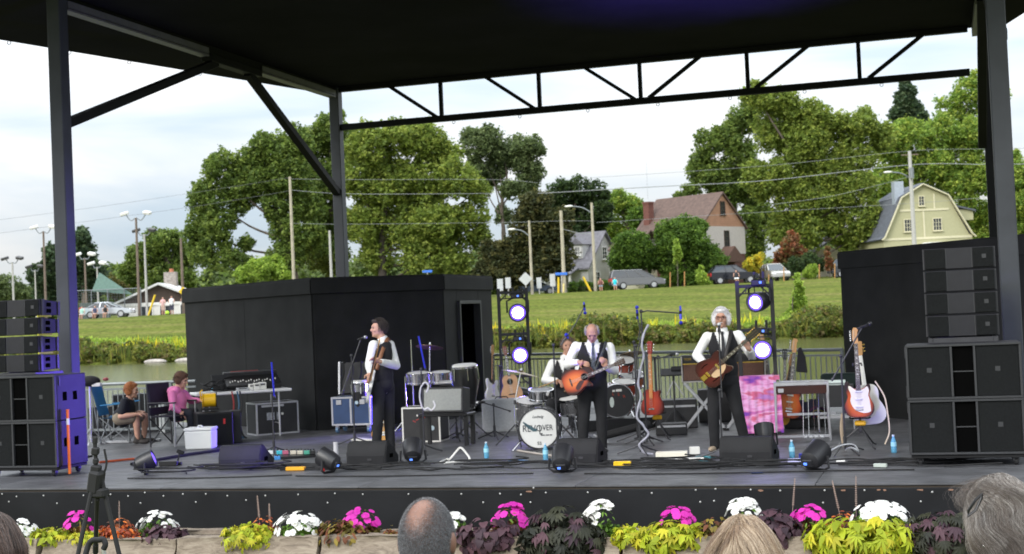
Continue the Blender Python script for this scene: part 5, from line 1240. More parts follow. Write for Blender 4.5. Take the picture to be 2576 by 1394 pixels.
pose(gA, Vector((-7.947,18.974,0.040)),(-.1,.2,1),(.5,-1,0))
tag(MB().prism([(-.06,0),(.10,-.02),(.08,.2),(.03,.34),(-.01,.33)],.05, Matrix.Translation((0,0,0))).build('black_cloth', mat('cloth_black', (.012,.012,.016), rough=.95), bevel=.01, loc=(-1.988,19.801,0.823), rot=(0,0,.2)), 'black cloth hanging from the tan headstock', 'cloth')
# ------------------------------------------------------------------ amplifiers, cases and boxes
def boxthing(name, label, cat, p, rz, size, m, edge=None, em=None, bevel=.01, group=None, z=0., ew=.03):
 t = thing(name, label, cat, (p[0], p[1], z), rz, group)
 w_, d_, h_ = size
 MB().box((0, d_ / 2, h_ / 2), size).build('case_body', m, t, bevel=bevel)
 if edge:
  e = MB()
  for x in (-1,1):
   for y in (0,1): e.box((x * (w_ / 2 - ew / 2 + .004), y * d_ + (ew / 2 - .004) * (1 - 2 * y), h_ / 2),(ew, ew, h_ + .006))
   for z_ in (0,1): e.box((x * (w_ / 2 - ew / 2 + .0045), d_ / 2, z_ * h_ + (ew / 2 - .0045) * (1 - 2 * z_)),(ew, d_ - 2 * ew, ew))
  for y in (0,1):
   for z_ in (0,1): e.box((0, y * d_ + (ew / 2 - .0042) * (1 - 2 * y), z_ * h_ + (ew / 2 - .0042) * (1 - 2 * z_)),(w_ - 2 * ew, ew, ew))
  e.build('edge_trim', em or m_alu, t)
 return t
m_alu = mat('aluminium', (.62,.62,.64), rough=.35, metal=.7, var=.1)
m_casek = mat('case_black', (.022,.022,.024), rough=.55, var=.25, bump=.1, bscale=80)
m_gray = mat('grille_silver', (.40,.41,.43), rough=.7, var=.12, scale=60, bump=.5, bscale=220)
def amp(label, p, rz, size, gm, cm, zoff=0., tilt=0., top=.0, group='guitar amplifiers', trim=None, legend=None):
 w_, d_, h_ = size
 t = thing('guitar_amp', label, 'amplifier', (p[0], p[1], zoff), rz, group); t.rotation_euler = (tilt, 0, rz)
 MB().box((0, d_ / 2, h_ / 2), size).build('cabinet', cm, t, bevel=.012)
 hg = h_ - .06 - top
 MB().box((0,-.002,.03 + hg / 2),(w_ - .06,.014, hg)).build('grille', gm, t, bevel=.004)
 if top: MB().box((0,-.004, h_ - .03 - top / 2),(w_ - .06,.012, top - .02)).build('control_panel', m_blackp, t)
 if trim: MB().box((0,-.006,.03 + hg + .008),(w_ - .05,.012,.016)).build('trim_strip', trim, t)
 if legend: text_mesh('lettering', legend[0], legend[1], legend[2], t, legend[3],(PI / 2,0,0))
 MB().tube([(-.1, d_ / 2, h_),(-.08, d_ / 2, h_ + .03),(.08, d_ / 2, h_ + .03),(.1, d_ / 2, h_)],.010,6).build('handle', m_rubber, t)
 return t
amp('light grey square amplifier with metal grille beside the bass drum', (-6.590,20.464,0.000),.22,(.60,.30,.50), m_gray, mat('amp_grey', (.40,.41,.42), rough=.5, var=.08))
m_combo = mat('combo_cloth', (.33,.34,.33), rough=.85, var=.08, scale=40, bump=.4, bscale=260)
amp('grey-fronted black combo amplifier tilted back on the black bench', (-6.834,18.537,-0.000),-.02,(.62,.28,.36), m_combo, m_casek, .455,-.12)
bn = thing('bench', 'black bench under the tilted grey combo amplifier', 'bench', (-6.793,18.423,0.000),-.02)
MB().box((0,.16,.43),(.74,.36,.045)).build('seat', m_blackp, bn, bevel=.01)
lm = MB().box((0,0,.205),(.05,.05,.41)).mesh('leg', m_blackp)
for x in (-.33,.33):
 for y in (.03,.30): link('leg', lm, bn, (x, y, 0))
cs = boxthing('flight_case', 'black case with white edges under the snare stand, red writing on it', 'case', (-7.369,19.061,0.000),.02,(.58,.4,.50), m_casek, True, m_lampw, ew=.022)
for x, z, a_ in ((-.10,.30,.5),(-.05,.325,-.4),(.0,.345,.6),(.045,.35,-.3)): MB().box((x, -.0045, z),(.05,.004,.012),(0, a_, 0)).build('red_scrawl', mat('red_print', (.35,.03,.03), rough=.6, var=0), cs)
for x in (-.03,.07): MB().box((x, -.005,.385),(.06,.006,.025)).build('sticker', m_lampw, cs)
MB().cyl((.17,-.002,.2),(.17,-.008,.2),.035, n=12).build('sticker', mat('sticker_blue', (.45,.58,.65), rough=.5), cs)
# blue road case with open lid
rc = boxthing('road_case', 'blue road case with silver edges and open black lid behind the bassist', 'case', (-9.207,20.730,0.000),.05,(.66,.5,.45), mat('case_blue', (.03,.065,.16), rough=.5, var=.15), True, ew=.028, z=.13)
for x in (-.27,.27):
 for y in (.08,.42):
  o = MB().cyl((x - .02, y, -.075),(x + .02, y, -.075),.05, n=12).build('caster', mat('caster_blue', (.10,.20,.35), rough=.4), rc); MB().box((x, y, -.03),(.05,.06,.06)).build('fork', m_alu, o)
MB().box((0,-.004,.225),(.03,.01,.39)).build('edge_trim', m_alu, rc)
for x in (-.2,.2): MB().box((x, -.008,.37),(.09,.014,.08)).build('latch', m_alu, rc, bevel=.004)
MB().box((0,.44,.74),(.62,.05,.50),(-.1,0,0)).build('lid', m_casek, rc)
le = MB(); le.box((-.322,.43,.74),(.03,.14,.53),(-.1,0,0)); le.build('lid_edge', m_alu, rc)
for x in (-.2,-.05,.1,.22): MB().tube(curve_pts([(x, .34,.99),(x + .02,.22,1.0),(x + .03,.2,.84),(x - .02,.24,.72)],4),.016,5).build('cable_loop', m_rubber, rc)
# two small amplifiers on folding X stands behind the singer
m_dia = mat('diamond_cloth', (.075,.030,.022), rough=.85, var=.0)
def _dia():
 t = m_dia.node_tree; b_ = t.nodes['Principled BSDF']
 tcn = t.nodes.new('ShaderNodeTexCoord'); mp_ = t.nodes.new('ShaderNodeMapping'); mp_.inputs['Rotation'].default_value = (0, PI / 4,0); mp_.inputs['Scale'].default_value = (28,28,28)
 ck = t.nodes.new('ShaderNodeTexBrick'); ck.offset = 0; ck.inputs['Color1'].default_value = (.085,.034,.026,1); ck.inputs['Color2'].default_value = (.06,.024,.018,1); ck.inputs['Mortar'].default_value = (.24,.15,.10,1); ck.inputs['Mortar Size'].default_value = .06; ck.inputs['Brick Width'].default_value = 1; ck.inputs['Row Height'].default_value = 1
 sx = t.nodes.new('ShaderNodeSeparateXYZ'); cx = t.nodes.new('ShaderNodeCombineXYZ')
 t.links.new(tcn.outputs['Object'], mp_.inputs[0]); t.links.new(mp_.outputs[0], sx.inputs[0]); t.links.new(sx.outputs[0], cx.inputs[0]); t.links.new(sx.outputs[2], cx.inputs[1]); t.links.new(cx.outputs[0], ck.inputs[0]); t.links.new(ck.outputs[0], b_.inputs['Base Color'])
_dia()
def xstand(label, p, rz, zt, w_=.5):
 t = thing('folding_stand', label, 'amp stand', p, rz, 'silver folding X stands')
 for y in (.02,.30):
  for s in (-1,1):
   MB().bar((-s * w_ * .55, y + .012 * s, .02),(s * w_ * .5, y + .012 * s, zt - .02),.034).build('leg', m_alu, t, bevel=.006)
   MB().box((-s * w_ * .55, y + .012 * s, .02),(.06,.04,.035)).build('rubber_foot', m_rubber, t)
 for s in (-1,1): MB().bar((s * w_ * .5,-.02, zt - .015),(s * w_ * .5,.36, zt - .015),.03).build('rail', m_alu, t)
 MB().cyl((0,-.01, zt / 2),(0,.33, zt / 2),.014, n=8).build('pivot', m_metal, t)
 return t
AY = 20.666305910615435
AL, AR = (-3.397,20.050,0.709),(-2.794,20.050,0.693)
zA = .70
for (q, lab, lg) in ((AL, 'left', ('VOX', .05, m_gold, (-.2,-.014,.335))),(AR, 'right', ('DELUXE', .035, m_lampw, (.14,-.014,.335)))):
 nm = 'behind the singer\'s strumming arm' if lab == 'left' else 'behind the singer\'s fretting hand'
 am_ = amp('small brown diamond-cloth amplifier %s' % nm, q, facing(q),(.60,.27,.39), m_dia, m_casek, zA, 0,.10, 'small amplifiers behind the singer', m_gold, lg)
 e_ = MB(); e_.box((-.29,-.012,.195),(.018,.012,.37)); e_.box((.29,-.012,.195),(.018,.012,.37)); e_.box((0,-.0125,.012),(.56,.012,.02)); e_.build('edge_trim', mat('trim_grey', (.34,.32,.31), rough=.5), am_)
 if lab == 'right':
  for i in range(8): MB().box((.07 + i * .024,-.016,.318 + .006 * (i % 3)),(.011,.006,.035)).build('name_plate', m_lampw, am_)
 xstand('silver X stand under the amplifier %s' % nm, (q[0], q[1],0), facing(q), zA, .52)
# tie-dye cloth
m_tie = bpy.data.materials.new('tie_dye'); m_tie.use_nodes = True
def _tie():
 t = m_tie.node_tree; b_ = t.nodes['Principled BSDF']; b_.inputs['Roughness'].default_value = .9
 tcn = t.nodes.new('ShaderNodeTexCoord'); mp_ = t.nodes.new('ShaderNodeMapping'); mp_.inputs['Scale'].default_value = (.8,1,3.4); mp_.inputs['Rotation'].default_value = (0,.25,0)
 n = t.nodes.new('ShaderNodeTexNoise'); n.inputs['Scale'].default_value = 1.5; n.inputs['Detail'].default_value = 3; n.inputs['Distortion'].default_value = .5
 r = t.nodes.new('ShaderNodeValToRGB'); e = r.color_ramp.elements
 e[0].position = .30; e[0].color = (.10,.03,.30,1); e[1].position = .75; e[1].color = (.75,.25,.40,1)
 for ps, c_ in ((.40,(.22,.06,.42)),(.47,(.62,.16,.42)),(.53,(.80,.45,.75)),(.58,(.62,.12,.22)),(.66,(.45,.22,.60))):
  k = e.new(ps); k.color = (*c_, 1)
 t.links.new(tcn.outputs['Object'], mp_.inputs[0]); t.links.new(mp_.outputs[0], n.inputs[0]); t.links.new(n.outputs[0], r.inputs[0]); t.links.new(r.outputs[0], b_.inputs['Base Color'])
_tie()
TP = (-2.502,19.378,0.000)
b = MB(); k, rows = 30,12
for j in range(rows + 1):
 for i in range(k + 1):
  x = -.27 + .54 * i / k; z = .02 + .78 * j / rows
  b.v.append((x * (1 + .10 * (1 - j / rows)),-.02 * math.sin(i * 1.3) * (1 - .6 * j / rows) - .05 * (1 - j / rows), z))
for i in range(k + 1): b.v.append((-.27 + .54 * i / k, .28,.80))
for j in range(rows + 1):
 for i in range(k): b.f.append((j * (k + 1) + i, j * (k + 1) + i + 1,(j + 1) * (k + 1) + i + 1,(j + 1) * (k + 1) + i)); b.mi.append(0)
o = tag(b.build('tie_dye_cloth', m_tie, smooth=70), 'pink and purple tie-dye cloth draped over a case beside the pedal steel', 'cloth'); o.location = TP; o.rotation_euler = (0,0, facing(TP))
tag(MB().box((0,.15,.39),(.5,.25,.78)).build('covered_case', m_casek, bevel=.02, loc=TP, rot=(0,0, facing(TP))), 'case hidden under the tie-dye cloth', 'case')
# pedal steel
PS = (-1.846,18.403,0.000); ps = thing('pedal_steel', 'pedal steel guitar on four silver legs with a foot bar', 'pedal steel guitar', PS, facing(PS) + .02)
MB().box((0,.12,.735),(.70,.24,.05)).build('deck', m_alu, ps, bevel=.006)
MB().box((0,.01,.655),(.64,.02,.105)).build('front_apron', mat('apron_plum', (.045,.008,.010), rough=.25, coat=.6), ps, bevel=.003)
MB().box((-.26,-.002,.655),(.07,.006,.05)).build('name_plate', m_alu, ps)
MB().box((0,.23,.655),(.64,.02,.105)).build('back_apron', m_blackp, ps)
for x in (-.335,.335): MB().box((x, .12,.66),(.03,.26,.13)).build('end_plate', m_alu, ps, bevel=.004)
for x in (-.33,.33):
 for y in (.0,.26): MB().cyl((x * 1.0, y, .62),(x * 1.04, y - .02 + .04 * (y > .1),0),.017,.013,8).build('leg', m_alu, ps, smooth=40)
MB().box((0,-.01,.06),(.68,.06,.035)).build('pedal_bar', m_alu, ps, bevel=.005)
for i in range(4): MB().box((.02 + i * .07,-.06,.06),(.045,.14,.015),(.15,0,0)).build('pedal', m_alu, ps, bevel=.003)
for i in range(5): MB().cyl((.0 + i * .07,.0,.07),(.02 + i * .065,.06,.61),.004, n=5).build('pull_rod', m_chrome, ps)
for z_ in (.32,): MB().box((.12,.30, z_),(.62,.02,.03)).build('cross_bar', m_alu, ps)
sb = MB()
for i in range(10): sb.bar((-.3,.05 + i * .012,.772),(.3,.05 + i * .012,.772),.002)
tag(sb.build('strings', m_string, ps), kind='stuff')
MB().box((-.29,.11,.775),(.05,.16,.03)).build('tuner_head', m_chrome, ps, bevel=.006)
# cushions with mandala pattern
m_man = bpy.data.materials.new('mandala_print'); m_man.use_nodes = True
def _man():
 t = m_man.node_tree; b_ = t.nodes['Principled BSDF']; b_.inputs['Roughness'].default_value = .8
 tcn = t.nodes.new('ShaderNodeTexCoord'); ln = t.nodes.new('ShaderNodeVectorMath'); ln.operation = 'LENGTH'
 mp_ = t.nodes.new('ShaderNodeMapping'); mp_.inputs['Scale'].default_value = (1,0,1); mp_.inputs['Location'].default_value = (0,0,-.13)
 sc_m = t.nodes.new('ShaderNodeMath'); sc_m.operation = 'MULTIPLY'; sc_m.inputs[1].default_value = 5.5
 r = t.nodes.new('ShaderNodeValToRGB'); r.color_ramp.interpolation = 'CONSTANT'; e = r.color_ramp.elements
 e[0].position = 0; e[0].color = (.35,.08,.03,1); e[1].position = .2; e[1].color = (.03,.02,.08,1)
 for ps_, c_ in ((.32,(.20,.03,.10)),(.45,(.02,.02,.06)),(.58,(.16,.15,.04)),(.68,(.03,.02,.07)),(.82,(.10,.02,.08)),(.93,(.02,.02,.05))):
  k = e.new(ps_); k.color = (*c_, 1)
 t.links.new(tcn.outputs['Object'], mp_.inputs[0]); t.links.new(mp_.outputs[0], ln.inputs[0]); t.links.new(ln.outputs['Value'], sc_m.inputs[0]); t.links.new(sc_m.outputs[0], r.inputs[0]); t.links.new(r.outputs[0], b_.inputs['Base Color'])
_man()
for (px, lab) in (((-2.117,20.201,-0.000), 'nearer the tie-dye cloth'),((-1.818,20.330,0.000), 'farther from the tie-dye cloth')):
 tag(MB().box((0,.1,.26),(.31,.2,.26),(-.15,0,0)).build('gig_bag', m_man, bevel=.03, seg=2, loc=(px[0], px[1],.0), rot=(0,0, facing(px))), 'dark bag printed with round mandala pattern, %s' % lab, 'bag', 'mandala bags behind the pedal steel')
 tag(MB().box((0,.12,.065),(.34,.24,.13)).build('black_case', m_casek, bevel=.01, loc=(px[0], px[1],0), rot=(0,0, facing(px))), 'low black case under the mandala bag %s' % lab, 'case', 'low cases behind the pedal steel')
sd_ = thing('side_table', 'small dark table with pale towel behind the pedal steel', 'table', (-1.543,19.969,0.000), facing((-1.543,19.969,0.000)))
MB().box((0,.15,.46),(.52,.36,.30)).build('cloth_cover', m_casek, sd_, bevel=.01); MB().box((0,.15,.17),(.5,.34,.03)).build('shelf', m_alu, sd_)
for x in (-.24,.24):
 for y in (0,.3): MB().cyl((x, y, 0),(x, y, .32),.012, n=6).build('leg', m_alu, sd_)
tag(MB().box((0,0,0),(.34,.12,.07)).build('towel', mat('towel_pale', (.62,.70,.68), rough=.95), bevel=.03, seg=2, loc=Vector((-1.543,19.969,0.000)) + Vector((0,.1,.645))), 'pale folded towel on the dark table by the black wall', 'towel')
tag(MB().box((0,0,0),(.62,.3,.2)).build('green_case', mat('case_green', (.012,.028,.024), rough=.7), bevel=.03, loc=(-1.584,21.974,0.576)), 'dark green case lying behind the mic stand by the black wall', 'case')
# ------------------------------------------------------------------ drums and stands
m_head = mat('drum_head', (.70,.70,.68), rough=.5, var=.04)
m_spark = mat('silver_sparkle', (.20,.20,.21), rough=.3, metal=.6, var=.8, scale=120)
m_redwood = mat('red_shell', (.30,.05,.025), rough=.2, var=.25, coat=.8)
m_brass = mat('cymbal_bronze', (.32,.22,.10), rough=.3, metal=.9, var=.2, scale=30)
def drum(name, label, p, r, dep, axis, shell, group='drums on the stage', head=m_head, lugs=8, parent=None, hoop=m_chrome):
 """p: centre of the struck head, axis points out of the head"""
 t = thing(name, label, 'drum', p, 0, group)
 a = Vector(axis).normalized(); q = a.to_track_quat('Z', 'Y'); M = q.to_matrix()
 MB().lathe([(r, -dep),(r, -.006)],28,(0,0,0), a, False).build('shell', shell, t, smooth=40)
 MB().lathe([(0,-.002),(r * .97,-.002),(r * .98,-.012)],28,(0,0,0), a).build('drum_head', head, t, smooth=40)
 for z in (-.008,-dep + .008):
  MB().lathe([(r + .001, z - .014),(r + .014, z - .012),(r + .014, z + .012),(r - .004, z + .014)],28,(0,0,0), a, False).build('hoop', hoop, t, smooth=40)
 lg = MB().box((r + .008,0,-dep / 2),(.02,.022, min(.12, dep * .6))).mesh('lug', m_chrome, bevel=.004)
 for i in range(lugs):
  o = link('lug', lg, t); o.rotation_mode = 'QUATERNION'
  o.rotation_quaternion = q @ Euler((0,0,2 * PI * i / lugs + .2)).to_quaternion()
 if dep > .05: MB().lathe([(0,-dep + .001),(r * .97,-dep + .001)],20,(0,0,0), a).build('drum_head', head, t)
 return t
def tripod(label, p, zt, m=m_metal, r=.011, spread=.3, rz=.4, cat='stand', name='stand', group='stands on the stage', zh=.28):
 t = thing(name, label, cat, p, rz, group)
 MB().cyl((0,0,.05),(0,0, zt), r, r * .8,8).build('pole', m, t, smooth=40)
 lm = MB().tube([(0,0, zh),(0,-spread * .75,.05),(0,-spread, .012)],.009,6).mesh('leg', m)
 for k in range(3): link('leg', lm, t, (0,0,0),(0,0, k * 2 * PI / 3))
 MB().cyl((0,0, zh - .03),(0,0, zh + .05),.02, n=8).build('collar', m, t)
 return t
def cymbal(label, p, r, tilt, stand_p, m=m_brass):
 t = thing('cymbal', label, 'cymbal', p, 0, 'cymbals on the stage'); t.rotation_euler = tilt
 MB().lathe([(0,.035),(r * .12,.03),(r * .2,.012),(r * .6,.004),(r, -.012),(r, -.014),(r * .2,.008),(0,.02)],32).build('plate', m, t, smooth=30)
 MB().cyl((0,0,.03),(0,0,.065),.012, n=8).build('wing_nut', m_chrome, t)
 q = Vector(stand_p); d = Vector(p) - q
 s = thing('cymbal_stand', 'stand carrying the ' + label, 'stand', q, .5, 'cymbal stands')
 MB().cyl((0,0,.2),(0,0, d.z * .6),.014, n=8).build('tube', m_chrome, s, smooth=40)
 Mi = Euler((0,0,-.5)).to_matrix()
 MB().cyl((0,0, d.z * .6), tuple(Mi @ d),.009, n=8).build('tube', m_chrome, s, smooth=40)
 MB().cyl((0,0, d.z * .57),(0,0, d.z * .63),.02, n=8).build('collar', m_metal, s)
 lm = MB().tube([(0,0,.3),(0,-.26,.05),(0,-.3,.012)],.010,6).mesh('leg', m_metal)
 for k in range(3): link('leg', lm, s, (0,0,0),(0,0, k * 2 * PI / 3))
 return t
# main kit
KP = Vector((-5.176,17.649,0.000)); fk = facing(KP) - .10
kd = Vector((math.sin(fk),-math.cos(fk),0))
kc = KP + Vector((0,0,.285))
kick = drum('bass_drum', 'white-fronted bass drum with the band name lettered across it', kc, .262,.40, kd, m_spark, lugs=10, hoop=mat('hoop_dark', (.05,.05,.055), rough=.3, metal=.3))
m_ink = mat('ink_black', (.03,.035,.04), rough=.6, var=0)
RK = (PI / 2,0, fk)
def on_head(x, z, e=.003): return Vector((math.cos(fk) * x, math.sin(fk) * x, z)) + kd * e
text_mesh('lettering', 'REVO', .125, m_ink, kick, on_head(-.085,-.0), RK, .0006, sx=.84)
text_mesh('lettering', 'VER', .105, m_ink, kick, on_head(.115,.006), RK, .0006, sx=.78)
text_mesh('lettering', 'L', .175, m_ink, kick, on_head(.022,-.025), RK, .0006, sx=.55)
for x0, x1 in ((.02,.075),(.085,.13),(.138,.17)): MB().box((0,0,0),(x1 - x0,.001,.012)).build('small_print', m_ink, kick, loc=on_head((x0 + x1) / 2,-.088), rot=(0,0, fk))
text_mesh('lettering', 'Ludwig', .05, m_ink, kick, on_head(-.012,.155), RK, .0006, shear=.35)
text_mesh('lettering', '55', .06, m_ink, kick, on_head(0., -.195), RK, .0006)
MB().prism([(-.10,.03),(-.02,-.03),(.03,-.03),(.035,-.0),(.0,.012),(-.06,.05),(-.14,.1),(-.15,.09)],.001).build('emblem', mat('ink_teal', (.05,.10,.12), rough=.6, var=.2), kick, loc=on_head(-.06,-.005,.0035), rot=(0,0, fk))
for s in (-1,1): MB().cyl(on_head(s * .20,-.1,-.1), on_head(s * .36,-.28,.02),.012, n=8).build('spur', m_chrome, kick)
def VP(p): return Vector(p)
back = -kd
drum('floor_tom', 'silver sparkle tom standing beside the bass drum, near the grey amplifier', (-5.646,18.906,0.570),.205,.30,(.12,-.22,1), m_spark)
drum('snare_drum', 'shallow snare drum just below the drummer\'s hand', Vector((-5.358,18.337,0.734)) + back * .35,.165,.14,(.05,-.15,1), m_chrome)
drum('rack_tom', 'silver tom half hidden by the acoustic guitarist', Vector((-4.919,18.289,0.625)) + back * .3,.17,.22,(-.1,-.25,1), m_spark)
tripod('chrome stand holding the snare drum', Vector((-5.372,18.604,0.000)),.56, m_chrome, zh=.22)
tripod('chrome hi-hat stand between the bass drum and the acoustic guitarist', Vector((-5.035,18.939,0.000)),.92, m_chrome, zh=.3)
cymbal('wide bronze ride cymbal tilted by the light tower', (-5.590,18.303,0.992),.27,(-.12,.22,0),(-5.683,18.274,0.000))
cymbal('upper bronze cymbal over the silver timbales', (-7.862,20.860,1.339),.22,(-.22,.05,0),(-7.877,20.830,0.000))
cymbal('dark cymbal behind the red toms', (-4.710,21.250,1.105),.20,(-.2,-.2,0),(-4.748,21.388,0.000))
# second kit with red shells
m_bk2 = mat('black_head', (.03,.03,.032), rough=.45, var=.1)
k2p = Vector((-4.824,20.724,0.000)); f2 = facing(k2p) + .25; d2 = Vector((math.sin(f2),-math.cos(f2),0))
k2 = drum('bass_drum', 'red bass drum with black front head behind the acoustic guitarist', k2p + Vector((0,0,.42)),.25,.36, d2, m_redwood, head=m_bk2)
def on2(x, z): return Vector((math.cos(f2) * x, math.sin(f2) * x, z)) + d2 * .003
m_rpr = mat('red_letter', (.40,.06,.03), rough=.6, var=0)
for i, ch_ in enumerate('LER'): text_mesh('lettering', ch_, .065, m_rpr, k2, on2(-.06 + i * .085,.105 - .012 * i * i),(PI / 2,-.18 * (i - .3), f2),.0006)
for x, z, w_, h_ in ((-.05,.15,.04,.03),(.03,.155,.09,.035)): MB().box((0,0,0),(w_, .001, h_)).build('sticker', m_lampw, k2, loc=on2(x, z), rot=(0,0, f2))
MB().ball((0,0,0),(.035,.002,.08),12,8).build('sticker', mat('sticker_pale', (.55,.62,.58), rough=.5), k2, loc=on2(-.085,-.02), rot=(0,0, f2))
for s in (-1,1): MB().cyl(on2(s * .2,-.12) - d2 * .1, on2(s * .32,-.41),.013, n=8).build('spur', m_chrome, k2)
rs = thing('drum_riser', 'low black riser under the red drums', 'riser', k2p + Vector((0,.45,0)), f2)
MB().box((0,0,.08),(1.5,1.3,.16)).build('platform', m_blackp, rs, bevel=.01)
b2 = -d2
drum('rack_tom', 'upper red tom with chrome rims above the black-fronted drum', Vector((-4.688,20.936,1.025)) + b2 * .15,.15,.17, d2 * .5 + Vector((0,0,1)), m_redwood)
drum('rack_tom', 'lower orange-red tom beside the guitar stand', Vector((-4.624,21.132,0.789)) + b2 * .2,.19,.19, d2 * .35 + Vector((0,0,1)), mat('orange_shell', (.45,.13,.05), rough=.2, var=.25, coat=.8))
drum('floor_tom', 'small red drum just left of the cherry guitar neck', Vector((-4.620,20.698,0.693)) + b2 * .3,.17,.22, d2 * .25 + Vector((0,0,1)), m_redwood)
tripod('chrome stand of the red toms', Vector((-4.646,21.091,0.000)),.85, m_chrome)
# timbales and congas
drum('timbale', 'larger silver timbale under the cymbal, nearer the bassist', (-7.999,20.661,0.937),.19,.16,(.03,-.12,1), m_chrome)
drum('timbale', 'smaller silver timbale beside the conga with pale head', (-7.606,20.611,0.941),.165,.16,(.03,-.12,1), m_chrome)
tripod('chrome stand under the silver timbales', Vector((-7.839,20.622,0.000)),.82, m_chrome)
tripod('thin upright chrome rod beside the timbales', Vector((-8.189,20.887,0.000)),1.46, m_chrome, r=.010)
m_congak = mat('conga_black', (.015,.015,.016), rough=.3, var=.2, coat=.4)
def conga(label, p, zt, r, m, h_=.72, tilt=0.):
 t = thing('conga', label, 'conga', (p[0], p[1], zt),0, 'congas on the stage'); t.rotation_euler = (tilt, 0,0)
 MB().lathe([(r * .62,-h_),(r * .98,-h_ * .55),(r * 1.12,-h_ * .38),(r, -.02)],24).build('shell', m, t, smooth=50)
 MB().lathe([(0,.012),(r * .9,.010),(r * 1.0,.0),(r * 1.02,-.02)],24).build('drum_head', m_head, t, smooth=40)
 MB().lathe([(r * 1.03,-.05),(r * 1.06,-.045),(r * 1.06,-.02),(r * 1.03,-.015)],24, caps=False).build('hoop', m_chrome, t, smooth=40)
 MB().lathe([(r * .64,-h_),(r * .66,-h_ + .05)],24, caps=False).build('foot_band', m_chrome, t)
 lm = MB().bar((r * 1.08,0,-.03),(r * 1.16,0,-h_ * .33),.014).mesh('tension_rod', m_chrome)
 for k in range(6): link('tension_rod', lm, t, None, (0,0, k * PI / 3))
 return t
c1 = conga('dark conga with chrome collar behind the bassist\'s strumming hand', (-9.091,20.846,0.000),.83,.125, m_congak, .62)
MB().lathe([(.142,-.17),(.148,-.05)],24, caps=False).build('chrome_collar', m_chrome, c1, smooth=40)
MB().cyl((-.0,-.139,-.34),(-.0,-.145,-.34),.03, n=12).build('sticker', mat('sticker_blue', ()), c1)
conga('second conga with bright head close to the bassist\'s elbow', Vector((-9.328,21.594,0.000)) + Vector((.02,.25,0)),1.0,.12, m_congak, .7)
cg = conga('tall black conga with wide pale head at the cabin doorway', (-6.931,19.826,0.000),1.07,.185, m_congak, .66,.08)
tripod('dark conga stand with spread feet at the cabin doorway', Vector((-6.686,19.365,0.000)),.5, m_metal, spread=.34)
tripod('black stand with small blue lit clip beside the tall conga', Vector((-7.107,20.042,0.000)),.92, m_metal)
tag(MB().box((0,0,0),(.10,.06,.05)).build('clip_light', m_disp, bevel=.01, loc=(-7.155,20.025,0.784)), 'small blue lit clip on the stand beside the tall conga', 'light')
tag(MB().box((0,.05,0),(.26,.10,.03),(.3,0,0)).build('percussion_tray', m_alu, bevel=.005, loc=(-7.302,19.973,0.809)), 'small silver tray between the timbales and the tall conga', 'tray')
# chrome rig lit by the lamps beside the white-edged case
tripod('chrome stand behind the white-edged flight case', Vector((-8.040,20.200,0.000)),.9, m_chrome)
# ------------------------------------------------------------------ microphone stands
m_mgrey = mat('mic_silver', (.55,.56,.58), rough=.4, metal=.6, var=.1)
m_mbluelit = mat('stand_blue_lit', (.02,.03,.55), rough=.3, var=.05, metal=.2)  # blue stage light painted into the colour of booms and mics
def mic_stand(label, p, pts, zt, m=m_metal, mic=True, mlen=.17, boomr=.009, mdir=None, bm_=None, legs=True, spread=.30, mm=None, foot='tripod'):
 """pts: boom points relative to the base, the last one carrying the microphone"""
 t = thing('mic_stand', label, 'microphone stand', p, 0, 'microphone stands')
 MB().cyl((0,0,.03),(0,0, zt),.0125,.010,8).build('pole', m, t, smooth=40)
 if foot == 'tripod':
  lm = MB().tube([(0,0,.12),(0,-spread * .6,.05),(0,-spread, .012)],.010,6).mesh('leg', m)
  for k in range(3): link('leg', lm, t, (0,0,0),(0,0,.5 + k * 2 * PI / 3))
  MB().cyl((0,0,.08),(0,0,.2),.02, n=8).build('hub', m, t)
 else: MB().lathe([(.13,0),(.13,.02),(.03,.035),(.02,.06)],20).build('round_base', m, t, smooth=40)
 if pts:
  MB().tube(pts, boomr, 7).build('boom', bm_ or m, t, smooth=50)
  MB().ball((0,0, zt),.024,8,6).build('clutch', m, t)
  MB().cyl(pts[0], Vector(pts[0]).lerp(Vector(pts[1]),.12),.016, n=8).build('counterweight', m, t)
  e = Vector(pts[-1])
 else: e = Vector((0,0, zt))
 if mic:
  d = Vector(mdir) if mdir else (e - Vector(pts[-2])).normalized()
  d.normalize(); s = e - d * mlen * .35
  MB().lathe([(.010,0),(.013,.02),(.017, mlen * .62),(.020, mlen * .64)],10, s, d).build('microphone', mm or m_lamp, t, smooth=40)
  MB().ball(s + d * mlen * .8,.026,10,7).build('mic_grille', m_mgrey if mm is None else mm, t, smooth=60)
  MB().cyl(e + d * .01, e - d * .03,.019, n=8).build('mic_clip', m_rubber, t)
 return t
mic_stand('black boom mic stand at the bassist\'s mouth', (-8.253,18.676,-0.000),[(-0.144,-0.064,0.754),(0.048,0.021,1.289),(0.136,0.060,1.538)],1.30, mdir=(1,-.1,.25))
mic_stand('blue lit boom stand over the row of effect pedals', (-8.914,17.437,0.000),[(0.027,0.014,0.795),(0.019,0.010,0.986),(0.010,0.006,1.282)],.86, mic=False, bm_=m_mbluelit, boomr=.012)
m_s = mic_stand('dark stand with blue lit boom and white cable loops before the combo amplifier', (-6.690,17.388,0.000),[(0.054,0.021,1.112),(0.030,0.012,1.271),(-0.012,-0.005,1.558)],1.12, mic=False, bm_=m_mbluelit, boomr=.012)
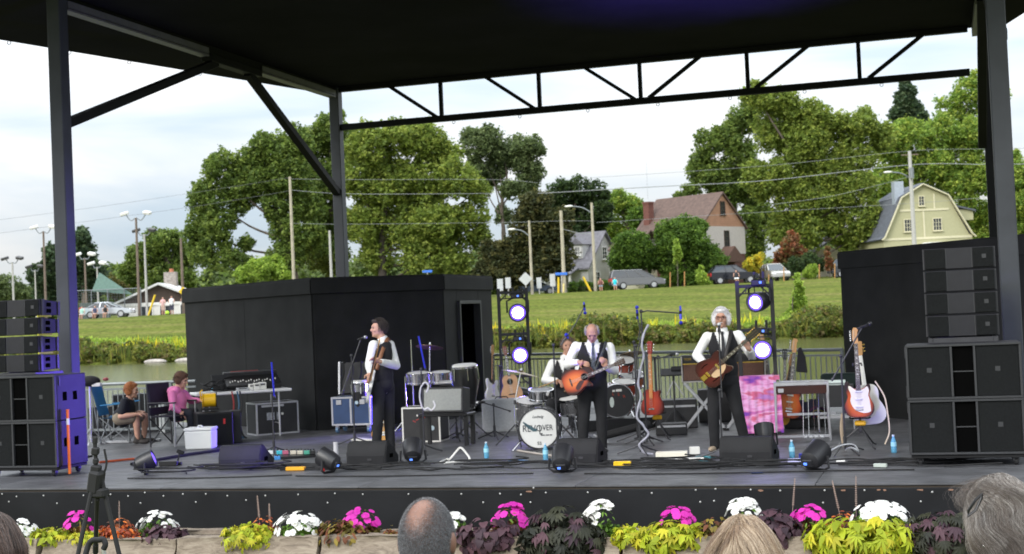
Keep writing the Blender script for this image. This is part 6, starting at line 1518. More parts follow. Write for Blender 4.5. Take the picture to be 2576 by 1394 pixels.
MB().tube(curve_pts([(0.136,0.052,0.697),(0.152,0.059,0.623),(0.106,0.041,0.572),(0.063,0.024,0.606),(0.014,0.005,0.588),(-0.022,-0.009,0.684),(-0.028,-0.011,0.790),(-0.004,-0.002,0.894),(0.047,0.018,0.944),(0.084,0.032,0.889),(0.052,0.020,0.807)],4),.013,6).build('cable_loop', m_lampw, m_s, smooth=60)
mic_stand('vocal mic stand with pole before the drummer\'s face', (-4.851,17.369,0.000),[(0.099,0.027,1.373),(0.131,0.036,1.433),(0.177,0.049,1.477)],1.38, mdir=(-.35,.8,.25), mm=m_mbluelit)
mic_stand('overhead boom mic stand above the drummer with blue lit mic', (-5.284,19.734,0.000),[(-0.028,-0.007,1.417),(0.114,0.031,1.614),(0.248,0.067,1.857)],1.45, mdir=(.1,-.1,-1), mm=m_mbluelit, mlen=.2)
hs_ = mic_stand('black stand wrapped in a pale spiral hose', (-3.692,17.005,0.000),[(-0.005,-0.001,1.167),(0.064,0.014,1.435),(0.147,0.032,1.569)],1.34, mic=False)
hp_ = [(0.167,0.036,1.597),(0.082,0.017,1.395),(0.091,0.020,1.188),(0.017,0.004,0.921),(0.036,0.008,0.699),(-0.022,-0.005,0.481),(0.063,0.013,0.336),(0.106,0.023,0.231),(-0.004,-0.001,0.127),(0.049,0.010,0.023),(0.157,0.034,-0.001)]
hose = tag(MB().tube([Vector(p) + Vector((.004 * math.cos(i * 1.1),-.03,0)) for i, p in enumerate(curve_pts(hp_, 6))],[.014 + .002 * math.sin(i * 1.7) for i in range(len(hp_) * 6 - 5)],8).build('spiral_hose', mat('hose_pale', (.36,.36,.42), rough=.4, var=.15), smooth=60, loc=(-3.692,17.005,0.000)), 'pale ribbed hose winding down the black stand beside the red guitar', 'hose')
mic_stand('tall stand with a long level boom and a dangling mic between the guitarists', (-3.867,18.232,0.000),[(-0.004,-0.000,1.745),(0.079,0.017,1.763),(0.507,0.108,1.712)],1.76, mdir=(0,-.05,-1), mlen=.28, mm=m_mbluelit)
mic_stand('upright stand with a blue lit mic beside the level boom', (-4.058,18.575,0.000),[(0.062,0.013,1.375),(0.089,0.019,1.509),(0.062,0.013,1.725)],1.35, mdir=(0,0,1), mlen=.2, mm=m_mbluelit)
mic_stand('black boom stand behind the red guitar with a small level mic', (-3.962,19.688,0.000),[(-0.084,-0.017,1.061),(0.038,0.008,1.084),(0.194,0.039,1.117)],1.10, mdir=(1,.1,.1))
mic_stand('straight mic stand at the singer\'s mouth', (-2.590,16.411,0.000),[(0.025,0.004,0.715),(0.023,0.003,1.180),(0.030,0.004,1.507)],.80, mdir=(-.05,.5,.85), mlen=.16)
mic_stand('boom mic stand reaching up in front of the black wall beside the sunburst guitar', (-1.213,16.813,0.000),[(-0.117,-0.008,0.853),(0.040,0.003,1.104),(0.265,0.019,1.472)],1.14, mdir=(1,-.15,.36), mlen=.20, spread=.36, mm=m_lamp)
mic_stand('low boom mic stand aimed at the grey amplifier', (-6.332,19.310,0.000),[(0.235,0.077,0.391),(0.019,0.007,0.476),(-0.159,-0.052,0.542)],.5, mdir=(-1,.3,-.1), spread=.26)
mic_stand('low boom mic stand pointing at the combo amplifier', (-6.880,19.220,0.000),[(0.292,0.104,0.482),(0.023,0.008,0.564),(-0.043,-0.016,0.544)],.5, mdir=(-.8,.5,-.25), mlen=.2, spread=.26)
kb = thing('music_stand', 'dark folding stand with small gear between the red guitar and the amplifiers', 'stand', (-3.892,20.416,0.000), facing((-3.892,20.416,0.000)), 'stands on the stage')
MB().cyl((0,0,.05),(0,0,.82),.014, n=8).build('pole', m_metal, kb); MB().box((0,-.02,.84),(.36,.22,.02),(.4,0,0)).build('tray', m_metal, kb)
for a in (-.5,.6): MB().bar((0,0,.72),(.22 * a, 0,.5),.016).build('brace', m_alu, kb)
lm = MB().tube([(0,0,.3),(0,-.24,.03)],.010,6).mesh('leg', m_metal)
for k in range(3): link('leg', lm, kb, None, (0,0, k * 2.09))
MB().box((.05,-.06,.89),(.16,.12,.035),(.4,0,0)).build('pad', m_rubber, kb, bevel=.008)
# low black cases behind the riser
for i, (px, sz, lab) in enumerate((((-3.885,20.543,0.000),(.6,.4,.42), 'black case with silver strip below the small gear stand'),((-3.773,19.479,0.000),(.44,.3,.16), 'low black case with pale edge beside the red guitar'),((-3.482,21.539,0.000),(.5,.4,.5), 'black case between the two silver X stands'))):
 o = boxthing('flight_case', lab, 'case', px, facing(px), sz, m_casek, None, bevel=.012)
 if i < 2: MB().box((0,-.004, sz[2] * .78),(sz[0] * .9,.01,.03)).build('silver_strip', m_alu, o)
tr_ = thing('long_case', 'long dark tube-shaped bag lying between the acoustic guitarist and the hose stand', 'bag', (-4.308,18.611,-0.000),.25)
MB().cyl((-.24,0,.09),(.42,.15,.22),.055, n=12).build('tube_bag', m_rubber, tr_, bevel=.02); MB().box((-.27,0,.06),(.22,.03,.02),(0,.5,0)).build('silver_foot', m_alu, tr_)
# ------------------------------------------------------------------ people
m_skin = mat('skin', (.50,.27,.19), rough=.55, var=.10, scale=14)
m_skin2 = mat('skin_pink', (.56,.31,.22), rough=.55, var=.12, scale=14)
m_shirt = mat('shirt_white', (.80,.80,.79), rough=.85, var=.03, scale=9, bump=.25, bscale=14)
m_vest = mat('vest_black', (.012,.012,.015), rough=.9, var=.2, scale=12)
m_trou = mat('trousers_black', (.011,.011,.013), rough=.9, var=.25, scale=8, bump=.3, bscale=9)
m_shoe = mat('shoe_black', (.012,.012,.012), rough=.45, var=.1)
m_eye = mat('eye_dark', (.03,.02,.015), rough=.2, var=0)
def V3(p): return Vector(p)
def hand_prims(w, d, palm, curl=.5, s=1.):
 """a palm, four unequal bent fingers and a thumb; d: finger direction, palm: the way the palm faces"""
 w = V3(w); d = V3(d).normalized(); n = V3(palm); n = (n - d * n.dot(d)).normalized(); side = d.cross(n)
 P = [('e', w + d * .045 * s, (.040 * s, .020 * s, .048 * s), Matrix((side, n, d)).transposed().to_euler()),('c', w, w + d * .03 * s, .026 * s, .028 * s)]
 for k, (off, ln) in enumerate(((-.030,.070),(-.010,.080),(.010,.075),(.028,.058))):
  a = w + d * .080 * s + side * off * s; q = d
  for j in range(3):
   ang = curl * (.5 + .5 * j)
   q2 = (q * math.cos(ang) + n * math.sin(ang)).normalized()
   # bend in the plane of finger and palm
   b_ = a + q2 * ln * s * (.44,.32,.24)[j]
   P.append(('c', a, b_, .0095 * s, .0085 * s)); a, q = b_, q2
 t0 = w + d * .03 * s - side * .035 * s; t1 = t0 + (d * .6 - side * .7 + n * .35).normalized() * .035 * s
 P += [('c', t0, t1,.012 * s, .011 * s),('c', t1, t1 + (d * .8 + n * .55).normalized() * .030 * s, .011 * s, .009 * s)]
 return P
def person(label, p, rz, J, face=(0,-1,0), front=(0,-1,0), skin=m_skin, shirt=m_shirt, sleeves='long', vest=m_vest, trousers=m_trou, shorts=False, shoe=m_shoe, tie=None, hair=None, hairm=None, glasses=None, hands=None, toes=None, vox=.0075, group=None, stout=1., hood=None, beard=None):
 t = thing('person', label, 'person', p, rz, group)
 J = {k: V3(v) for k, v in J.items()}
 up = Vector((0,0,1)); f = V3(front).normalized(); rt = f.cross(up).normalized() * -1  # rt: image-right when facing the viewer
 rt = up.cross(f) if up.cross(f).dot(J['sr'] - J['sl']) > 0 else f.cross(up)
 rt.normalize()
 hc = J['head']; hd = V3(face).normalized(); hx = hd.cross(up).normalized(); hz = hx.cross(hd).normalized()
 HM = Matrix((hx, hd, hz)).transposed(); he = HM.to_euler()
 def H(x, y, z): return hc + hx * x + hd * y + hz * z
 chest = (J['sl'] + J['sr']) / 2 - up * .14; pel = (J['hl'] + J['hr']) / 2; waist = chest.lerp(pel, .62)
 TM = Matrix((rt, -f, up)).transposed().to_euler()
 sw = (J['sr'] - J['sl']).length / 2
 def torso(e, k=stout):
  return [('e', chest + up * .02,(sw * .86 + e, .118 * k + e, .19 + e), TM),('e', waist + f * .02 * (k - .9),(.148 * k + e, .118 * k + e, .18 + e), TM),('e', pel + up * .03,(.155 * k + e, .118 * k + e, .14 + e), TM),
    ('c', J['sl'].lerp(chest + up * .1,.25), J['sr'].lerp(chest + up * .1,.25),.062 + e, .062 + e),('c', chest + up * .12, J['neck'],.075 + e, .058 + e)]
 # body: one continuous skin
 B = [('e', hc, (.074,.094,.112), he),('e', H(0,.028,-.062),(.055,.062,.062), he),('e', H(0,.095,-.02),(.012,.020,.022), he),('e', H(0,.102,-.032),(.015,.014,.011), he),('e', H(0,.080,.030),(.052,.018,.012), he),('e', H(0,.078,-.068),(.024,.014,.009), he),('e', H(0,.070,-.098),(.026,.022,.018), he)]
 for s in (-1,1): B += [('e', H(s * .076,-.005,-.012),(.010,.022,.033), he),('e', H(s * .040,.066,-.030),(.022,.02,.02), he)]
 B += [('c', H(0,-.018,-.07), J['neck'] - up * .02,.054,.060)] + torso(-.012)
 hands = hands or {}
 for sd in 'lr':
  s_, e_, w_ = J['s' + sd], J['e' + sd], J['w' + sd]
  B += [('c', s_, e_, .048,.040),('c', e_, e_.lerp(w_, .35),.041,.043),('c', e_.lerp(w_, .35), w_, .043,.027)]
  hdv, hn, cu = hands.get(sd, ((w_ - e_),-f, .4))
  B += hand_prims(w_, hdv, hn, cu)
  h_, k_, a_ = J['h' + sd], J['k' + sd], J['a' + sd]
  B += [('c', h_, k_, .080 * stout, .052),('c', k_, k_.lerp(a_, .35),.052,.056),('c', k_.lerp(a_, .35), a_, .056,.036)]
 blob('body', B, skin, t, vox, 3,.45)
 ey = MB().ball((0,0,0),.011,8,6).mesh('eye', m_eye)
 for s in (-1,1): link('eye', ey, t, H(s * .031,.083,.008))
 MB().box((0,0,0),(.036,.012,.005), HM).build('mouth', mat('lips', (.26,.09,.08), rough=.5, var=0), t, loc=H(0,.092,-.066))
 # shirt
 if shirt:
  S_ = torso(.004)
  for sd in 'lr':
   s_, e_, w_ = J['s' + sd], J['e' + sd], J['w' + sd]
   if sleeves == 'long':
    S_ += [('c', s_, e_, .066,.056),('c', e_, e_.lerp(w_, .4),.057,.056),('c', e_.lerp(w_, .4), w_.lerp(e_, .10),.056,.042)]
   elif sleeves == 'short': S_ += [('c', s_, s_.lerp(e_, .68),.066,.066)]
  if hood: S_ += [('e', J['neck'] - f * .08 - up * .02,(.13,.10,.08), TM),('c', J['neck'] - rt * .1, J['neck'] + rt * .1,.055,.055)]
  blob('shirt', S_, shirt, t, .011,4,.6)
  nb = J['neck'] + up * .012
  if not hood:
   cb = MB()
   ring = [nb + rt * .072 * math.sin(a) - f * .068 * math.cos(a) - up * .030 * (1 - math.cos(a)) * .5 for a in [(-.86 + 1.72 * i / 10) * PI for i in range(11)]]
   for dz, sc in ((0,1),(.036,.88)): cb.v += [tuple(nb + (q - nb) * sc + up * dz) for q in ring]
   cb.f = [(i, i + 1,11 + i + 1,11 + i) for i in range(10)]; cb.mi = [0] * 10
   cb.build('collar', shirt, t, smooth=50)
 if vest:
  def cutv(me):
   bm = bmesh.new(); bm.from_mesh(me)
   zt, zv = J['neck'].z + .02, J['neck'].z - .34
   kill = []
   for fc_ in bm.faces:
    c = fc_.calc_center_median(); r = c - chest; s = r.dot(rt); y = r.dot(f)
    if c.z > zv and y > .01 and abs(s) < .11 * (c.z - zv) / (zt - zv): kill.append(fc_)
    elif c.z > J['neck'].z - .035 and abs(s) < .10: kill.append(fc_)
    elif c.z < pel.z - .03: kill.append(fc_)
   bmesh.ops.delete(bm, geom=kill, context='FACES'); bm.to_mesh(me); bm.free()
  blob('vest', torso(.022)[:3] + [('c', J['sl'].lerp(chest + up * .1,.45), J['sr'].lerp(chest + up * .1,.45),.078,.078)], vest, t, .012,3,.6, cutv)
 if tie:
  a = J['neck'] + f * .085 - up * .03; b1 = chest + f * (.118 * stout + .022) + up * .08; b_ = chest + f * (.118 * stout + .036) - up * .03; c_ = waist + f * (.118 * stout + .045) + up * .04
  tb = MB(); tb.box(a, (.036,.022,.036), Matrix((rt, -f, up)).transposed())
  for q0, q1, w0, w1 in ((a - up * .01, b1,.028,.038),(b1, b_, .038,.046),(b_, c_, .045,.062)):
   n_ = f
   tb.add([q0 - rt * w0 / 2 + n_ * .004, q0 + rt * w0 / 2 + n_ * .004, q1 + rt * w1 / 2 + n_ * .004, q1 - rt * w1 / 2 + n_ * .004, q0 - rt * w0 / 2 - n_ * .008, q0 + rt * w0 / 2 - n_ * .008, q1 + rt * w1 / 2 - n_ * .008, q1 - rt * w1 / 2 - n_ * .008],[(0,1,2,3),(7,6,5,4),(0,4,5,1),(1,5,6,2),(2,6,7,3),(3,7,4,0)])
  tb.build('tie', tie, t)
 if trousers:
  T_ = [('e', pel + up * .02,(.165 * stout, .13 * stout, .13), TM)]
  for sd in 'lr':
   h_, k_, a_ = J['h' + sd], J['k' + sd], J['a' + sd]
   if shorts: T_ += [('c', h_, h_.lerp(k_, .78),.102 * stout, .088)]
   else: T_ += [('c', h_, k_, .098 * stout, .072),('c', k_, a_, .073,.062),('c', a_.lerp(k_, .1), a_ - up * .03,.062,.064)]
  blob('trousers', T_, trousers, t, .012,4,.5)
 for sd in 'lr':
  a_ = J['a' + sd]; td = V3((toes or {}).get(sd, f)); td.z = 0; td.normalize()
  z0 = max(.0, a_.z - .09)
  o = Vector((a_.x, a_.y, z0))
  ms = Matrix((td.cross(up), td, up)).transposed().to_euler()
  blob('shoe', [('e', o + td * .10 + up * .034,(.043,.095,.036), ms),('e', o - td * .02 + up * .045,(.038,.06,.046), ms),('c', o - td * .015 + up * .05, o - td * .015 + up * .10,.040,.040)], shoe, t, .010,3,.6,
    lambda me: [setattr(v, 'co', Vector((v.co.x, v.co.y, max(v.co.z, z0 + .002)))) for v in me.vertices])
 if hair:
  blob('hair', [((k_[0], H(*k_[1]), k_[2], he) if k_[0] == 'e' else ('c', H(*k_[1]), H(*k_[2]), k_[3], k_[4])) for k_ in hair], hairm, t, .008,2,.6)
 if beard: blob('beard', [('e', H(*q), r_, he) for q, r_ in beard], hairm, t, .006,2,.6)
 if glasses:
  g = MB()
  for s in (-1,1):
   g.tube([H(s * .032 + .024 * math.cos(a),.100,.006 + .019 * math.sin(a)) for a in [i * PI / 6 for i in range(12)]],.0035,5, True)
   g.tube([H(s * .056,.098,.010), H(s * .078,.02,.006)],.003,5)
  g.tube([H(-.010,.101,.010), H(.010,.101,.010)],.003,5)
  g.build('glasses', glasses, t)
 return t, H
def JJ(names, pts): return dict(zip(names.split(), pts))
def hairmat(name, c0, c1, c2, rough=.35):
 m = bpy.data.materials.new(name); m.use_nodes = True; t = m.node_tree; b_ = t.nodes['Principled BSDF']; b_.inputs['Roughness'].default_value = rough; b_.inputs['Specular IOR Level'].default_value = .6
 hi = t.nodes.new('ShaderNodeHairInfo'); r = t.nodes.new('ShaderNodeValToRGB'); e = r.color_ramp.elements
 e[0].position = 0; e[0].color = (*c0,1); e[1].position = 1; e[1].color = (*c2,1); k = e.new(.5); k.color = (*c1,1)
 t.links.new(hi.outputs['Random'], r.inputs[0]); t.links.new(r.outputs[0], b_.inputs['Base Color']); return m
def strands(name, pc, rad, ms, parent):
 """locks of hair: every lock takes one of the tones"""
 for j, m in enumerate(ms):
  strand_set(name, pc[0][(pc[1] * 7 + pc[1] // 3) % len(ms) == j], rad, m, parent)
def strand_set(name, paths, rad, m, parent):
 n_, k, _ = paths.shape
 hc_ = bpy.data.hair_curves.new(name); hc_.add_curves([k] * n_)
 hc_.attributes['position'].data.foreach_set('vector', paths.astype(np.float32).ravel())
 ra = hc_.attributes.get('radius') or hc_.attributes.new('radius', 'FLOAT', 'POINT')
 w_ = np.tile(np.linspace(1,.35, k), n_) * rad; ra.data.foreach_set('value', w_.astype(np.float32))
 hc_.materials.append(m)
 o = bpy.data.objects.new(name, hc_); C.objects.link(o); o.parent = parent
 return o
def flow_hair(n_, k, step, c, r, root, field, seed, lift=.012, fall=.0, jitter=.25, clump=60, puff=None):
 """strands rooted on an ellipsoid that run over it along a flow field, then fall"""
 R8 = np.random.default_rng(seed); c = np.array(c); r = np.array(r)
 d = R8.normal(size=(n_ * 6,3)); d /= np.linalg.norm(d, axis=1)[:, None]; d = d[root(d)][:n_]; n_ = len(d)
 P = np.zeros((n_, k, 3)); p = c + d * r; P[:, 0] = p
 cl = R8.integers(0, clump, size=n_); cj = R8.normal(size=(clump, 3)) * jitter; ij = R8.normal(size=(n_, 3)) * jitter * .35
 cl = (np.arctan2(d[:, 0], d[:, 1]) * 8 + d[:, 2] * 6).astype(int) % clump
 if k < 6: cl = R8.integers(0, clump, size=n_); cj *= .2; ij *= 2.5
 lf = lift * (.3 + R8.random(n_)) if puff is None else puff(d) * (.45 + .65 * R8.random(n_))
 for i in range(1, k):
  v = field(p - c, i / k) + cj[cl] + ij; v[:, 2] -= fall * i / k
  v /= np.linalg.norm(v, axis=1)[:, None]
  p = p + v * step
  q = (p - c) / r; l = np.linalg.norm(q, axis=1); need = 1 + lf / np.mean(r) * min(1, i / 2.)
  q = np.where((l < need)[:, None], q / l[:, None] * need[:, None], q); p = c + q * r
  P[:, i] = p
 return P, cl
def tousle(t, H, cols, n_=1600, step=.016, k=5, lift=.014, fall=.5, seed=1, back=False):
 """loose strands over the hair so that it does not read as a cap"""
 o = np.array(H(0,0,0)); B = np.array([np.array(H(1,0,0)) - o, np.array(H(0,1,0)) - o, np.array(H(0,0,1)) - o])
 def root(d): return (d[:, 2] > -.45) & ~((d[:, 1] > .40) & (d[:, 2] < (2 if back else .62))) & ((d[:, 2] < .30) | (not back))
 def fld(p, u): return np.stack([p[:, 0] * 6,-.25 + 0 * p[:, 0],-.55 - np.abs(p[:, 0]) * 4],1)
 P, cl = flow_hair(n_, k, step, (0,-.012,.025),(.086,.098,.104), root, fld, seed, lift=lift, fall=fall, jitter=.55, clump=120)
 strands('hair_strands', (P @ B + o, cl),.0016,[hairmat('strand_%d_%d' % (seed, j), tuple(x * .6 for x in c_), c_, tuple(min(1, x * 1.6) for x in c_),.5) for j, c_ in enumerate(cols)], t)
KEYS = 'head neck sl sr el er wl wr hl hr kl kr al ar'
m_tieb = mat('tie_black', (.014,.014,.018), rough=.6)
G_B = 'band members on the stage'
# the white-haired singer
sp_ = (-2.735,16.987,0.000); sr_ = facing(sp_)
P1, H1 = person('white-haired singer in glasses, black vest and tie playing a brown semi-hollow guitar', sp_, sr_,
 JJ(KEYS, [(0.116,0.000,1.640),(0.118,-0.000,1.490),(-0.062,0.000,1.415),(0.310,0.000,1.419),(-0.202,-0.020,1.199),(0.455,-0.040,1.178),(-0.101,-0.200,1.096),(0.433,-0.270,1.250),(0.017,-0.000,0.862),(0.193,-0.000,0.855),(-0.034,-0.050,0.491),(0.261,-0.020,0.489),(-0.032,-0.030,0.124),(0.332,0.050,0.144)]),
 face=(-.10,-1,-.02), tie=m_tieb, stout=1.08, glasses=mat('frame_red', (.10,.02,.02), rough=.3), hairm=mat('hair_white', (.74,.72,.74), rough=.9, var=.12, scale=60, bump=.6, bscale=70),
 hair=[('e', (0,-.022,.035),(.094,.098,.104)),('e', (-.082,-.02,-.025),(.036,.062,.075)),('e', (.082,-.02,-.025),(.036,.062,.075)),('e', (0,-.075,-.03),(.085,.05,.085)),('e', (0,.060,.088),(.060,.03,.025))],
 hands={'l': ((.8,-.25,-.35),(.15,1,0),.45), 'r': ((-.35,-.5,.55),(-.6,.9,-.2),.75)}, toes={'l': (-.35,-1,0), 'r': (.3,-1,0)}, shoe=mat('shoe_tan', (.36,.28,.20), rough=.7), group=G_B,
 beard=[((0,.085,-.054),(.026,.012,.007))])
gs = guitar('electric_guitar', 'brown semi-hollow guitar with cream guard and gold tailpiece held by the singer', 'hollow', burst('brown_red', (.11,.012,.007),(.085,.010,.006),(.045,.007,.005)), sidem=mat('binding_tan', (.52,.34,.20), rough=.4, var=.05), neckm=m_mahog, headm=m_blackp,
 guard=(mat('guard_tan', (.62,.42,.24), rough=.35, var=.05),[(.03,.16),(.085,.15),(.12,.22),(.11,.32),(.07,.385),(.035,.36)]), pick=2, pickm=m_gold, tun=m_gold, six=(6,6), headshape='long', fholes=True, bridge=.11, scale=.86)
MB().box((0,-.040,.045),(.075,.008,.085)).build('tailpiece', m_gold, gs, bevel=.004)
def local_world(p, rz, v): return Vector(p) + Euler((0,0, rz)).to_matrix() @ Vector(v)
def hold(g, p, rz, a, b, face):
 """guitar from body end a toward headstock b (frame of the holder)"""
 A, B_ = local_world(p, rz, a), local_world(p, rz, b)
 return pose(g, A, B_ - A, Euler((0,0, rz)).to_matrix() @ Vector(face))
hold(gs, sp_, sr_, *[(-0.147,-0.260,0.911),(0.640,-0.359,1.564)],(.05,-1,.12))
def strap(label, p, rz, pts, m, w_=.045):
 P_ = curve_pts(pts, 6); b = MB(); k = len(P_)
 for i, q in enumerate(P_):
  d = (P_[min(i + 1, k - 1)] - P_[max(i - 1,0)]).normalized(); s = d.cross(Vector((0,-1,0)))
  s = s.normalized() * w_ / 2 if s.length > .05 else Vector((w_ / 2,0,0))
  b.v += [tuple(q - s), tuple(q + s)]
 b.f = [(2 * i, 2 * i + 1,2 * i + 3,2 * i + 2) for i in range(k - 1)]; b.mi = [0] * len(b.f)
 o = tag(b.build('guitar_strap', m, smooth=60), label, 'strap', 'guitar straps worn by the band'); o.location = p; o.rotation_euler = (0,0, rz)
 sm = o.modifiers.new('thickness', 'SOLIDIFY'); sm.thickness = .006
 return o
m_strapb = mat('strap_black', (.020,.018,.018), rough=.6)
strap('black guitar strap over the singer\'s shoulder', sp_, sr_, [(0.213,0.100,1.450),(0.222,0.000,1.481),(0.207,-0.130,1.397),(0.160,-0.200,1.234),(0.126,-0.230,1.094)], m_strapb)
# the acoustic guitarist
ap_ = (-4.348,17.124,0.000); ar_ = facing(ap_)
P2, H2 = person('balding guitarist looking down, in black vest and striped tie, playing a sunburst acoustic', ap_, ar_,
 JJ(KEYS, [(0.073,-0.060,1.526),(0.079,-0.000,1.405),(-0.134,-0.000,1.354),(0.285,-0.000,1.326),(-0.254,-0.020,1.130),(0.336,-0.030,1.035),(-0.112,-0.220,1.166),(0.220,-0.250,1.094),(-0.050,0.000,0.870),(0.134,0.000,0.863),(-0.068,-0.040,0.489),(0.146,-0.020,0.479),(-0.104,-0.000,0.124),(0.140,-0.000,0.104)]),
 face=(.02,-1,-.75), tie=mat('tie_stripe', (.06,.07,.10), rough=.6, var=.8, scale=40), stout=1.12, hairm=mat('hair_grey', (.30,.27,.26), rough=.9, var=.3, scale=60),
 hair=[('e', (-.072,-.03,.012),(.022,.062,.055)),('e', (.072,-.03,.012),(.022,.062,.055)),('e', (0,-.082,.0),(.072,.028,.062))],
 hands={'l': ((.75,-.2,-.2),(.1,1,-.3),.5), 'r': ((-.2,-.6,.65),(-.6,.9,.1),.75)}, toes={'l': (-.2,-1,0), 'r': (.25,-1,0)}, group=G_B)
ga = guitar('acoustic_guitar', 'sunburst cutaway acoustic guitar held by the balding guitarist', 'cutaway', m_sunac, sidem=m_mahog, neckm=m_mahog, headm=m_rose, hole=True, guard=(mat('guard_brown', (.05,.015,.010), rough=.3),[(.055,.33),(.11,.27),(.15,.20),(.11,.17),(.06,.22),(.03,.28)]), scale=.82)
hold(ga, ap_, ar_, *[(-0.297,-0.220,0.882),(0.361,-0.420,1.129)],(-.25,-1,.10))
strap('patterned guitar strap across the balding guitarist\'s chest', ap_, ar_, [(0.223,0.101,1.367),(0.238,-0.000,1.393),(0.219,-0.130,1.328),(0.152,-0.190,1.184),(0.085,-0.220,1.039)], mat('strap_pattern', (.045,.05,.055), rough=.8, var=.9, scale=60),.034)
# the bassist
bp_ = (-7.145,17.102,-0.000); br_ = facing(bp_)
fb_ = Vector((-.80,-.60,0))
P3, H3 = person('young dark-haired bassist facing sideways in white shirt and black vest', bp_, br_,
 JJ(KEYS, [(-0.004,0.000,1.687),(0.038,0.000,1.544),(-0.080,-0.130,1.473),(0.134,0.080,1.460),(-0.147,-0.160,1.233),(0.205,-0.020,1.187),(-0.141,-0.199,1.115),(-0.011,-0.500,1.263),(-0.039,-0.050,0.938),(0.085,0.060,0.927),(-0.063,-0.070,0.498),(0.082,0.050,0.466),(-0.099,-0.030,0.128),(0.088,0.040,0.085)]),
 face=(-.97,-.22,.02), front=fb_, tie=m_tieb, stout=.92, hairm=mat('hair_dark', (.035,.025,.022), rough=.7, var=.3, scale=60, bump=.5, bscale=70),
 hair=[('e', (0,-.03,.035),(.084,.088,.096)),('e', (0,.045,.095),(.062,.05,.03)),('e', (0,-.07,-.02),(.072,.045,.07)),('e', (-.07,-.02,-.0),(.02,.03,.04)),('e', (.07,-.02,-.0),(.02,.03,.04))],
 hands={'l': ((-.1,-.4,-.8),(-.3,.8,0),.5), 'r': ((-.6,-.2,.35),(-.5,-.6,-.2),.7)}, toes={'l': (-1,-.35,0), 'r': (-.5,-1,0)}, skin=m_skin2, group=G_B)
gb = guitar('bass_guitar', 'white electric bass held upright by the bassist, seen edge-on', 'strat', m_white, neckm=m_maple, fretm=m_rose, pick=2, six=(4,0), headshape='side', neck_len=.98, scale=.98)
hold(gb, bp_, br_, *[(-0.180,-0.020,0.798),(0.003,-0.800,1.477)],(-.97,.1,.15))
strap('brown leather strap across the bassist\'s back', bp_, br_, [(-0.052,-0.240,1.153),(0.007,-0.210,1.331),(0.065,-0.120,1.466),(0.110,-0.020,1.541),(0.129,0.141,1.458)], mat('strap_leather', (.22,.09,.04), rough=.55),.05)
# the drummer
dp_ = (-5.181,18.740,0.000); dr_ = facing(dp_)
P4, H4 = person('drummer in white shirt and black vest seated behind the bass drum, half hidden', dp_, dr_,
 JJ(KEYS, [(0.148,-0.000,1.325),(0.107,-0.000,1.161),(-0.073,-0.000,1.086),(0.268,-0.000,1.061),(-0.187,-0.050,0.867),(0.310,-0.100,0.816),(-0.017,-0.260,0.860),(0.240,-0.280,0.774),(-0.022,0.000,0.495),(0.165,0.000,0.488),(-0.122,-0.419,0.565),(0.292,-0.420,0.549),(-0.135,-0.400,0.160),(0.285,-0.400,0.144)]),
 face=(.08,-1,-.02), tie=m_tieb, hairm=mat('hair_brown', (.16,.11,.08), rough=.8, var=.3, scale=60),
 hair=[('e', (0,-.02,.045),(.086,.094,.092)),('e', (-.07,-.02,.0),(.024,.05,.06)),('e', (.07,-.02,.0),(.024,.05,.06))], hands={'l': ((.6,-.7,-.3),(0,-.2,-1),.8), 'r': ((-.3,-.8,-.3),(0,-.2,-1),.8)}, group=G_B)
for a, b_, lab in (([(-0.006,-0.320,0.874),(-0.266,-0.620,0.798)], None, 'drumstick in the drummer\'s hand by the snare'),([(0.234,-0.340,0.778),(0.073,-0.660,0.733)], None, 'drumstick hidden behind the sunburst acoustic')):
 A, B2 = local_world(dp_, dr_, a[0]), local_world(dp_, dr_, a[1])
 tag(MB().cyl((0,0,0), tuple(B2 - A),.008,.005,7).build('drumstick', m_maple, smooth=40, loc=A), lab, 'drumstick', 'drumsticks')
ds = thing('drum_stool', 'round black drum stool under the drummer', 'stool', dp_, dr_)
MB().cyl((0,0,.40),(0,0,.47),.17, n=18).build('seat', m_rubber, ds, bevel=.02); MB().cyl((0,0,.1),(0,0,.4),.02, n=8).build('post', m_chrome, ds)
lm = MB().tube([(0,0,.25),(0,-.2,.04)],.012,6).mesh('leg', m_chrome)
for k in range(3): link('leg', lm, ds, None, (0,0, k * 2.09))
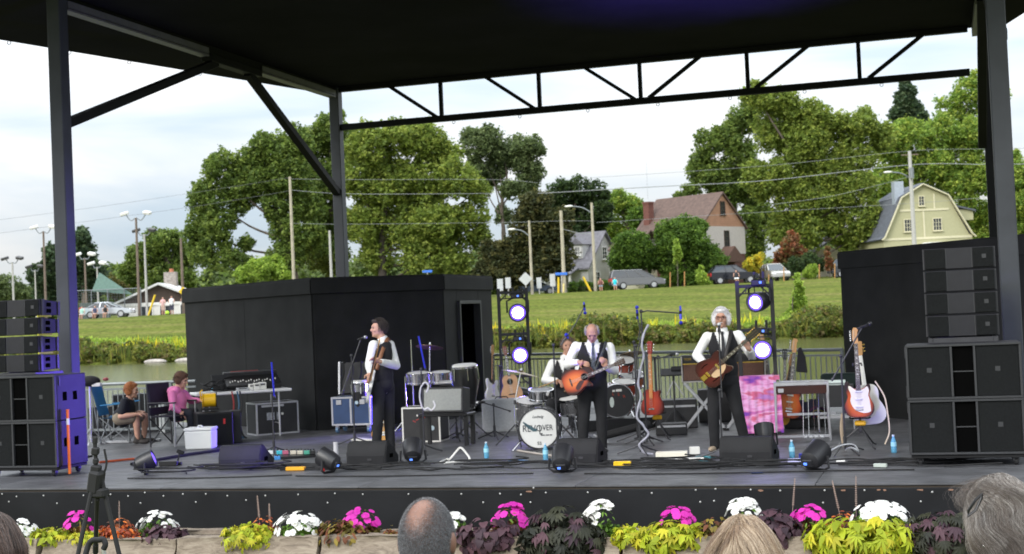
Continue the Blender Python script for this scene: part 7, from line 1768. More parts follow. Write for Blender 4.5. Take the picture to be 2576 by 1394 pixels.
# ------------------------------------------------------------------ the crew in folding chairs
def folding_chair(label, p, rz, cloth, tube=m_alu, bag=True):
 """quad-fold camp chair, seat .45 m, faces -y"""
 t = thing('folding_chair', label, 'chair', p, rz, 'folding camp chairs')
 sm_ = MB(); k = 6
 for j in range(k + 1):
  for i in range(k + 1):
   u, v = i / k - .5, j / k - .5; sm_.v.append((u * .50, v * .46,.42 - .05 * (1 - 4 * u * u) * (1 - 2 * v * v)))
 for j in range(k):
  for i in range(k): sm_.f.append((j * 7 + i, j * 7 + i + 1, j * 7 + i + 8, j * 7 + i + 7)); sm_.mi.append(0)
 sm_.build('seat', cloth, t, smooth=60)
 bb = MB()
 for j in range(k + 1):
  for i in range(k + 1):
   u, v = i / k - .5, j / k; bb.v.append((u * .50,.25 + .12 * v + .05 * (1 - 4 * u * u),.44 + .48 * v))
 for j in range(k):
  for i in range(k): bb.f.append((j * 7 + i, j * 7 + i + 1, j * 7 + i + 8, j * 7 + i + 7)); bb.mi.append(0)
 bb.build('backrest', cloth, t, smooth=60)
 for s in (-1,1):
  MB().box((s * .29,-.02,.63),(.065,.46,.02),(-.06,0,0)).build('armrest', cloth, t, bevel=.008)
  MB().cyl((s * .27,.23,.0),(s * .26,.37,.94),.011, n=7).build('back_post', tube, t)
  MB().cyl((s * .28,-.24,.0),(s * .29,-.24,.62),.011, n=7).build('front_post', tube, t)
  MB().cyl((s * .28,-.24,.02),(s * .26,.24,.42),.010, n=7).build('leg', tube, t)
  MB().cyl((s * .28,.24,.02),(s * .26,-.24,.40),.010, n=7).build('leg', tube, t)
 for y in (-.24,.24):
  MB().cyl((-.28, y, .02),(.26, y, .41),.010, n=7).build('leg', tube, t); MB().cyl((.28, y + .02,.02),(-.26, y + .02,.41),.010, n=7).build('leg', tube, t)
 return t
m_bluec = mat('chair_blue', (.035,.20,.42), rough=.8, var=.1)
m_navy = mat('chair_navy', (.018,.016,.030), rough=.85, var=.15)
rp_ = Vector((-12.568,19.510,0.000)); rr_ = facing(rp_)
folding_chair('blue folding camp chair under the red-haired crew member', Vector((-12.914,19.876,0.000)), rr_ + 1.25, m_bluec, mat('tube_grey', (.22,.23,.24), rough=.4, metal=.4))
P5, H5 = person('red-haired young person in dark t-shirt and tan shorts seated in the blue camp chair', rp_, rr_,
 JJ(KEYS, [(0.109,-0.050,0.849),(0.062,-0.020,0.712),(-0.013,-0.200,0.675),(0.085,0.150,0.658),(-0.075,-0.260,0.456),(0.090,0.160,0.434),(0.180,-0.280,0.479),(0.226,-0.000,0.498),(-0.096,-0.140,0.412),(-0.047,0.101,0.395),(0.160,-0.201,0.425),(0.311,0.120,0.416),(0.173,-0.160,0.089),(0.274,0.100,0.089)]),
 face=(.92,-.30,-.08), front=(.9,-.35,0), skin=m_skin2, shirt=mat('tshirt_navy', (.012,.014,.020), rough=.9), sleeves='short', vest=None, trousers=mat('shorts_tan', (.22,.18,.13), rough=.9), shorts=True, shoe=mat('shoe_dark', (.035,.03,.028), rough=.8),
 hairm=mat('hair_red', (.30,.10,.03), rough=.75, var=.3, scale=60, bump=.5, bscale=60), hair=[('e', (0,-.025,.04),(.092,.102,.100)),('e', (-.07,-.03,-.02),(.03,.06,.06)),('e', (.07,-.03,-.02),(.03,.06,.06)),('e', (0,.040,.088),(.066,.05,.034))],
 hands={'l': ((.9,.3,0),(0,.3,-1),.6), 'r': ((.8,-.4,-.3),(0,.2,-1),.6)}, toes={'l': (.95,-.3,0), 'r': (.95,-.3,0)})
pp_ = Vector((-11.574,19.309,0.000)); pr_ = facing(pp_)
dc = thing('director_chair', 'dark navy folding chair under the crew member in the pink hoodie', 'chair', Vector((-11.511,19.180,0.000)), pr_ + .95, 'folding chairs of the crew')
MB().box((0,0,.46),(.52,.44,.02)).build('seat', m_navy, dc, bevel=.008)
MB().box((0,.25,.80),(.54,.03,.34),(-.12,0,0)).build('backrest', m_navy, dc, bevel=.012)
MB().box((0,.245,.535),(.50,.02,.12)).build('lower_back', m_navy, dc, bevel=.008)
for s in (-1,1):
 MB().cyl((s * .275,.23,.0),(s * .275,.27,.97),.013, n=8).build('post', m_metal, dc); MB().cyl((s * .275,-.22,.0),(s * .275,-.22,.66),.013, n=8).build('post', m_alu, dc)
 MB().box((s * .275,0,.67),(.05,.5,.022)).build('armrest', m_metal, dc, bevel=.006)
for y in (-.22,.23):
 MB().cyl((-.275, y, .03),(.275, y, .45),.011, n=7).build('leg', m_metal, dc); MB().cyl((.275, y + .02,.03),(-.275, y + .02,.45),.011, n=7).build('leg', m_metal, dc)
P6, H6 = person('crew member with brown hair in a bright pink hoodie seated at the mixing table', pp_, pr_,
 JJ(KEYS, [(0.133,-0.020,0.996),(0.085,0.000,0.849),(-0.019,-0.140,0.786),(0.162,0.160,0.776),(-0.003,-0.240,0.594),(0.268,0.120,0.659),(0.089,-0.239,0.516),(0.399,-0.000,0.657),(0.017,-0.100,0.463),(0.089,0.100,0.446),(0.244,-0.200,0.480),(0.320,0.060,0.472),(0.279,-0.200,0.121),(0.355,0.050,0.110)]),
 face=(.90,-.42,-.22), front=(.92,-.35,0), skin=m_skin2, shirt=mat('hoodie_pink', (.72,.20,.42), rough=.9, var=.08, bump=.3, bscale=12), vest=None, trousers=mat('jeans_dark', (.018,.02,.03), rough=.9), hood=True, stout=1.12,
 hairm=mat('hair_chestnut', (.10,.045,.025), rough=.8, var=.3, scale=60, bump=.5, bscale=60), hair=[('e', (0,-.02,.045),(.098,.106,.098)),('e', (-.075,-.02,-.01),(.032,.06,.06)),('e', (.075,-.02,-.01),(.032,.06,.06)),('e', (0,.042,.088),(.070,.052,.036))],
 hands={'r': ((.9,-.2,-.1),(0,0,-1),.3)})
tousle(P1, H1,[(.62,.60,.62),(.80,.79,.80)],2000,.014,5,.012,.8,1)
tousle(P3, H3,[(.030,.022,.02),(.06,.045,.04)],1500,.013,4,.012,.3,3)
tousle(P4, H4,[(.12,.08,.055),(.2,.14,.10)],1200,.014,4,.010,.5,4)
tousle(P5, H5,[(.30,.10,.03),(.42,.17,.06)],1600,.013,4,.012,.4,5)
tousle(P6, H6,[(.07,.035,.02),(.14,.07,.04)],1600,.014,4,.012,.4,6)
tousle(P2, H2,[(.30,.28,.27),(.45,.42,.41)],700,.010,3,.006,.5,2, True)
# ------------------------------------------------------------------ mixing table and what stands round it
m_tablew = mat('table_white', (.72,.72,.72), rough=.4, var=.04)
ta, tb = Vector((-11.350,19.646,0.000)), Vector((-10.191,20.630,0.000)); td = (tb - ta); ta_ = math.atan2(td.y, td.x)
tbl = thing('folding_table', 'long white folding table loaded with mixing gear by the black cabin', 'table', (ta + tb) / 2, ta_)
TL = td.length
MB().box((0,.32,.735),(TL, .70,.045)).build('table_top', m_tablew, tbl, bevel=.012)
for x in (-TL / 2 + .2, TL / 2 - .2):
 for y in (.06,.58): MB().cyl((x, y, 0),(x, y, .71),.016, n=8).build('leg', m_alu, tbl)
 MB().cyl((x, .06,.2),(x, .58,.2),.010, n=6).build('leg_brace', m_alu, tbl)
TM_ = Matrix.Translation((ta + tb) / 2) @ Matrix.Rotation(ta_, 4, 'Z')
def on_table(name, label, cat, x, y, rz=0., group=None, z=.758):
 return thing(name, label, cat, TM_ @ Vector((x, y, z)), ta_ + rz, group)
mx_ = on_table('mixing_console', 'black mixing console tilted up on the white folding table', 'mixer', .22,.30)
MB().box((0,.14,.12),(.90,.40,.10),(.45,0,0)).build('body', m_blackp, mx_, bevel=.012)
MB().box((0,.30,.235),(.88,.10,.11),(.2,0,0)).build('meter_bridge', m_casek, mx_, bevel=.008)
MB().box((-.1,.245,.30),(.45,.02,.012)).build('red_strip', mat('red_dull', (.25,.04,.04), rough=.5), mx_)
fm = MB().box((0,0,0),(.014,.03,.016)).mesh('fader_knob', m_lampw)
for i in range(18): link('fader_knob', fm, mx_, (-.38 + i * .044,.04 + .02 * (i % 3),.135 + .01 * (i % 3)),(.45,0,0))
lp = on_table('laptop', 'open dark laptop on the white folding table', 'laptop', -.22,.34,.25)
MB().box((0,.0,.012),(.36,.25,.02)).build('keyboard_base', m_casek, lp, bevel=.005); MB().box((0,.15,.14),(.36,.012,.25),(-.25,0,0)).build('screen', m_casek, lp, bevel=.004)
for i, (x, y, w_, h_, m, lab, nm) in enumerate(((.12,.06,.07,.10, m_lampw, 'white cup on the table in front of the mixing console', 'cup'),(.21,.06,.10,.11, m_lampw, 'white carton on the table beside the white cup', 'carton'),(.31,.08,.12,.12, m_lampw, 'larger white carton on the table beside the small one', 'carton'),(-.02,.05,.2,.05, m_mgrey, 'grey radio receiver on the table edge', 'receiver'))):
 o = on_table(nm, lab, nm, x, y); MB().box((0,.03, h_ / 2),(w_, .08, h_)).build('case_body', m, o, bevel=.008); MB().box((0,-.013, h_ * .7),(w_ * .6,.004, h_ * .2)).build('front_label', m_metal, o)
for i, (x, lab) in enumerate(((-.55, 'coiled black cable heap on the table by the yellow reel'),(-.40, 'black cable heap on the table beside the laptop'))):
 o = on_table('cable_coil', lab, 'cable', x, .22,0, 'cable heaps on the table')
 MB().tube([(.10 * math.cos(a) * (1 + .2 * math.sin(a * 3.1)),.09 * math.sin(a),.02 + .012 * a + .02 * math.sin(a * 2.3)) for a in [k * .5 for k in range(26)]],.012,6).build('coil', m_rubber, o)
rk = boxthing('rack_case', 'black rack case with aluminium edges under the end of the white table', 'case', (-10.561,20.830,0.000), ta_ + .1,(.72,.5,.52), m_casek, True, ew=.026)
for x, w_ in ((-.12,.13),(.0,.03)): MB().box((x, -.006,.30),(w_, .006,.12)).build('white_patch', mat('patch_grey', (.36,.37,.40), rough=.6, var=.5, scale=50), rk)
MB().box((-.08,-.008,.47),(.38,.01,.035)).build('handle_bar', m_alu, rk); MB().cyl((.08,-.005,.33),(.08,-.012,.33),.022, n=10).build('knob', m_lampw, rk)
for k, (x, c_, nm) in enumerate(((-.62,(.30,.03,.03), 'red'),(-.50,(.05,.12,.20), 'blue'),(-.44,(.015,.015,.016), 'black'))):
 o = thing('hanging_cable', '%s cable hanging down beside the rack case under the white table' % nm, 'cable', TM_ @ Vector((.22 + x * .7,-.02,0)), ta_, 'cables hanging from the white table')
 MB().tube(curve_pts([(0,.0,.76),(.02,-.03,.55),(-.02,-.04,.3),(.01,-.05,.08),(.06,-.1,.015)],5),.014,6).build('cable', mat('cable_' + nm, c_, rough=.6), o)
bx_ = boxthing('speaker_box', 'black speaker box with a small red badge under the yellow reel', 'speaker', (-10.691,19.008,0.000), facing((-10.691,19.008,0.000)) + .12,(.54,.45,.50), m_spk, None)
MB().box((.14,-.004,.36),(.03,.006,.08)).build('red_badge', mat('red_plastic', ()), bx_); MB().box((0,-.004,.25),(.50,.006,.45)).build('grille', m_gril, bx_)
b3 = boxthing('speaker_box', 'narrow dark box tucked beside the black speaker with the red badge', 'case', (-10.564,19.409,0.000), facing((-10.564,19.409,0.000)),(.18,.4,.49), m_side, None)
rl = thing('cable_reel', 'bright yellow drum reel standing on the black speaker box', 'cable reel', (-10.896,19.231,0.523), facing((-10.691,19.008,0.000)))
m_yr = mat('reel_yellow', (.78,.46,.01), rough=.4, var=.06)
MB().cyl((-.10,.1,.15),(.10,.1,.15),.105, n=24).build('drum', m_yr, rl, bevel=.01, smooth=40)
for s in (-1,1): MB().cyl((s * .10,.1,.15),(s * .112,.1,.15),.125, n=24).build('flange', m_rubber if s > 0 else m_yr, rl, smooth=40)
MB().box((0,.1,.015),(.28,.18,.03)).build('foot_frame', m_rubber, rl, bevel=.008)
MB().tube([(-.125,.1,.15),(-.14,.1,.28),(-.1,.1,.31)],.012,6).build('handle', m_yr, rl)
bt = thing('water_bottle', 'small clear bottle behind the yellow reel', 'bottle', (-11.685,20.728,0.607),0)
cl = thing('cooler', 'white cooler box with lid standing before the black speaker box', 'cooler', (-10.659,18.432,0.000), facing((-10.659,18.432,0.000)) - .32)
m_cool = mat('cooler_white', (.82,.83,.82), rough=.45, var=.03)
MB().box((0,.14,.135),(.40,.27,.27), taper=(1.05,1.05)).build('tub', m_cool, cl, bevel=.014); MB().box((0,.14,.295),(.43,.30,.045)).build('lid', m_cool, cl, bevel=.012)
MB().tube([(-.03,.1,.32),(-.02,.1,.345),(.03,.1,.345),(.04,.1,.32)],.01,6).build('lid_handle', m_cool, cl)
c2 = boxthing('road_case', 'black road case by the railing behind the red-haired crew member', 'case', (-13.632,21.508,0.000), facing((-13.632,21.508,0.000)),(.80,.4,.68), m_casek, True, m_metal)
boxthing('equipment_crate', 'dark low crate behind the blue camp chair', 'crate', (-14.093,21.150,0.000), facing((-14.093,21.150,0.000)),(.45,.3,.5), m_casek, None)
boxthing('storage_box', 'pale plastic box against the railing beside the dark folding chair', 'box', (-13.075,21.410,0.000),0,(.12,.3,.55), mat('plastic_pale', (.55,.58,.58), rough=.5), None)
ls = tripod('silver stand with a black draped lamp beside the subwoofers', Vector((-13.140,19.403,0.000)),.98, m_alu, r=.018, spread=.26)
MB().ball((0,0,1.02),(.18,.12,.09),12,8).build('draped_cloth', m_rubber, ls, smooth=60); MB().box((.12,-.03,.96),(.14,.1,.06)).build('lamp_case', m_lampw, ls, bevel=.01); MB().ball((.26,0,1.04),(.05,.04,.03),8,6).build('red_end', mat('red_dull', ()), ls)
tag(MB().box((0,0,.02),(.95,.12,.035)).build('aluminium_ramp', m_alu, bevel=.006, loc=(-12.649,19.773,0.000), rot=(0,0,.3)), 'flat silver bar lying on the deck behind the red-haired crew member', 'bar')
# ------------------------------------------------------------------ small things on the deck
m_pet = mat('bottle_blue', (.18,.55,.80), rough=.12, var=.05, trans=.35)
m_lbl = mat('bottle_label', (.35,.70,.85), rough=.4, var=.1)
def bottle(label, p, t=None):
 t = t or thing('water_bottle', label, 'bottle', p, 0, 'water bottles on the stage')
 MB().lathe([(.026,0),(.032,.008),(.032,.07),(.030,.078),(.032,.086),(.032,.13),(.014,.175),(.0125,.19),(0,.19)],16).build('bottle_body', m_pet, t, smooth=50)
 MB().lathe([(.0335,.075),(.0335,.125)],16, caps=False).build('paper_label', m_lbl, t, smooth=50)
 MB().cyl((0,0,.19),(0,0,.208),.015, n=12).build('cap', mat('cap_white', (.6,.7,.8), rough=.4), t)
bottle('', None, bt)
bottle('blue water bottle between the singer\'s monitor and the blue box', (-1.786,16.412,-0.000))
bottle('blue water bottle standing alone near the big subwoofers', (-0.666,16.836,0.000))
bottle('blue water bottle on the cables in front of the grey amplifier', (-5.617,16.760,0.000))
bottle('blue water bottle just below the bass drum', (-4.756,16.455,0.000))
def slab(name, label, cat, p, size, m, rz=0., group=None, bev=.006):
 t = thing(name, label, cat, p, rz, group)
 MB().box((0,0, size[2] / 2 + .002), size).build('case_body', m, t, bevel=bev)
 return t
m_cols = {'cyan': (.05,.45,.55), 'blue': (.06,.25,.60), 'pink': (.45,.12,.20), 'cream': (.6,.55,.45), 'white': (.75,.75,.75), 'orange': (.80,.38,.02), 'green': (.08,.35,.25), 'black': (.02,.02,.02)}
def pm_(k): return mat('pedal_' + k, m_cols[k], rough=.4, var=.08)
board = slab('pedal_board', 'flat black board under the row of coloured effect pedals', 'pedal board', (-8.557,17.106,0.000),(.75,.3,.03), m_blackp, facing((-8.557,17.106,0.000)) + .05)
for i, (px, k, dx) in enumerate(((664, 'white', 'leftmost white'),(680, 'white', 'second white'),(703, 'cyan', 'pale cyan'),(718, 'pink', 'dull pink'),(738, 'cream', 'cream'),(755, 'cream', 'pale cream knobbed'),(772, 'green', 'green'),(698, 'blue', 'bright blue front'),(786, 'black', 'black end'))):
 p_ = ((-9.001,17.303,0.032),(-8.899,17.291,0.032),(-8.753,17.275,0.032),(-8.658,17.265,0.032),(-8.533,17.251,0.032),(-8.426,17.239,0.032),(-8.320,17.227,0.032),(-8.428,16.571,0.032),(-8.234,17.217,0.032))[i]
 t = slab('effect_pedal', '%s effect pedal on the pedal board' % dx, 'effect pedal', p_, (.075,.12,.05), pm_(k), facing(p_) + .05, 'effect pedals')
 for s in (-1,1): MB().cyl((s * .02,.03,.05),(s * .02,.03,.07),.010, n=8).build('knob', m_rubber, t)
 MB().cyl((0,-.03,.05),(0,-.03,.066),.012, n=8).build('foot_switch', m_chrome, t)
def slug(name, label, cat, px, size, m, rz=0.): return slab(name, label, cat, px, size, m, rz)
slug('cable_ramp', 'orange-yellow strip of plug boxes lying by the floor lamp with the red plug', 'power strip', (-7.701,15.618,0.000),(.24,.07,.045), pm_('orange'),.1)
slug('power_strip', 'bright yellow power strip on the deck behind the floor lamp', 'power strip', (-3.647,15.781,0.000),(.20,.07,.05), mat('strip_yel', (.85,.52,.01), rough=.4),.1)
slug('set_list', 'white sheet of paper on the deck beside the yellow power strip', 'paper', (-4.056,16.345,0.000),(.26,.14,.003), m_lampw, .1)
slug('set_list', 'white folded sheet nearest the foot of the hose stand', 'paper', (-2.964,16.323,0.000),(.34,.10,.02), m_lampw, .2)
slug('cloth_roll', 'cream cloth bundle lying between the hose stand and the singer', 'cloth', (-3.245,16.691,0.000),(.38,.16,.06), m_cream, .15)
slug('power_adapter', 'small white adapter block beside the singer\'s shoe', 'adapter', (-3.007,16.928,0.000),(.12,.1,.09), m_lampw, .3)
slug('tissue_box', 'white and blue box lying beside the blue water bottle', 'box', (-1.666,15.843,0.000),(.22,.12,.05), mat('box_lilac', (.55,.55,.85), rough=.5),.1)
slug('blue_tin', 'small dark blue tin behind the white and blue box', 'tin', (-1.647,16.235,0.000),(.09,.09,.07), mat('tin_blue', (.03,.04,.30), rough=.3),.1)
slug('phone', 'dark flat phone lying near the stage edge', 'phone', (-2.005,14.958,0.000),(.13,.07,.012), mat('phone_dark', (.02,.03,.07), rough=.2),.3)
slug('foot_pedal', 'small black foot pedal with a lit blue dot by the floor cables', 'pedal', (-9.871,16.299,-0.000),(.24,.1,.06), m_blackp, .2)
fx = thing('clip_lamp', 'small black clip lamp with blue glow lying left of the first monitor', 'lamp', (-9.790,16.383,0.000),.3)
MB().box((0,0,.02),(.1,.08,.04)).build('base', m_blackp, fx, bevel=.006); MB().cyl((0,0,.04),(.03,.02,.17),.012, n=8).build('arm', m_blackp, fx); MB().box((.04,.02,.17),(.1,.06,.05),(0,.4,0)).build('head', m_blackp, fx, bevel=.01); MB().box((-.03,-.041,.03),(.03,.004,.015)).build('display', m_disp, fx)
slug('plug_box', 'small grey plug box lying by the cables near the subwoofers', 'plug box', (-0.756,15.395,-0.000),(.14,.05,.04), mat('plug_pale', (.45,.5,.45), rough=.4),-.2)
slug('plug_box', 'small white connector at the foot of the boom mic stand', 'plug box', (-1.205,15.917,0.000),(.10,.05,.02), m_lampw, .1)
tb_ = thing('cardboard_tube', 'upright pale tube beside the bassist\'s monitor', 'tube', (-7.624,16.641,-0.000),0)
MB().lathe([(.024,.245),(.030,.245),(.030,0),(.0,0)],16).build('tube', mat('tube_pale', (.55,.54,.56), rough=.6), tb_, smooth=40)
pp2 = thing('paper_bag', 'crumpled pale paper with yellow print by the bassist\'s feet', 'paper', (-8.275,19.194,0.000),.2)
MB().box((-.06,0,.03),(.36,.2,.05),(0,.12,0)).build('paper', m_lampw, pp2, bevel=.02); MB().box((.17,0,.06),(.13,.1,.12),(.2,.3,.1)).build('yellow_bag', mat('bag_yellow', (.55,.48,.08), rough=.6, var=.5, scale=20), pp2, bevel=.02)
# cables: black ones form a tangled band behind the front edge
R5 = random.Random(21)
def cable(label, pts, m=m_rubber, r=.008, group='cables lying on the stage', n=6):
 p0 = Vector(pts[0])
 o = MB().tube([Vector((q.x, q.y, max(q.z, r + .001))) - p0 for q in curve_pts(pts, n)], r, 5).build('cable', m, smooth=60, loc=p0)
 return tag(o, label, 'cable', group)
for k in range(34):
 x = R5.uniform(-10.0,-.8); L_ = R5.uniform(.8,2.4); y = R5.uniform(15.45,16.05)
 pts = []; yy = y
 for j in range(7):
  pts.append((x + L_ * j / 6 + R5.uniform(-.08,.08), yy, .012 + .022 * R5.random())); yy = min(16.15, max(15.35, yy + R5.uniform(-.16,.16)))
 cable('thin black cable in the tangle along the front monitors', pts, m_rubber, R5.choice((.007,.009,.012)))
for k in range(9):
 x = R5.uniform(-9.6,-1.4); y = R5.uniform(15.3,15.9); rr2 = R5.uniform(.12,.26)
 pts = [(x + rr2 * (1 + .06 * j) * math.cos(j * .9) * 1.3, y + rr2 * math.sin(j * .9) * .7,.012 + .006 * j) for j in range(16)]
 cable('loosely coiled black cable near the stage edge', pts, m_rubber, .009, 'cable coils near the stage edge', 4)
for lab, pts in (('long thin cable sagging along the open strip from the lamp to the bassist\'s monitor', [(-7.4,15.0,.01),(-6.6,14.92,.01),(-5.9,14.93,.01),(-5.2,15.02,.01),(-4.5,15.05,.01)]),('long thin cable lying along the stage edge by the singer', [(-3.9,15.0,.01),(-3.0,14.9,.01),(-2.2,14.95,.01),(-1.3,15.05,.01),(-.4,15.1,.01)]),('long thin cable lying along the stage edge near the orange pole', [(-9.6,14.9,.01),(-8.8,14.85,.01),(-8.0,14.95,.01),(-7.5,15.1,.01)])):
 cable(lab, pts, m_rubber, .008)
cable('thick dark cable snake running back from the lamp to the cooler', [(-10.471,16.349,0.000),(-10.387,16.902,0.000),(-10.299,17.486,0.000),(-10.141,17.988,0.000),(-10.161,18.315,0.000)], m_rubber, .022)
cable('orange-red cable lying by the subwoofers', [(-11.186,16.689,0.000),(-11.053,16.868,0.000),(-10.917,17.050,0.000),(-10.733,17.180,0.000)], mat('cable_orange', (.60,.10,.03), rough=.5),.016)
cable('white cable loop sticking up before the grey amplifier', [(-6.041,16.232,0.000),(-6.080,16.583,0.000),(-5.98,16.4,.03),(-5.90,16.42,.12),(-5.84,16.42,.17),(-5.78,16.42,.12),(-5.72,16.4,.02),(-5.832,16.256,0.000),(-5.956,16.140,0.000)], m_lampw, .014)
cable('pale grey cable below the bass drum', [(-5.446,17.535,0.000),(-5.215,17.269,0.000),(-4.954,17.007,0.000),(-4.742,16.804,0.000),(-4.586,16.699,0.000)], mat('cable_pale', (.42,.38,.34), rough=.6),.014)
cable('teal cable curling by the singer\'s shoe', [(-2.937,16.362,-0.000),(-2.871,16.608,0.000),(-2.696,16.256,0.000),(-2.749,16.019,0.000),(-2.919,16.528,0.000),(-2.688,16.505,0.000)], mat('cable_teal', (.03,.20,.24), rough=.5),.009)
cable('white cable curling at the foot of the boom mic stand', [(-1.386,15.856,0.000),(-1.35,16.3,.08),(-1.22,16.5,.13),(-1.1,16.6,.12),(-1.05,16.55,.05),(-1.12,16.5,.10),(-1.2,16.6,.06)], m_mgrey, .011)
cable('blue-grey cable in the tangle below the bass drum', [(-5.174,16.281,-0.000),(-5.058,16.398,-0.000),(-4.825,16.207,0.000),(-4.695,16.364,0.000),(-4.471,16.092,0.000)], mat('cable_slate', (.08,.16,.30), rough=.5),.010)
# ------------------------------------------------------------------ stone planter before the stage
m_rock = mat('planter_stone', (.36,.31,.25), rough=.95, var=.32, scale=3.5, bump=1.0, bscale=6)
def _rock():
 t = m_rock.node_tree; b_ = t.nodes['Principled BSDF']
 tcn = t.nodes.new('ShaderNodeTexCoord'); mp_ = t.nodes.new('ShaderNodeMapping'); mp_.inputs['Scale'].default_value = (2.2,2.2,9); mp_.inputs['Rotation'].default_value = (0,.12,0)
 n = t.nodes.new('ShaderNodeTexNoise'); n.inputs['Scale'].default_value = 2.2; n.inputs['Detail'].default_value = 8; n.inputs['Roughness'].default_value = .65; n.inputs['Distortion'].default_value = 1.2
 r = t.nodes.new('ShaderNodeValToRGB'); e = r.color_ramp.elements
 e[0].position = .30; e[0].color = (.10,.078,.06,1); e[1].position = .72; e[1].color = (.31,.265,.205,1)
 k = e.new(.5); k.color = (.215,.172,.13,1)
 t.links.new(tcn.outputs['Object'], mp_.inputs[0]); t.links.new(mp_.outputs[0], n.inputs[0]); t.links.new(n.outputs[0], r.inputs[0]); t.links.new(r.outputs[0], b_.inputs['Base Color'])
_rock()
def wall_y(x): return 12.56 - .0085 * max(0,-x - 2.5) ** 2
pw = thing('planter_wall', 'low planter of rough tan stone blocks in front of the stage', 'planter', (-4.4,12.5,-.95))
def stone(x0, x1, yf, dep, z0, z1, seed, split=.55):
 """rough split-face block"""
 R6 = np.random.default_rng(seed); nx, nz, ny = 26,10,6
 b = MB(); me = bpy.data.meshes.new('stone'); bm = bmesh.new()
 L_ = x1 - x0; H_ = z1 - z0
 bmesh.ops.create_cube(bm, size=1)
 bmesh.ops.subdivide_edges(bm, edges=bm.edges[:], cuts=11, use_grid_fill=True)
 for v in bm.verts:
  x, y, z = v.co.x, v.co.y, v.co.z
  p = Vector((x * L_, y * dep, z * H_)); q = p + Vector((seed * 3.7,0,0))
  n1 = noise.fractal(q * 3.2,1,2,5); n2 = noise.noise(q * 1.3)
  edge = max(abs(x), abs(z), abs(y))
  if y < -.3:
   ledge = .05 * math.tanh(6 * (z - .12 - .16 * noise.noise(Vector((q.x * 2.4,5, seed)))))
   p.y += -.07 * n1 + .04 * n2 + ledge * .9
  if abs(x) > .45: p.x -= math.copysign(.018 + .012 * n1, x)
  if z > .45: p.z += .014 * n1 - .010 * (abs(x) * 2) ** 6
  v.co = p
 bm.to_mesh(me); bm.free(); me.materials.append(m_rock); me.polygons.foreach_set('use_smooth', [True] * len(me.polygons)); me.set_sharp_from_angle(angle=.7)
 xm = (x0 + x1) / 2; a = math.atan2(wall_y(x1) - wall_y(x0), L_)
 return link('stone', me, pw, Vector((xm, wall_y(xm) + yf + dep / 2,(z0 + z1) / 2)) - pw.location, (0,0, a))
sx = [-12.0,-10.43,-8.937,-7.448,-5.934,-4.445,-2.958,-1.495,-.02,1.45,2.9]
for i in range(len(sx) - 1):
 stone(sx[i], sx[i + 1],0,.20,-.62,-.285 + .012 * math.sin(i * 2.1), i + 1)
 stone(sx[i] + .6, sx[i + 1] + .6,.0,.34,-1.0,-.625, i + 40)
 stone(sx[i] + .35, sx[i + 1] + .35,.56,.2,-.95,-.31 + .01 * math.sin(i), i + 80)
m_soil = mat('soil', (.035,.024,.016), rough=.95, var=.4, scale=20, bump=.8, bscale=30)
b = MB(); xs_ = [-12 + .5 * i for i in range(31)]
b.v = [(x, wall_y(x) + .17,-.34) for x in xs_] + [(x, wall_y(x) + .58,-.34) for x in xs_]; b.f = [(i, i + 1,31 + i + 1,31 + i) for i in range(30)]; b.mi = [0] * 30
tag(b.build('planter_soil', m_soil), 'dark soil in the planter', kind='structure')
# ------------------------------------------------------------------ leaves and blossoms
def petalmat(name, col, var=.12, tr=.25, rough=.55):
 m = leafmat(name, col, var); t = m.node_tree
 for nd in t.nodes:
  if nd.type == 'MIX_SHADER': nd.inputs[0].default_value = tr
  if nd.type == 'BSDF_PRINCIPLED': nd.inputs['Roughness'].default_value = rough
 # per-leaf variation for separate leaf objects
 oi = t.nodes.new('ShaderNodeObjectInfo')
 for nd in t.nodes:
  if nd.type == 'VALTORGB':
   for l_ in list(nd.inputs[0].links): t.links.remove(l_)
   t.links.new(oi.outputs['Random'], nd.inputs[0])
 return m
def leaf_shape(name, m, out, fold=.25, droop=.35, mid=None):
 """leaf outline (x across, y along) from base to tip, folded on the midrib and drooping"""
 half = out; b = MB(); n_ = len(half)
 ymax = max(y for _, y in half)
 def z(x, y): return abs(x) * fold - droop * (y / ymax) ** 2 * ymax * .5
 for (x, y) in half: b.v.append((0, y, z(0, y)))
 for s in (-1,1):
  for (x, y) in half: b.v.append((s * x, y, z(x, y)))
 for i in range(n_ - 1):
  b.f.append((i, n_ + i, n_ + i + 1, i + 1)); b.f.append((i, i + 1,2 * n_ + i + 1,2 * n_ + i))
 b.mi = [0] * len(b.f)
 me = bpy.data.meshes.new(name); me.from_pydata(b.v, [], b.f); me.materials.append(m)
 me.polygons.foreach_set('use_smooth', [True] * len(me.polygons)); me.validate(); return me
HEART = [(.001,0),(.30,-.10),(.46,.10),(.46,.32),(.30,.62),(.12,.88),(.001,1.0)]
OVATE = [(.001,0),(.18,.12),(.27,.34),(.24,.58),(.12,.85),(.001,1.0)]
LANCE = [(.001,0),(.10,.15),(.155,.4),(.12,.7),(.05,.9),(.001,1.0)]
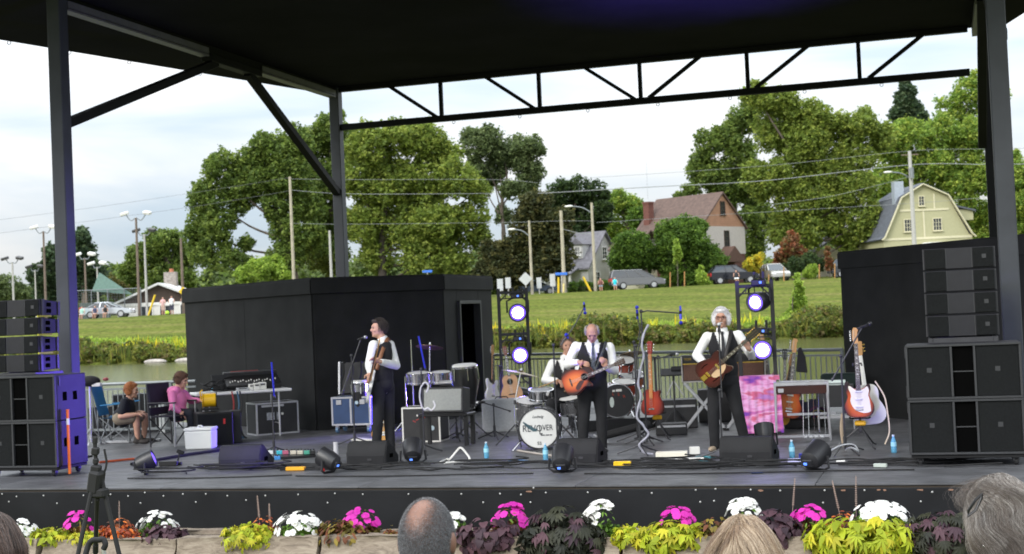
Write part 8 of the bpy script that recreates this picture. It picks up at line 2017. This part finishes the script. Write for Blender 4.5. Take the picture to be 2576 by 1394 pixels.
def palmate(name, m, n_=5, wid=.17, droop=.35, spread=1.15):
 me0 = MB()
 for k in range(n_):
  a = (k - (n_ - 1) / 2) * spread / ((n_ - 1) / 2); l = 1 - .28 * abs(a) / spread
  ca, sa = math.cos(a), math.sin(a); o = len(me0.v)
  pts = [(0,0),(wid * .6,.25),(wid, .5),(wid * .6,.78),(0,1.0)]
  for s in (0,-1,1):
   for (x, y) in pts:
    X, Y = (s * x) * l, y * l; z_ = abs(s * x) * .3 - droop * .5 * y * y
    me0.v.append((X * ca + Y * sa, Y * ca - X * sa, z_))
  for i in range(4):
   me0.f.append((o + i, o + 5 + i, o + 5 + i + 1, o + i + 1)); me0.f.append((o + i, o + i + 1, o + 10 + i + 1, o + 10 + i))
 me = bpy.data.meshes.new(name); me.from_pydata(me0.v, [], me0.f); me.materials.append(m); me.polygons.foreach_set('use_smooth', [True] * len(me.polygons)); me.validate(); return me
def blossom(name, m, eye=None):
 b = MB()
 for k in range(5):
  a = k * 2 * PI / 5; ca, sa = math.cos(a), math.sin(a); o = len(b.v)
  for x, y, z in ((0,.0,0),(-.34,.28,.05),(-.52,.66,.02),(-.26,1.0,-.06),(0,.92,-.04),(.26,1.0,-.06),(.52,.66,.03),(.34,.28,.05)):
   b.v.append((x * ca - y * sa, x * sa + y * ca, z + .10 * y))
  b.f.append(tuple(range(o, o + 8))); b.mi.append(0)
 o = len(b.v)
 for k in range(6): b.v.append((.12 * math.cos(k * PI / 3),.12 * math.sin(k * PI / 3),.05))
 b.f.append(tuple(range(o, o + 6))); b.mi.append(1)
 me = bpy.data.meshes.new(name); me.from_pydata(b.v, [], b.f); me.materials.append(m); me.materials.append(eye or m); me.polygons.foreach_set('material_index', b.mi); return me
M_ = {k: petalmat('petal_' + k, c, v, t_) for k, c, v, t_ in (('white', (.80,.80,.78),.05,.25),('magenta', (.62,.035,.42),.18,.25),('coral', (.65,.09,.07),.2,.2),('lime', (.36,.44,.03),.30,.35),('limey', (.50,.48,.04),.25,.35),('purple', (.060,.032,.048),.45,.1),('dark', (.030,.034,.024),.5,.1),('green', (.10,.20,.03),.35,.3),('bronze', (.14,.055,.028),.5,.2),('olive', (.19,.15,.03),.4,.25),('red', (.20,.045,.025),.5,.2),('orange', (.60,.17,.04),.3,.25),('mauve', (.34,.27,.26),.3,.2))}
LM = {'lime': [palmate('leaf', M_['lime'],5,.125,.4,1.35), palmate('leaf', M_['limey'],5,.14,.45,1.2), leaf_shape('leaf', M_['lime'], OVATE)], 'dark': [palmate('leaf', M_['dark'],5,.15,.5), palmate('leaf', M_['dark'],7,.12,.5), palmate('leaf', M_['purple'],5,.15,.5)], 'heart': [leaf_shape('leaf', M_['purple'], HEART, .15,.5)],
   'green': [leaf_shape('leaf', M_['green'], OVATE), leaf_shape('leaf', M_['green'], LANCE)], 'bronze': [leaf_shape('leaf', M_['bronze'], OVATE), leaf_shape('leaf', M_['olive'], OVATE), leaf_shape('leaf', M_['bronze'], LANCE)], 'olive': [leaf_shape('leaf', M_['olive'], OVATE), leaf_shape('leaf', M_['bronze'], OVATE)], 'red': [leaf_shape('leaf', M_['red'], OVATE), leaf_shape('leaf', M_['orange'], OVATE), leaf_shape('leaf', M_['red'], OVATE), leaf_shape('leaf', M_['bronze'], OVATE), leaf_shape('leaf', M_['red'], LANCE), leaf_shape('leaf', M_['bronze'], OVATE)], 'magleaf': [leaf_shape('leaf', M_['olive'], LANCE), leaf_shape('leaf', M_['bronze'], LANCE), leaf_shape('leaf', M_['green'], LANCE)]}
EYE = mat('flower_eye', (.65,.55,.15), rough=.6, var=0)
BM = {k: blossom('blossom', M_[k], EYE if k == 'white' else None) for k in ('white', 'magenta', 'coral')}
_ps = [500]
def plant(label, c, rx, rz_, leaf, n_, size, name='flower_plant', cat='plant', group=None, bloom=None, nb=0, bs=.032, droop=0., dep=.20, lower=None, topb=.55, extra=None):
 """mound of separate leaves with blossoms on top; c: centre of the mound"""
 rx *= 1.0; rz_ *= .97; n_ = int(n_ * 1.2); c = Vector(c) + Vector((0,-.05,0))
 lower = -.25 - droop if lower is None else lower
 _ps[0] += 1; R7 = np.random.default_rng(_ps[0]); c = Vector(c)
 t = thing(name, label, cat, (c.x, c.y, -.33),0, group); off = Vector((0,0, c.z + .33))
 hubs = R7.normal(size=(5,3)); hubs[:, 2] = np.abs(hubs[:, 2]) + .3; hubs[:, 1] = -np.abs(hubs[:, 1]) * .6; hubs /= np.linalg.norm(hubs, axis=1)[:, None]
 def put(me, nm, ph, k, s, tilt_up, z_lo):
  while True:
   v = R7.normal(size=3) if nm == 'leaf' or R7.random() < .25 else hubs[R7.integers(0,5)] + R7.normal(size=3) * .34; v /= np.linalg.norm(v)
   if v[2] > z_lo and v[1] < .45: break
  v = Vector(v); r_ = k
  p = off + Vector((v.x * rx * r_, v.y * dep * r_, v.z * rz_ * r_))
  nrm = (v + Vector((0,-.15, tilt_up))).normalized()
  out = Vector((v.x, v.y, -.25 - droop)); out += Vector(R7.normal(size=3)) * .45
  y = (out - nrm * out.dot(nrm)).normalized(); x = y.cross(nrm)
  o = link(nm, me, t); o.matrix_local = Matrix.Translation(p) @ Matrix((x, y, nrm)).transposed().to_4x4() @ Matrix.Diagonal((s, s, s, 1))
  return o
 LL = LM[leaf]
 for i in range(n_): put(LL[R7.integers(0, len(LL))], 'leaf', None, R7.uniform(.68,1.06), size * R7.uniform(.65,1.2),.5, lower)
 for i in range(int(nb * 1.5)): put(BM[bloom], 'blossom', None, R7.uniform(.92,1.2), bs * R7.uniform(.8,1.15),.25, topb - .45)
 # the shaded inner leaves, too small and dense to pick apart
 ms = [m for me in LL for m in me.materials]
 lb = [(0,.0, off.z * .6, min(rx, rz_ + .05) * .55)] + [(rx * .55 * s, 0, off.z * .55, min(rx, rz_ + .05) * .5) for s in (-1,1)]
 tag(link('inner_leaves', leaf_mesh('inner_leaves', lb, 900 if rx < .2 else 500, size * .38, ms[:2], _ps[0] + 1000,.2), t), kind='stuff')
 if extra: extra(t, off, R7)
 return t
def spikes(pts):
 def f(t, off, R7):
  for (x, h_, lean) in pts:
   b = MB(); b.cyl((0,0,0),(lean, 0, h_),.0025, n=5)
   for k in range(14):
    z = h_ * (.42 + .58 * k / 14); r_ = .008 * (1 - .5 * k / 14)
    for j in range(5):
     a = j * 2 * PI / 5 + k; q = Vector((lean * z / h_ + r_ * math.cos(a), r_ * math.sin(a), z)); b.ball(q, (.0045,.0045,.004),5,3)
   b.build('flower_spike', M_['mauve'], t, loc=off + Vector((x, .02,0)))
 return f
def PX(p): return p
G1, G2, G3, G4, G5, G6 = 'white flowering plants in the planter', 'magenta flowering plants in the planter', 'lime green vines in the planter', 'dark purple vines in the planter', 'bronze-leaved plants in the planter', 'red-leaved plants in the planter'
plant('white impatiens at the outer end of the planter by the brown-haired head', (-9.283,12.419,-0.267),0.185,0.149, 'green', 60,0.055, group=G1, bloom='white', nb=30, bs=0.036, droop=0.0, dep=0.15)
plant('lime green vine beside the outermost white flowers', (-8.900,12.422,-0.286),0.226,0.106, 'lime', 60,0.075, group=G3, bloom=None, nb=0, bs=0.030, droop=0.2, dep=0.18)
plant('magenta impatiens behind the tripod legs', (-8.686,12.595,-0.272),0.157,0.215, 'magleaf', 50,0.050, group=G2, bloom='magenta', nb=16, bs=0.036, droop=0.0, dep=0.13)
plant('lime green low vine below the magenta flowers at the tripod', (-8.499,12.424,-0.293),0.183,0.082, 'lime', 35,0.060, group=G3, bloom=None, nb=0, bs=0.030, droop=0.1, dep=0.15)
plant('red and bronze coleus with orange top leaves and pale spikes by the tripod', (-8.200,12.574,-0.299),0.224,0.188, 'red', 80,0.065, group=G6, bloom=None, nb=0, bs=0.030, droop=0.1, dep=0.18, extra=spikes([(-.10,.30,.0),(.0,.36,.01)]))
plant('white impatiens above the dark vine near the tripod', (-7.836,12.718,-0.256),0.188,0.172, 'green', 40,0.050, group=G1, bloom='white', nb=24, bs=0.036, droop=0.0, dep=0.16)
plant('dark purple heart-leaved vine left of the bare stone joint', (-7.673,12.583,-0.306),0.235,0.145, 'heart', 60,0.072, group=G4, bloom=None, nb=0, bs=0.030, droop=0.3, dep=0.19)
plant('yellow-lime vine spilling over the stone before the red spikes', (-6.728,12.578,-0.308),0.309,0.159, 'lime', 95,0.075, group=G3, bloom=None, nb=0, bs=0.030, droop=0.3, dep=0.24)
plant('dark red plant with two pale flower spikes behind the yellow-lime vine', (-6.678,12.842,-0.283),0.121,0.161, 'red', 35,0.050, group=G6, bloom=None, nb=0, bs=0.030, droop=0.0, dep=0.10, extra=spikes([(-.06,.36,-.02),(.05,.28,.0)]))
plant('broad white impatiens with coral blooms below it', (-6.258,12.760,-0.288),0.230,0.198, 'green', 60,0.050, group=G1, bloom='white', nb=44, bs=0.038, droop=0.0, dep=0.20, extra=lambda t, off, R7: [setattr(link('blossom', BM['coral'], t, off + Vector((x, -.17, z)),(1.2,0, x * 9)), 'scale', (.024,) * 3) for x, z in ((-.12,-.02),(-.02,-.05),(.06,-.07),(.10,-.03))])
plant('bronze and olive coleus between white and magenta flowers', (-5.766,12.719,-0.319),0.258,0.196, 'bronze', 100,0.075, group=G5, bloom=None, nb=0, bs=0.030, droop=0.2, dep=0.22)
plant('magenta impatiens beside the bald head', (-5.632,12.877,-0.257),0.174,0.189, 'magleaf', 45,0.055, group=G2, bloom='magenta', nb=18, bs=0.038, droop=0.0, dep=0.15)
plant('small bronze plant just beside the bald head', (-5.254,12.746,-0.313),0.086,0.101, 'bronze', 25,0.060, group=G5, bloom=None, nb=0, bs=0.030, droop=0.1, dep=0.07)
plant('white impatiens half hidden behind the bald head', (-4.657,12.880,-0.243),0.116,0.139, 'green', 25,0.050, group=G1, bloom='white', nb=14, bs=0.040, droop=0.0, dep=0.10)
plant('purple-brown heart-leaved vine on the stone beside the bald head', (-4.281,12.743,-0.315),0.334,0.189, 'heart', 110,0.085, group=G4, bloom=None, nb=0, bs=0.030, droop=0.4, dep=0.24)
plant('tall magenta impatiens between the heart-leaved vine and the black vine', (-4.108,12.938,-0.251),0.169,0.230, 'magleaf', 45,0.060, group=G2, bloom='magenta', nb=16, bs=0.044, droop=0.0, dep=0.15, extra=lambda t, off, R7: [setattr(link('blossom', BM['coral'], t, off + Vector((x, -.17, z)),(1.2,0, x * 9)), 'scale', (.024,) * 3) for x, z in ((-.12,-.02),(-.02,-.05),(.06,-.07),(.10,-.03))])
plant('huge black-green vine hanging far down over the stone', (-3.511,12.651,-0.351),0.389,0.352, 'dark', 230,0.130, group=G4, bloom=None, nb=0, bs=0.030, droop=0.6, dep=0.24)
plant('white impatiens cascading beside the huge black vine', (-3.159,12.806,-0.190),0.164,0.193, 'green', 35,0.050, group=G1, bloom='white', nb=42, bs=0.040, droop=0.2, dep=0.15)
plant('lime vine below the white cascade', (-2.882,12.729,-0.305),0.176,0.111, 'lime', 50,0.085, group=G3, bloom=None, nb=0, bs=0.030, droop=0.2, dep=0.16)
plant('bright lime vine under the magenta flowers before the blonde head', (-2.521,12.690,-0.304),0.291,0.160, 'lime', 85,0.110, group=G3, bloom=None, nb=0, bs=0.030, droop=0.3, dep=0.24)
plant('magenta impatiens above the bright lime vine before the blonde head', (-2.494,12.960,-0.231),0.156,0.163, 'magleaf', 35,0.055, group=G2, bloom='magenta', nb=18, bs=0.042, droop=0.0, dep=0.14)
plant('olive and bronze coleus beside the blonde head', (-2.102,12.810,-0.297),0.203,0.189, 'olive', 80,0.070, group=G5, bloom=None, nb=0, bs=0.030, droop=0.2, dep=0.19)
plant('white impatiens standing high behind the blonde head', (-1.877,12.990,-0.161),0.147,0.168, 'green', 30,0.050, group=G1, bloom='white', nb=36, bs=0.040, droop=0.0, dep=0.14)
plant('dark plum heart-leaved vine behind the blonde head', (-1.579,12.810,-0.276),0.237,0.215, 'heart', 100,0.085, group=G4, bloom=None, nb=0, bs=0.030, droop=0.4, dep=0.22)
plant('magenta impatiens with a lone stalk beside the red coleus', (-1.272,12.960,-0.220),0.159,0.159, 'magleaf', 45,0.055, group=G2, bloom='magenta', nb=20, bs=0.040, droop=0.0, dep=0.15, extra=spikes([(-.17,.42,.05)]))
plant('red coleus with two tall pale spikes under the white flowers', (-0.992,12.960,-0.244),0.165,0.151, 'red', 55,0.055, group=G6, bloom=None, nb=0, bs=0.030, droop=0.0, dep=0.16, extra=spikes([(.0,.42,-.07),(.12,.46,.02)]))
plant('wide white impatiens above the largest lime vine', (-0.658,12.920,-0.191),0.248,0.163, 'green', 40,0.050, group=G1, bloom='white', nb=54, bs=0.040, droop=0.0, dep=0.24)
plant('largest lime green vine hanging over the stone near the grey-haired head', (-0.801,12.620,-0.284),0.504,0.208, 'lime', 200,0.120, group=G3, bloom=None, nb=0, bs=0.030, droop=0.5, dep=0.24)
plant('black-purple vine beside the grey-haired head', (-0.137,12.690,-0.302),0.344,0.258, 'dark', 180,0.115, group=G4, bloom=None, nb=0, bs=0.030, droop=0.5, dep=0.24)
# ------------------------------------------------------------------ audience seen from behind
def seated(label, head, face, skin, shirt, trou, hairm=None, hair=None, chairm=None, clabel=''):
 """a listener in a camp chair, seen from behind; head: where the head is"""
 hx_, hy, hz = head; g = -.95 * sstep(5,12, hy); z0 = max(hz - 1.19, g); f = Vector((-.25,1,0)).normalized(); r_ = Vector((1,.25,0)).normalized()
 base = Vector((hx_, hy, z0)); Z = hz - z0
 def q(x, y, z): return tuple(r_ * x + f * y + Vector((0,0, z)))
 J = JJ(KEYS, [(0,0, Z), q(0,-.02, Z - .20), q(-.19,-.03, Z - .28), q(.19,-.03, Z - .28), q(-.25,.02, Z - .54), q(.25,.02, Z - .54), q(-.14,.24, Z - .58), q(.14,.24, Z - .58), q(-.09,.02, Z - .74), q(.09,.02, Z - .74), q(-.11,.44, Z - .72), q(.11,.44, Z - .72), q(-.11,.46,.09), q(.11,.46,.09)])
 t, H = person(label, base, 0, J, face=face, front=f, skin=skin, shirt=shirt, vest=None, trousers=trou, hair=hair, hairm=hairm, vox=.006, group='listeners in front of the stage')
 folding_chair(clabel, base - f * .0, math.atan2(f.y, f.x) + PI / 2, chairm or m_navy)
 return t, H
m_skd = mat('skin_brown', (.20,.098,.066), rough=.5, var=.12, scale=18)
m_skf = mat('skin_fair', (.58,.32,.23), rough=.5, var=.1, scale=18)
# balding man
hp_ = Vector((-1.449,3.758,1.169))
t1, Hm = seated('balding listener with short grey hair seen from behind', hp_, (-.12,1,-.05), m_skd, mat('polo_dark', (.03,.035,.05), rough=.9), m_trou, clabel='camp chair under the balding listener', chairm=m_navy)
cc_ = np.array((0., 0., hp_.z - t1.location.z))
def bald(d):
 # hair ring: bare on the crown toward the viewer
 s = ((d[:, 0] + .06) / .48) ** 2 + ((d[:, 1] + .42) / .66) ** 2 + ((d[:, 2] - .80) / .58) ** 2
 keep = np.clip((s - .25) * .42,.03,1)
 return (np.random.default_rng(5).random(len(d)) < keep) & (d[:, 2] > -.75) & ~((d[:, 1] > .45) & (d[:, 2] < .35))
def fld_short(p, u):
 v = p / np.linalg.norm(p, axis=1)[:, None]; return v * .55 + np.array([0,-.10,-.75])
strands('hair', flow_hair(46000,4,.0024, cc_, (.0755,.0955,.1135), bald, fld_short, 3, lift=.004, jitter=.5),.00026,[hairmat('hair_pepper', (.02,.02,.022),(.09,.09,.095),(.42,.42,.44),.4)], t1)
# blonde woman
hp_ = Vector((-0.586,4.027,1.068))
t2, Hb = seated('listener with straight blonde highlighted hair seen from behind', hp_, (-.05,1,0), m_skf, mat('blouse', (.4,.42,.45), rough=.9), m_trou, clabel='camp chair under the blonde listener')
cb_ = np.array((0., 0., hp_.z - t2.location.z))
def top(d): return (d[:, 2] > -.45) & ~((d[:, 1] > .55) & (d[:, 2] < .45))
def fld_part(p, u):
 x = p[:, 0]; s = np.tanh((x + .012) * 40)
 return np.stack([s * .75 * (p[:, 2] > .03),-.22 + 0 * x - .25 * (p[:, 1] < 0),-.35 - (np.abs(x) * 9) - np.clip(.1 - p[:, 2],0,1) * 9],1)
blond = [hairmat('hair_blonde', (.19,.12,.065),(.31,.21,.125),(.48,.36,.24),.35), hairmat('hair_honey', (.08,.045,.026),(.165,.10,.06),(.28,.19,.12),.35), hairmat('hair_pale', (.34,.25,.165),(.47,.36,.25),(.62,.50,.37),.35)]
blob('hair_under', [('e', tuple(cb_ + np.array((0,-.010,.004))),(.084,.101,.116)),('e', tuple(cb_ + np.array((0,-.04,-.10))),(.086,.07,.13))], mat('hair_base_blonde', (.26,.17,.10), rough=.6, var=.3, scale=40), t2,.008,2,.6)
strands('hair', flow_hair(24000,15,.019, cb_, (.084,.102,.117), top, fld_part, 11, lift=.011, fall=.8, jitter=.13),.00036, blond, t2)
# grey-haired woman with a clip
hp_ = Vector((0.123,4.454,1.114))
t3, Hg = seated('listener with wavy grey-brown hair, a black hair clip and an earring', hp_, (-.62,.75,-.02), m_skf, mat('top_plum', (.08,.04,.06), rough=.9), m_trou, clabel='camp chair under the grey-haired listener')
cg_ = np.array((0., 0., hp_.z - t3.location.z))
fd = np.array((-.64,.77,0)); fr = np.array((.77,.64,0))
def rootg(d): return (d[:, 2] > -.62) & ~((d @ fd > .52) & (d[:, 2] < .55))
def puffg(d): return .010 + .015 * np.clip(d[:, 2] + .4,0,1)
def fld_wave(p, u):
 w = np.stack([np.full(len(p),.55), np.full(len(p),-.30),-.55 - 3.2 * np.abs(p[:, 0]) - np.clip(.02 - p[:, 2],0,1) * 2.5],1)
 w -= np.outer(np.clip(p @ fd, -1,1) * 2.2, fd) * -.6
 w[:, 0] += .55 * np.sin(p[:, 2] * 38 + p[:, 1] * 25); w[:, 1] += .25 * np.sin(p[:, 2] * 30 + p[:, 0] * 30); return w
greym = [hairmat('hair_ash', (.085,.067,.054),(.165,.135,.11),(.27,.235,.20),.35), hairmat('hair_brownish', (.035,.025,.019),(.075,.056,.044),(.15,.118,.095),.35), hairmat('hair_silver', (.22,.20,.18),(.34,.31,.28),(.50,.47,.44),.35)]
blob('hair_under', [('e', tuple(cg_ + np.array((.012,-.012,.012))),(.093,.100,.118)),('e', tuple(cg_ + np.array((.03,-.04,-.075))),(.080,.065,.075))], mat('hair_base_grey', (.20,.165,.14), rough=.6, var=.3, scale=40), t3,.008,2,.6)
strands('hair', flow_hair(26000,13,.0155, cg_, (.086,.098,.114), rootg, fld_wave, 17, fall=.2, jitter=.24, clump=90, puff=puffg),.00036, greym, t3)
hcP = Vector((0.049,4.293,1.185)) - t3.location
clip = MB(); u1 = Vector((.024,.006,.034));
clip.tube([hcP - u1 * .9, hcP - u1 * .3 + Vector((.009,0,-.003)), hcP + u1 * .6 + Vector((.005,0,0)), hcP + u1, hcP + u1 * .5 - Vector((.008,0,0)), hcP - u1 * .4 - Vector((.008,0,0))],.0042,6, True); clip.build('hair_clip', m_blackp, t3, smooth=60)
MB().ball(Vector((0.070,4.335,1.061)) - t3.location, .006,8,6).build('earring', m_chrome, t3, smooth=60)
# brown head at the edge
hp_ = Vector((-2.646,3.388,1.173))
t4, Hl = seated('listener with long dark brown hair at the outer end of the planter', hp_, (.1,1,0), m_skf, mat('blouse_dark', (.08,.05,.05), rough=.9), m_trou, clabel='camp chair under the dark-haired listener')
c4 = np.array((0., 0., hp_.z - t4.location.z))
blob('hair_under', [('e', tuple(c4 + np.array((0,-.01,.004))),(.084,.100,.115)),('e', tuple(c4 + np.array((0,-.04,-.12))),(.088,.07,.16))], mat('hair_base_brown', (.06,.035,.025), rough=.6, var=.3, scale=40), t4,.008,2,.6)
strands('hair', flow_hair(14000,15,.019, c4,(.084,.102,.117), top, fld_part, 23, lift=.010, fall=.8, jitter=.14),.00042,[hairmat('hair_darkbrown', (.03,.018,.014),(.07,.04,.03),(.14,.08,.055),.3), hairmat('hair_umber', (.02,.012,.01),(.04,.025,.018),(.08,.05,.035),.3)], t4)
# tripod standing before the planter
tp = Vector((-5.261,7.824,0.831)); tg = -.95 * sstep(5,12, tp.y)
tt = thing('tripod', 'black tripod with a small head and cable, standing before the planter', 'tripod', (tp.x, tp.y, tg)); o_ = tt.location
def tq(p): return Vector(p) - o_
for a, b_ in (((-5.279,7.818,0.871),(-5.349,7.705,0.381)),((-5.240,7.830,0.869),(-5.122,7.828,0.361)),((-5.289,7.867,0.865),(-5.594,8.260,0.280))):
 A, B2 = tq(a), tq(b_); d_ = (B2 - A); e_ = A + d_ * ((0 - A.z) / d_.z)
 MB().cyl(A, A.lerp(e_, .45),.015, n=8).build('leg', m_rubber, tt, smooth=40); MB().cyl(A.lerp(e_, .43), e_, .010, n=8).build('leg_section', m_metal, tt, smooth=40)
 MB().cyl(A.lerp(e_, .41), A.lerp(e_, .46),.019, n=8).build('leg_clamp', m_rubber, tt)
c0, c1 = tq((-5.267,7.826,0.717)), tq((-5.266,7.814,1.131))
MB().cyl(c0, c1,.013, n=8).build('centre_column', m_rubber, tt, smooth=40)
MB().box(tq((-5.271,7.821,0.840)),(.085,.09,.15),(.1,.25,0)).build('tripod_head', m_rubber, tt, bevel=.015)
MB().box(tq((-5.255,7.828,0.767)),(.11,.08,.06)).build('leg_spreader', m_rubber, tt, bevel=.012)
for py, w_, h_ in ((1108,.030,.05),(1135,.045,.05),(1160,.034,.04),(1180,.06,.05)):
 MB().box(tq(((-5.264,7.815,1.113)[0],(-5.264,7.815,1.113)[1],(-5.264,7.815,1.113)[2] - (py - 1105) * .002555)),(w_, w_, h_),(.1,.1 * w_ * 30,.3)).build('joint', m_rubber, tt, bevel=.008)
MB().tube(curve_pts([tq((-5.211,7.834,1.046)), tq((-5.201,7.839,0.957)), tq((-5.219,7.835,0.893))],4),.007,6).build('pan_handle', m_rubber, tt)
# curved padded handle
hb = Vector((-3.568,5.206,0.852)); hg = -.95 * sstep(5,12, hb.y)
hh = thing('curved_handle', 'black foam grip of a grey-tubed handle rising below the tripod', 'handle', (hb.x, hb.y, hg)); o2 = hh.location
P_ = [Vector(p) - o2 for p in [(-3.57,5.20,0.85),(-3.56,5.21,0.89),(-3.54,5.21,0.91),(-3.52,5.22,0.91),(-3.50,5.23,0.91),(-3.49,5.23,0.89),(-3.50,5.23,0.87)]]
MB().tube(curve_pts(P_, 5),.0125,10).build('foam_grip', m_rubber, hh, smooth=60)
e0, e1 = P_[0], P_[-1]
MB().tube([e0 + Vector((0,0,.004)), Vector((e0.x - .02, e0.y + .05,0.01))],.010,8).build('tube_leg', m_alu, hh, smooth=60)
MB().tube([e1 + Vector((0,0,.004)), Vector((e1.x + .03, e1.y + .05,0.01))],.010,8).build('tube_leg', m_alu, hh, smooth=60)
MB().tube([Vector((e0.x - .012, e0.y + .03, e0.z * .5)), Vector((e1.x + .02, e1.y + .03, e1.z * .5))],.009,8).build('cross_tube', m_alu, hh, smooth=60)
# ------------------------------------------------------------------ people on the far bank
def far_person(label, px, h_, sit, shirt, leg, turn=0.):
 u, d = uv(px); g = on_ground(u, d, 0)
 t = thing('person', label, 'person', g, math.atan2(UX.y, UX.x) + turn, 'people across the pond')
 k = h_ / 1.7; z0 = .45 if sit else .9
 P = lambda *q: Vector(q) * k
 blob('body', [('e', P(0,0, z0 + .68),(.09 * k, .10 * k, .12 * k)),('c', P(0,0, z0), P(0,0, z0 + .58),.08,.07)] + [('c', P(s * .2,-.02, z0 + .5), P(s * .26,-.12, z0 + .2),.05,.04) for s in (-1,1)] + [('c', P(s * .1,-.45 if sit else 0,.45), P(s * .1,-.46 if sit else 0,.05),.055,.05) for s in (-1,1)], m_skin, t, .025,2,.5)
 blob('shirt', [('c', P(0,0, z0 + .08), P(0,0, z0 + .45),.15 * k, .17 * k)] + [('c', P(s * .14,0, z0 + .48), P(s * .23,-.05, z0 + .32),.075,.07) for s in (-1,1)], mat('cloth_%s' % str(shirt), shirt, rough=.9), t, .03,2,.6)
 blob('trousers', [('c', P(s * .1,0, z0), P(s * .1,-.45 if sit else 0,.45),.11,.085) for s in (-1,1)], mat('cloth_%s' % str(leg), leg, rough=.9), t, .03,2,.6)
 blob('hair', [('e', P(0,.03, z0 + .72),(.10 * k, .10 * k, .11 * k))], mat('hair_far', (.08,.05,.04), rough=.9), t, .025,1,.6)
for a in (('person in a bright teal top sitting at the rear of the grey minivan', (-28.834,125.067,3.265),1.6, True, (.03,.55,.65),(.3,.3,.35)),('person in a dark red top beside the teal-topped person', (-30.086,124.681,3.250),1.6, True, (.18,.07,.06),(.2,.25,.3)),
 ('person in white shorts and black top in front of the dark car', (-18.154,127.837,3.500),1.65, True, (.03,.03,.035),(.75,.75,.75)),('person in pale green by the green court fence', (-75.723,111.105,3.222),1.6, True, (.35,.6,.52),(.5,.4,.38)),
 ('person in navy sitting before the silver sedan', (-74.575,111.461,3.169),1.6, True, (.05,.06,.12),(.5,.3,.25)),('person in black sitting by the front wheel of the silver sedan', (-73.668,111.741,3.164),1.6, True, (.02,.02,.02),(.45,.28,.22)),
 ('person in pink standing before the club house windows', (-68.882,113.746,3.084),1.65, False, (.65,.40,.40),(.5,.35,.3)),('person in a white shirt before the club house windows', (-68.111,113.984,3.085),1.7, False, (.75,.75,.78),(.05,.05,.08)),('person with a red cap by the brown pole', (-67.583,115.195,3.047),1.7, False, (.05,.05,.06),(.05,.05,.06))): far_person(*a)
tag(MB().ball((0,0,.18),(.2,.18,.2),8,6).build('bag', mat('lime_bag', (.45,.7,.05), rough=.7), loc=on_ground(*uv((-68.323,113.502,2.991)))), 'bright lime bag on the grass between the two standing people', 'bag')
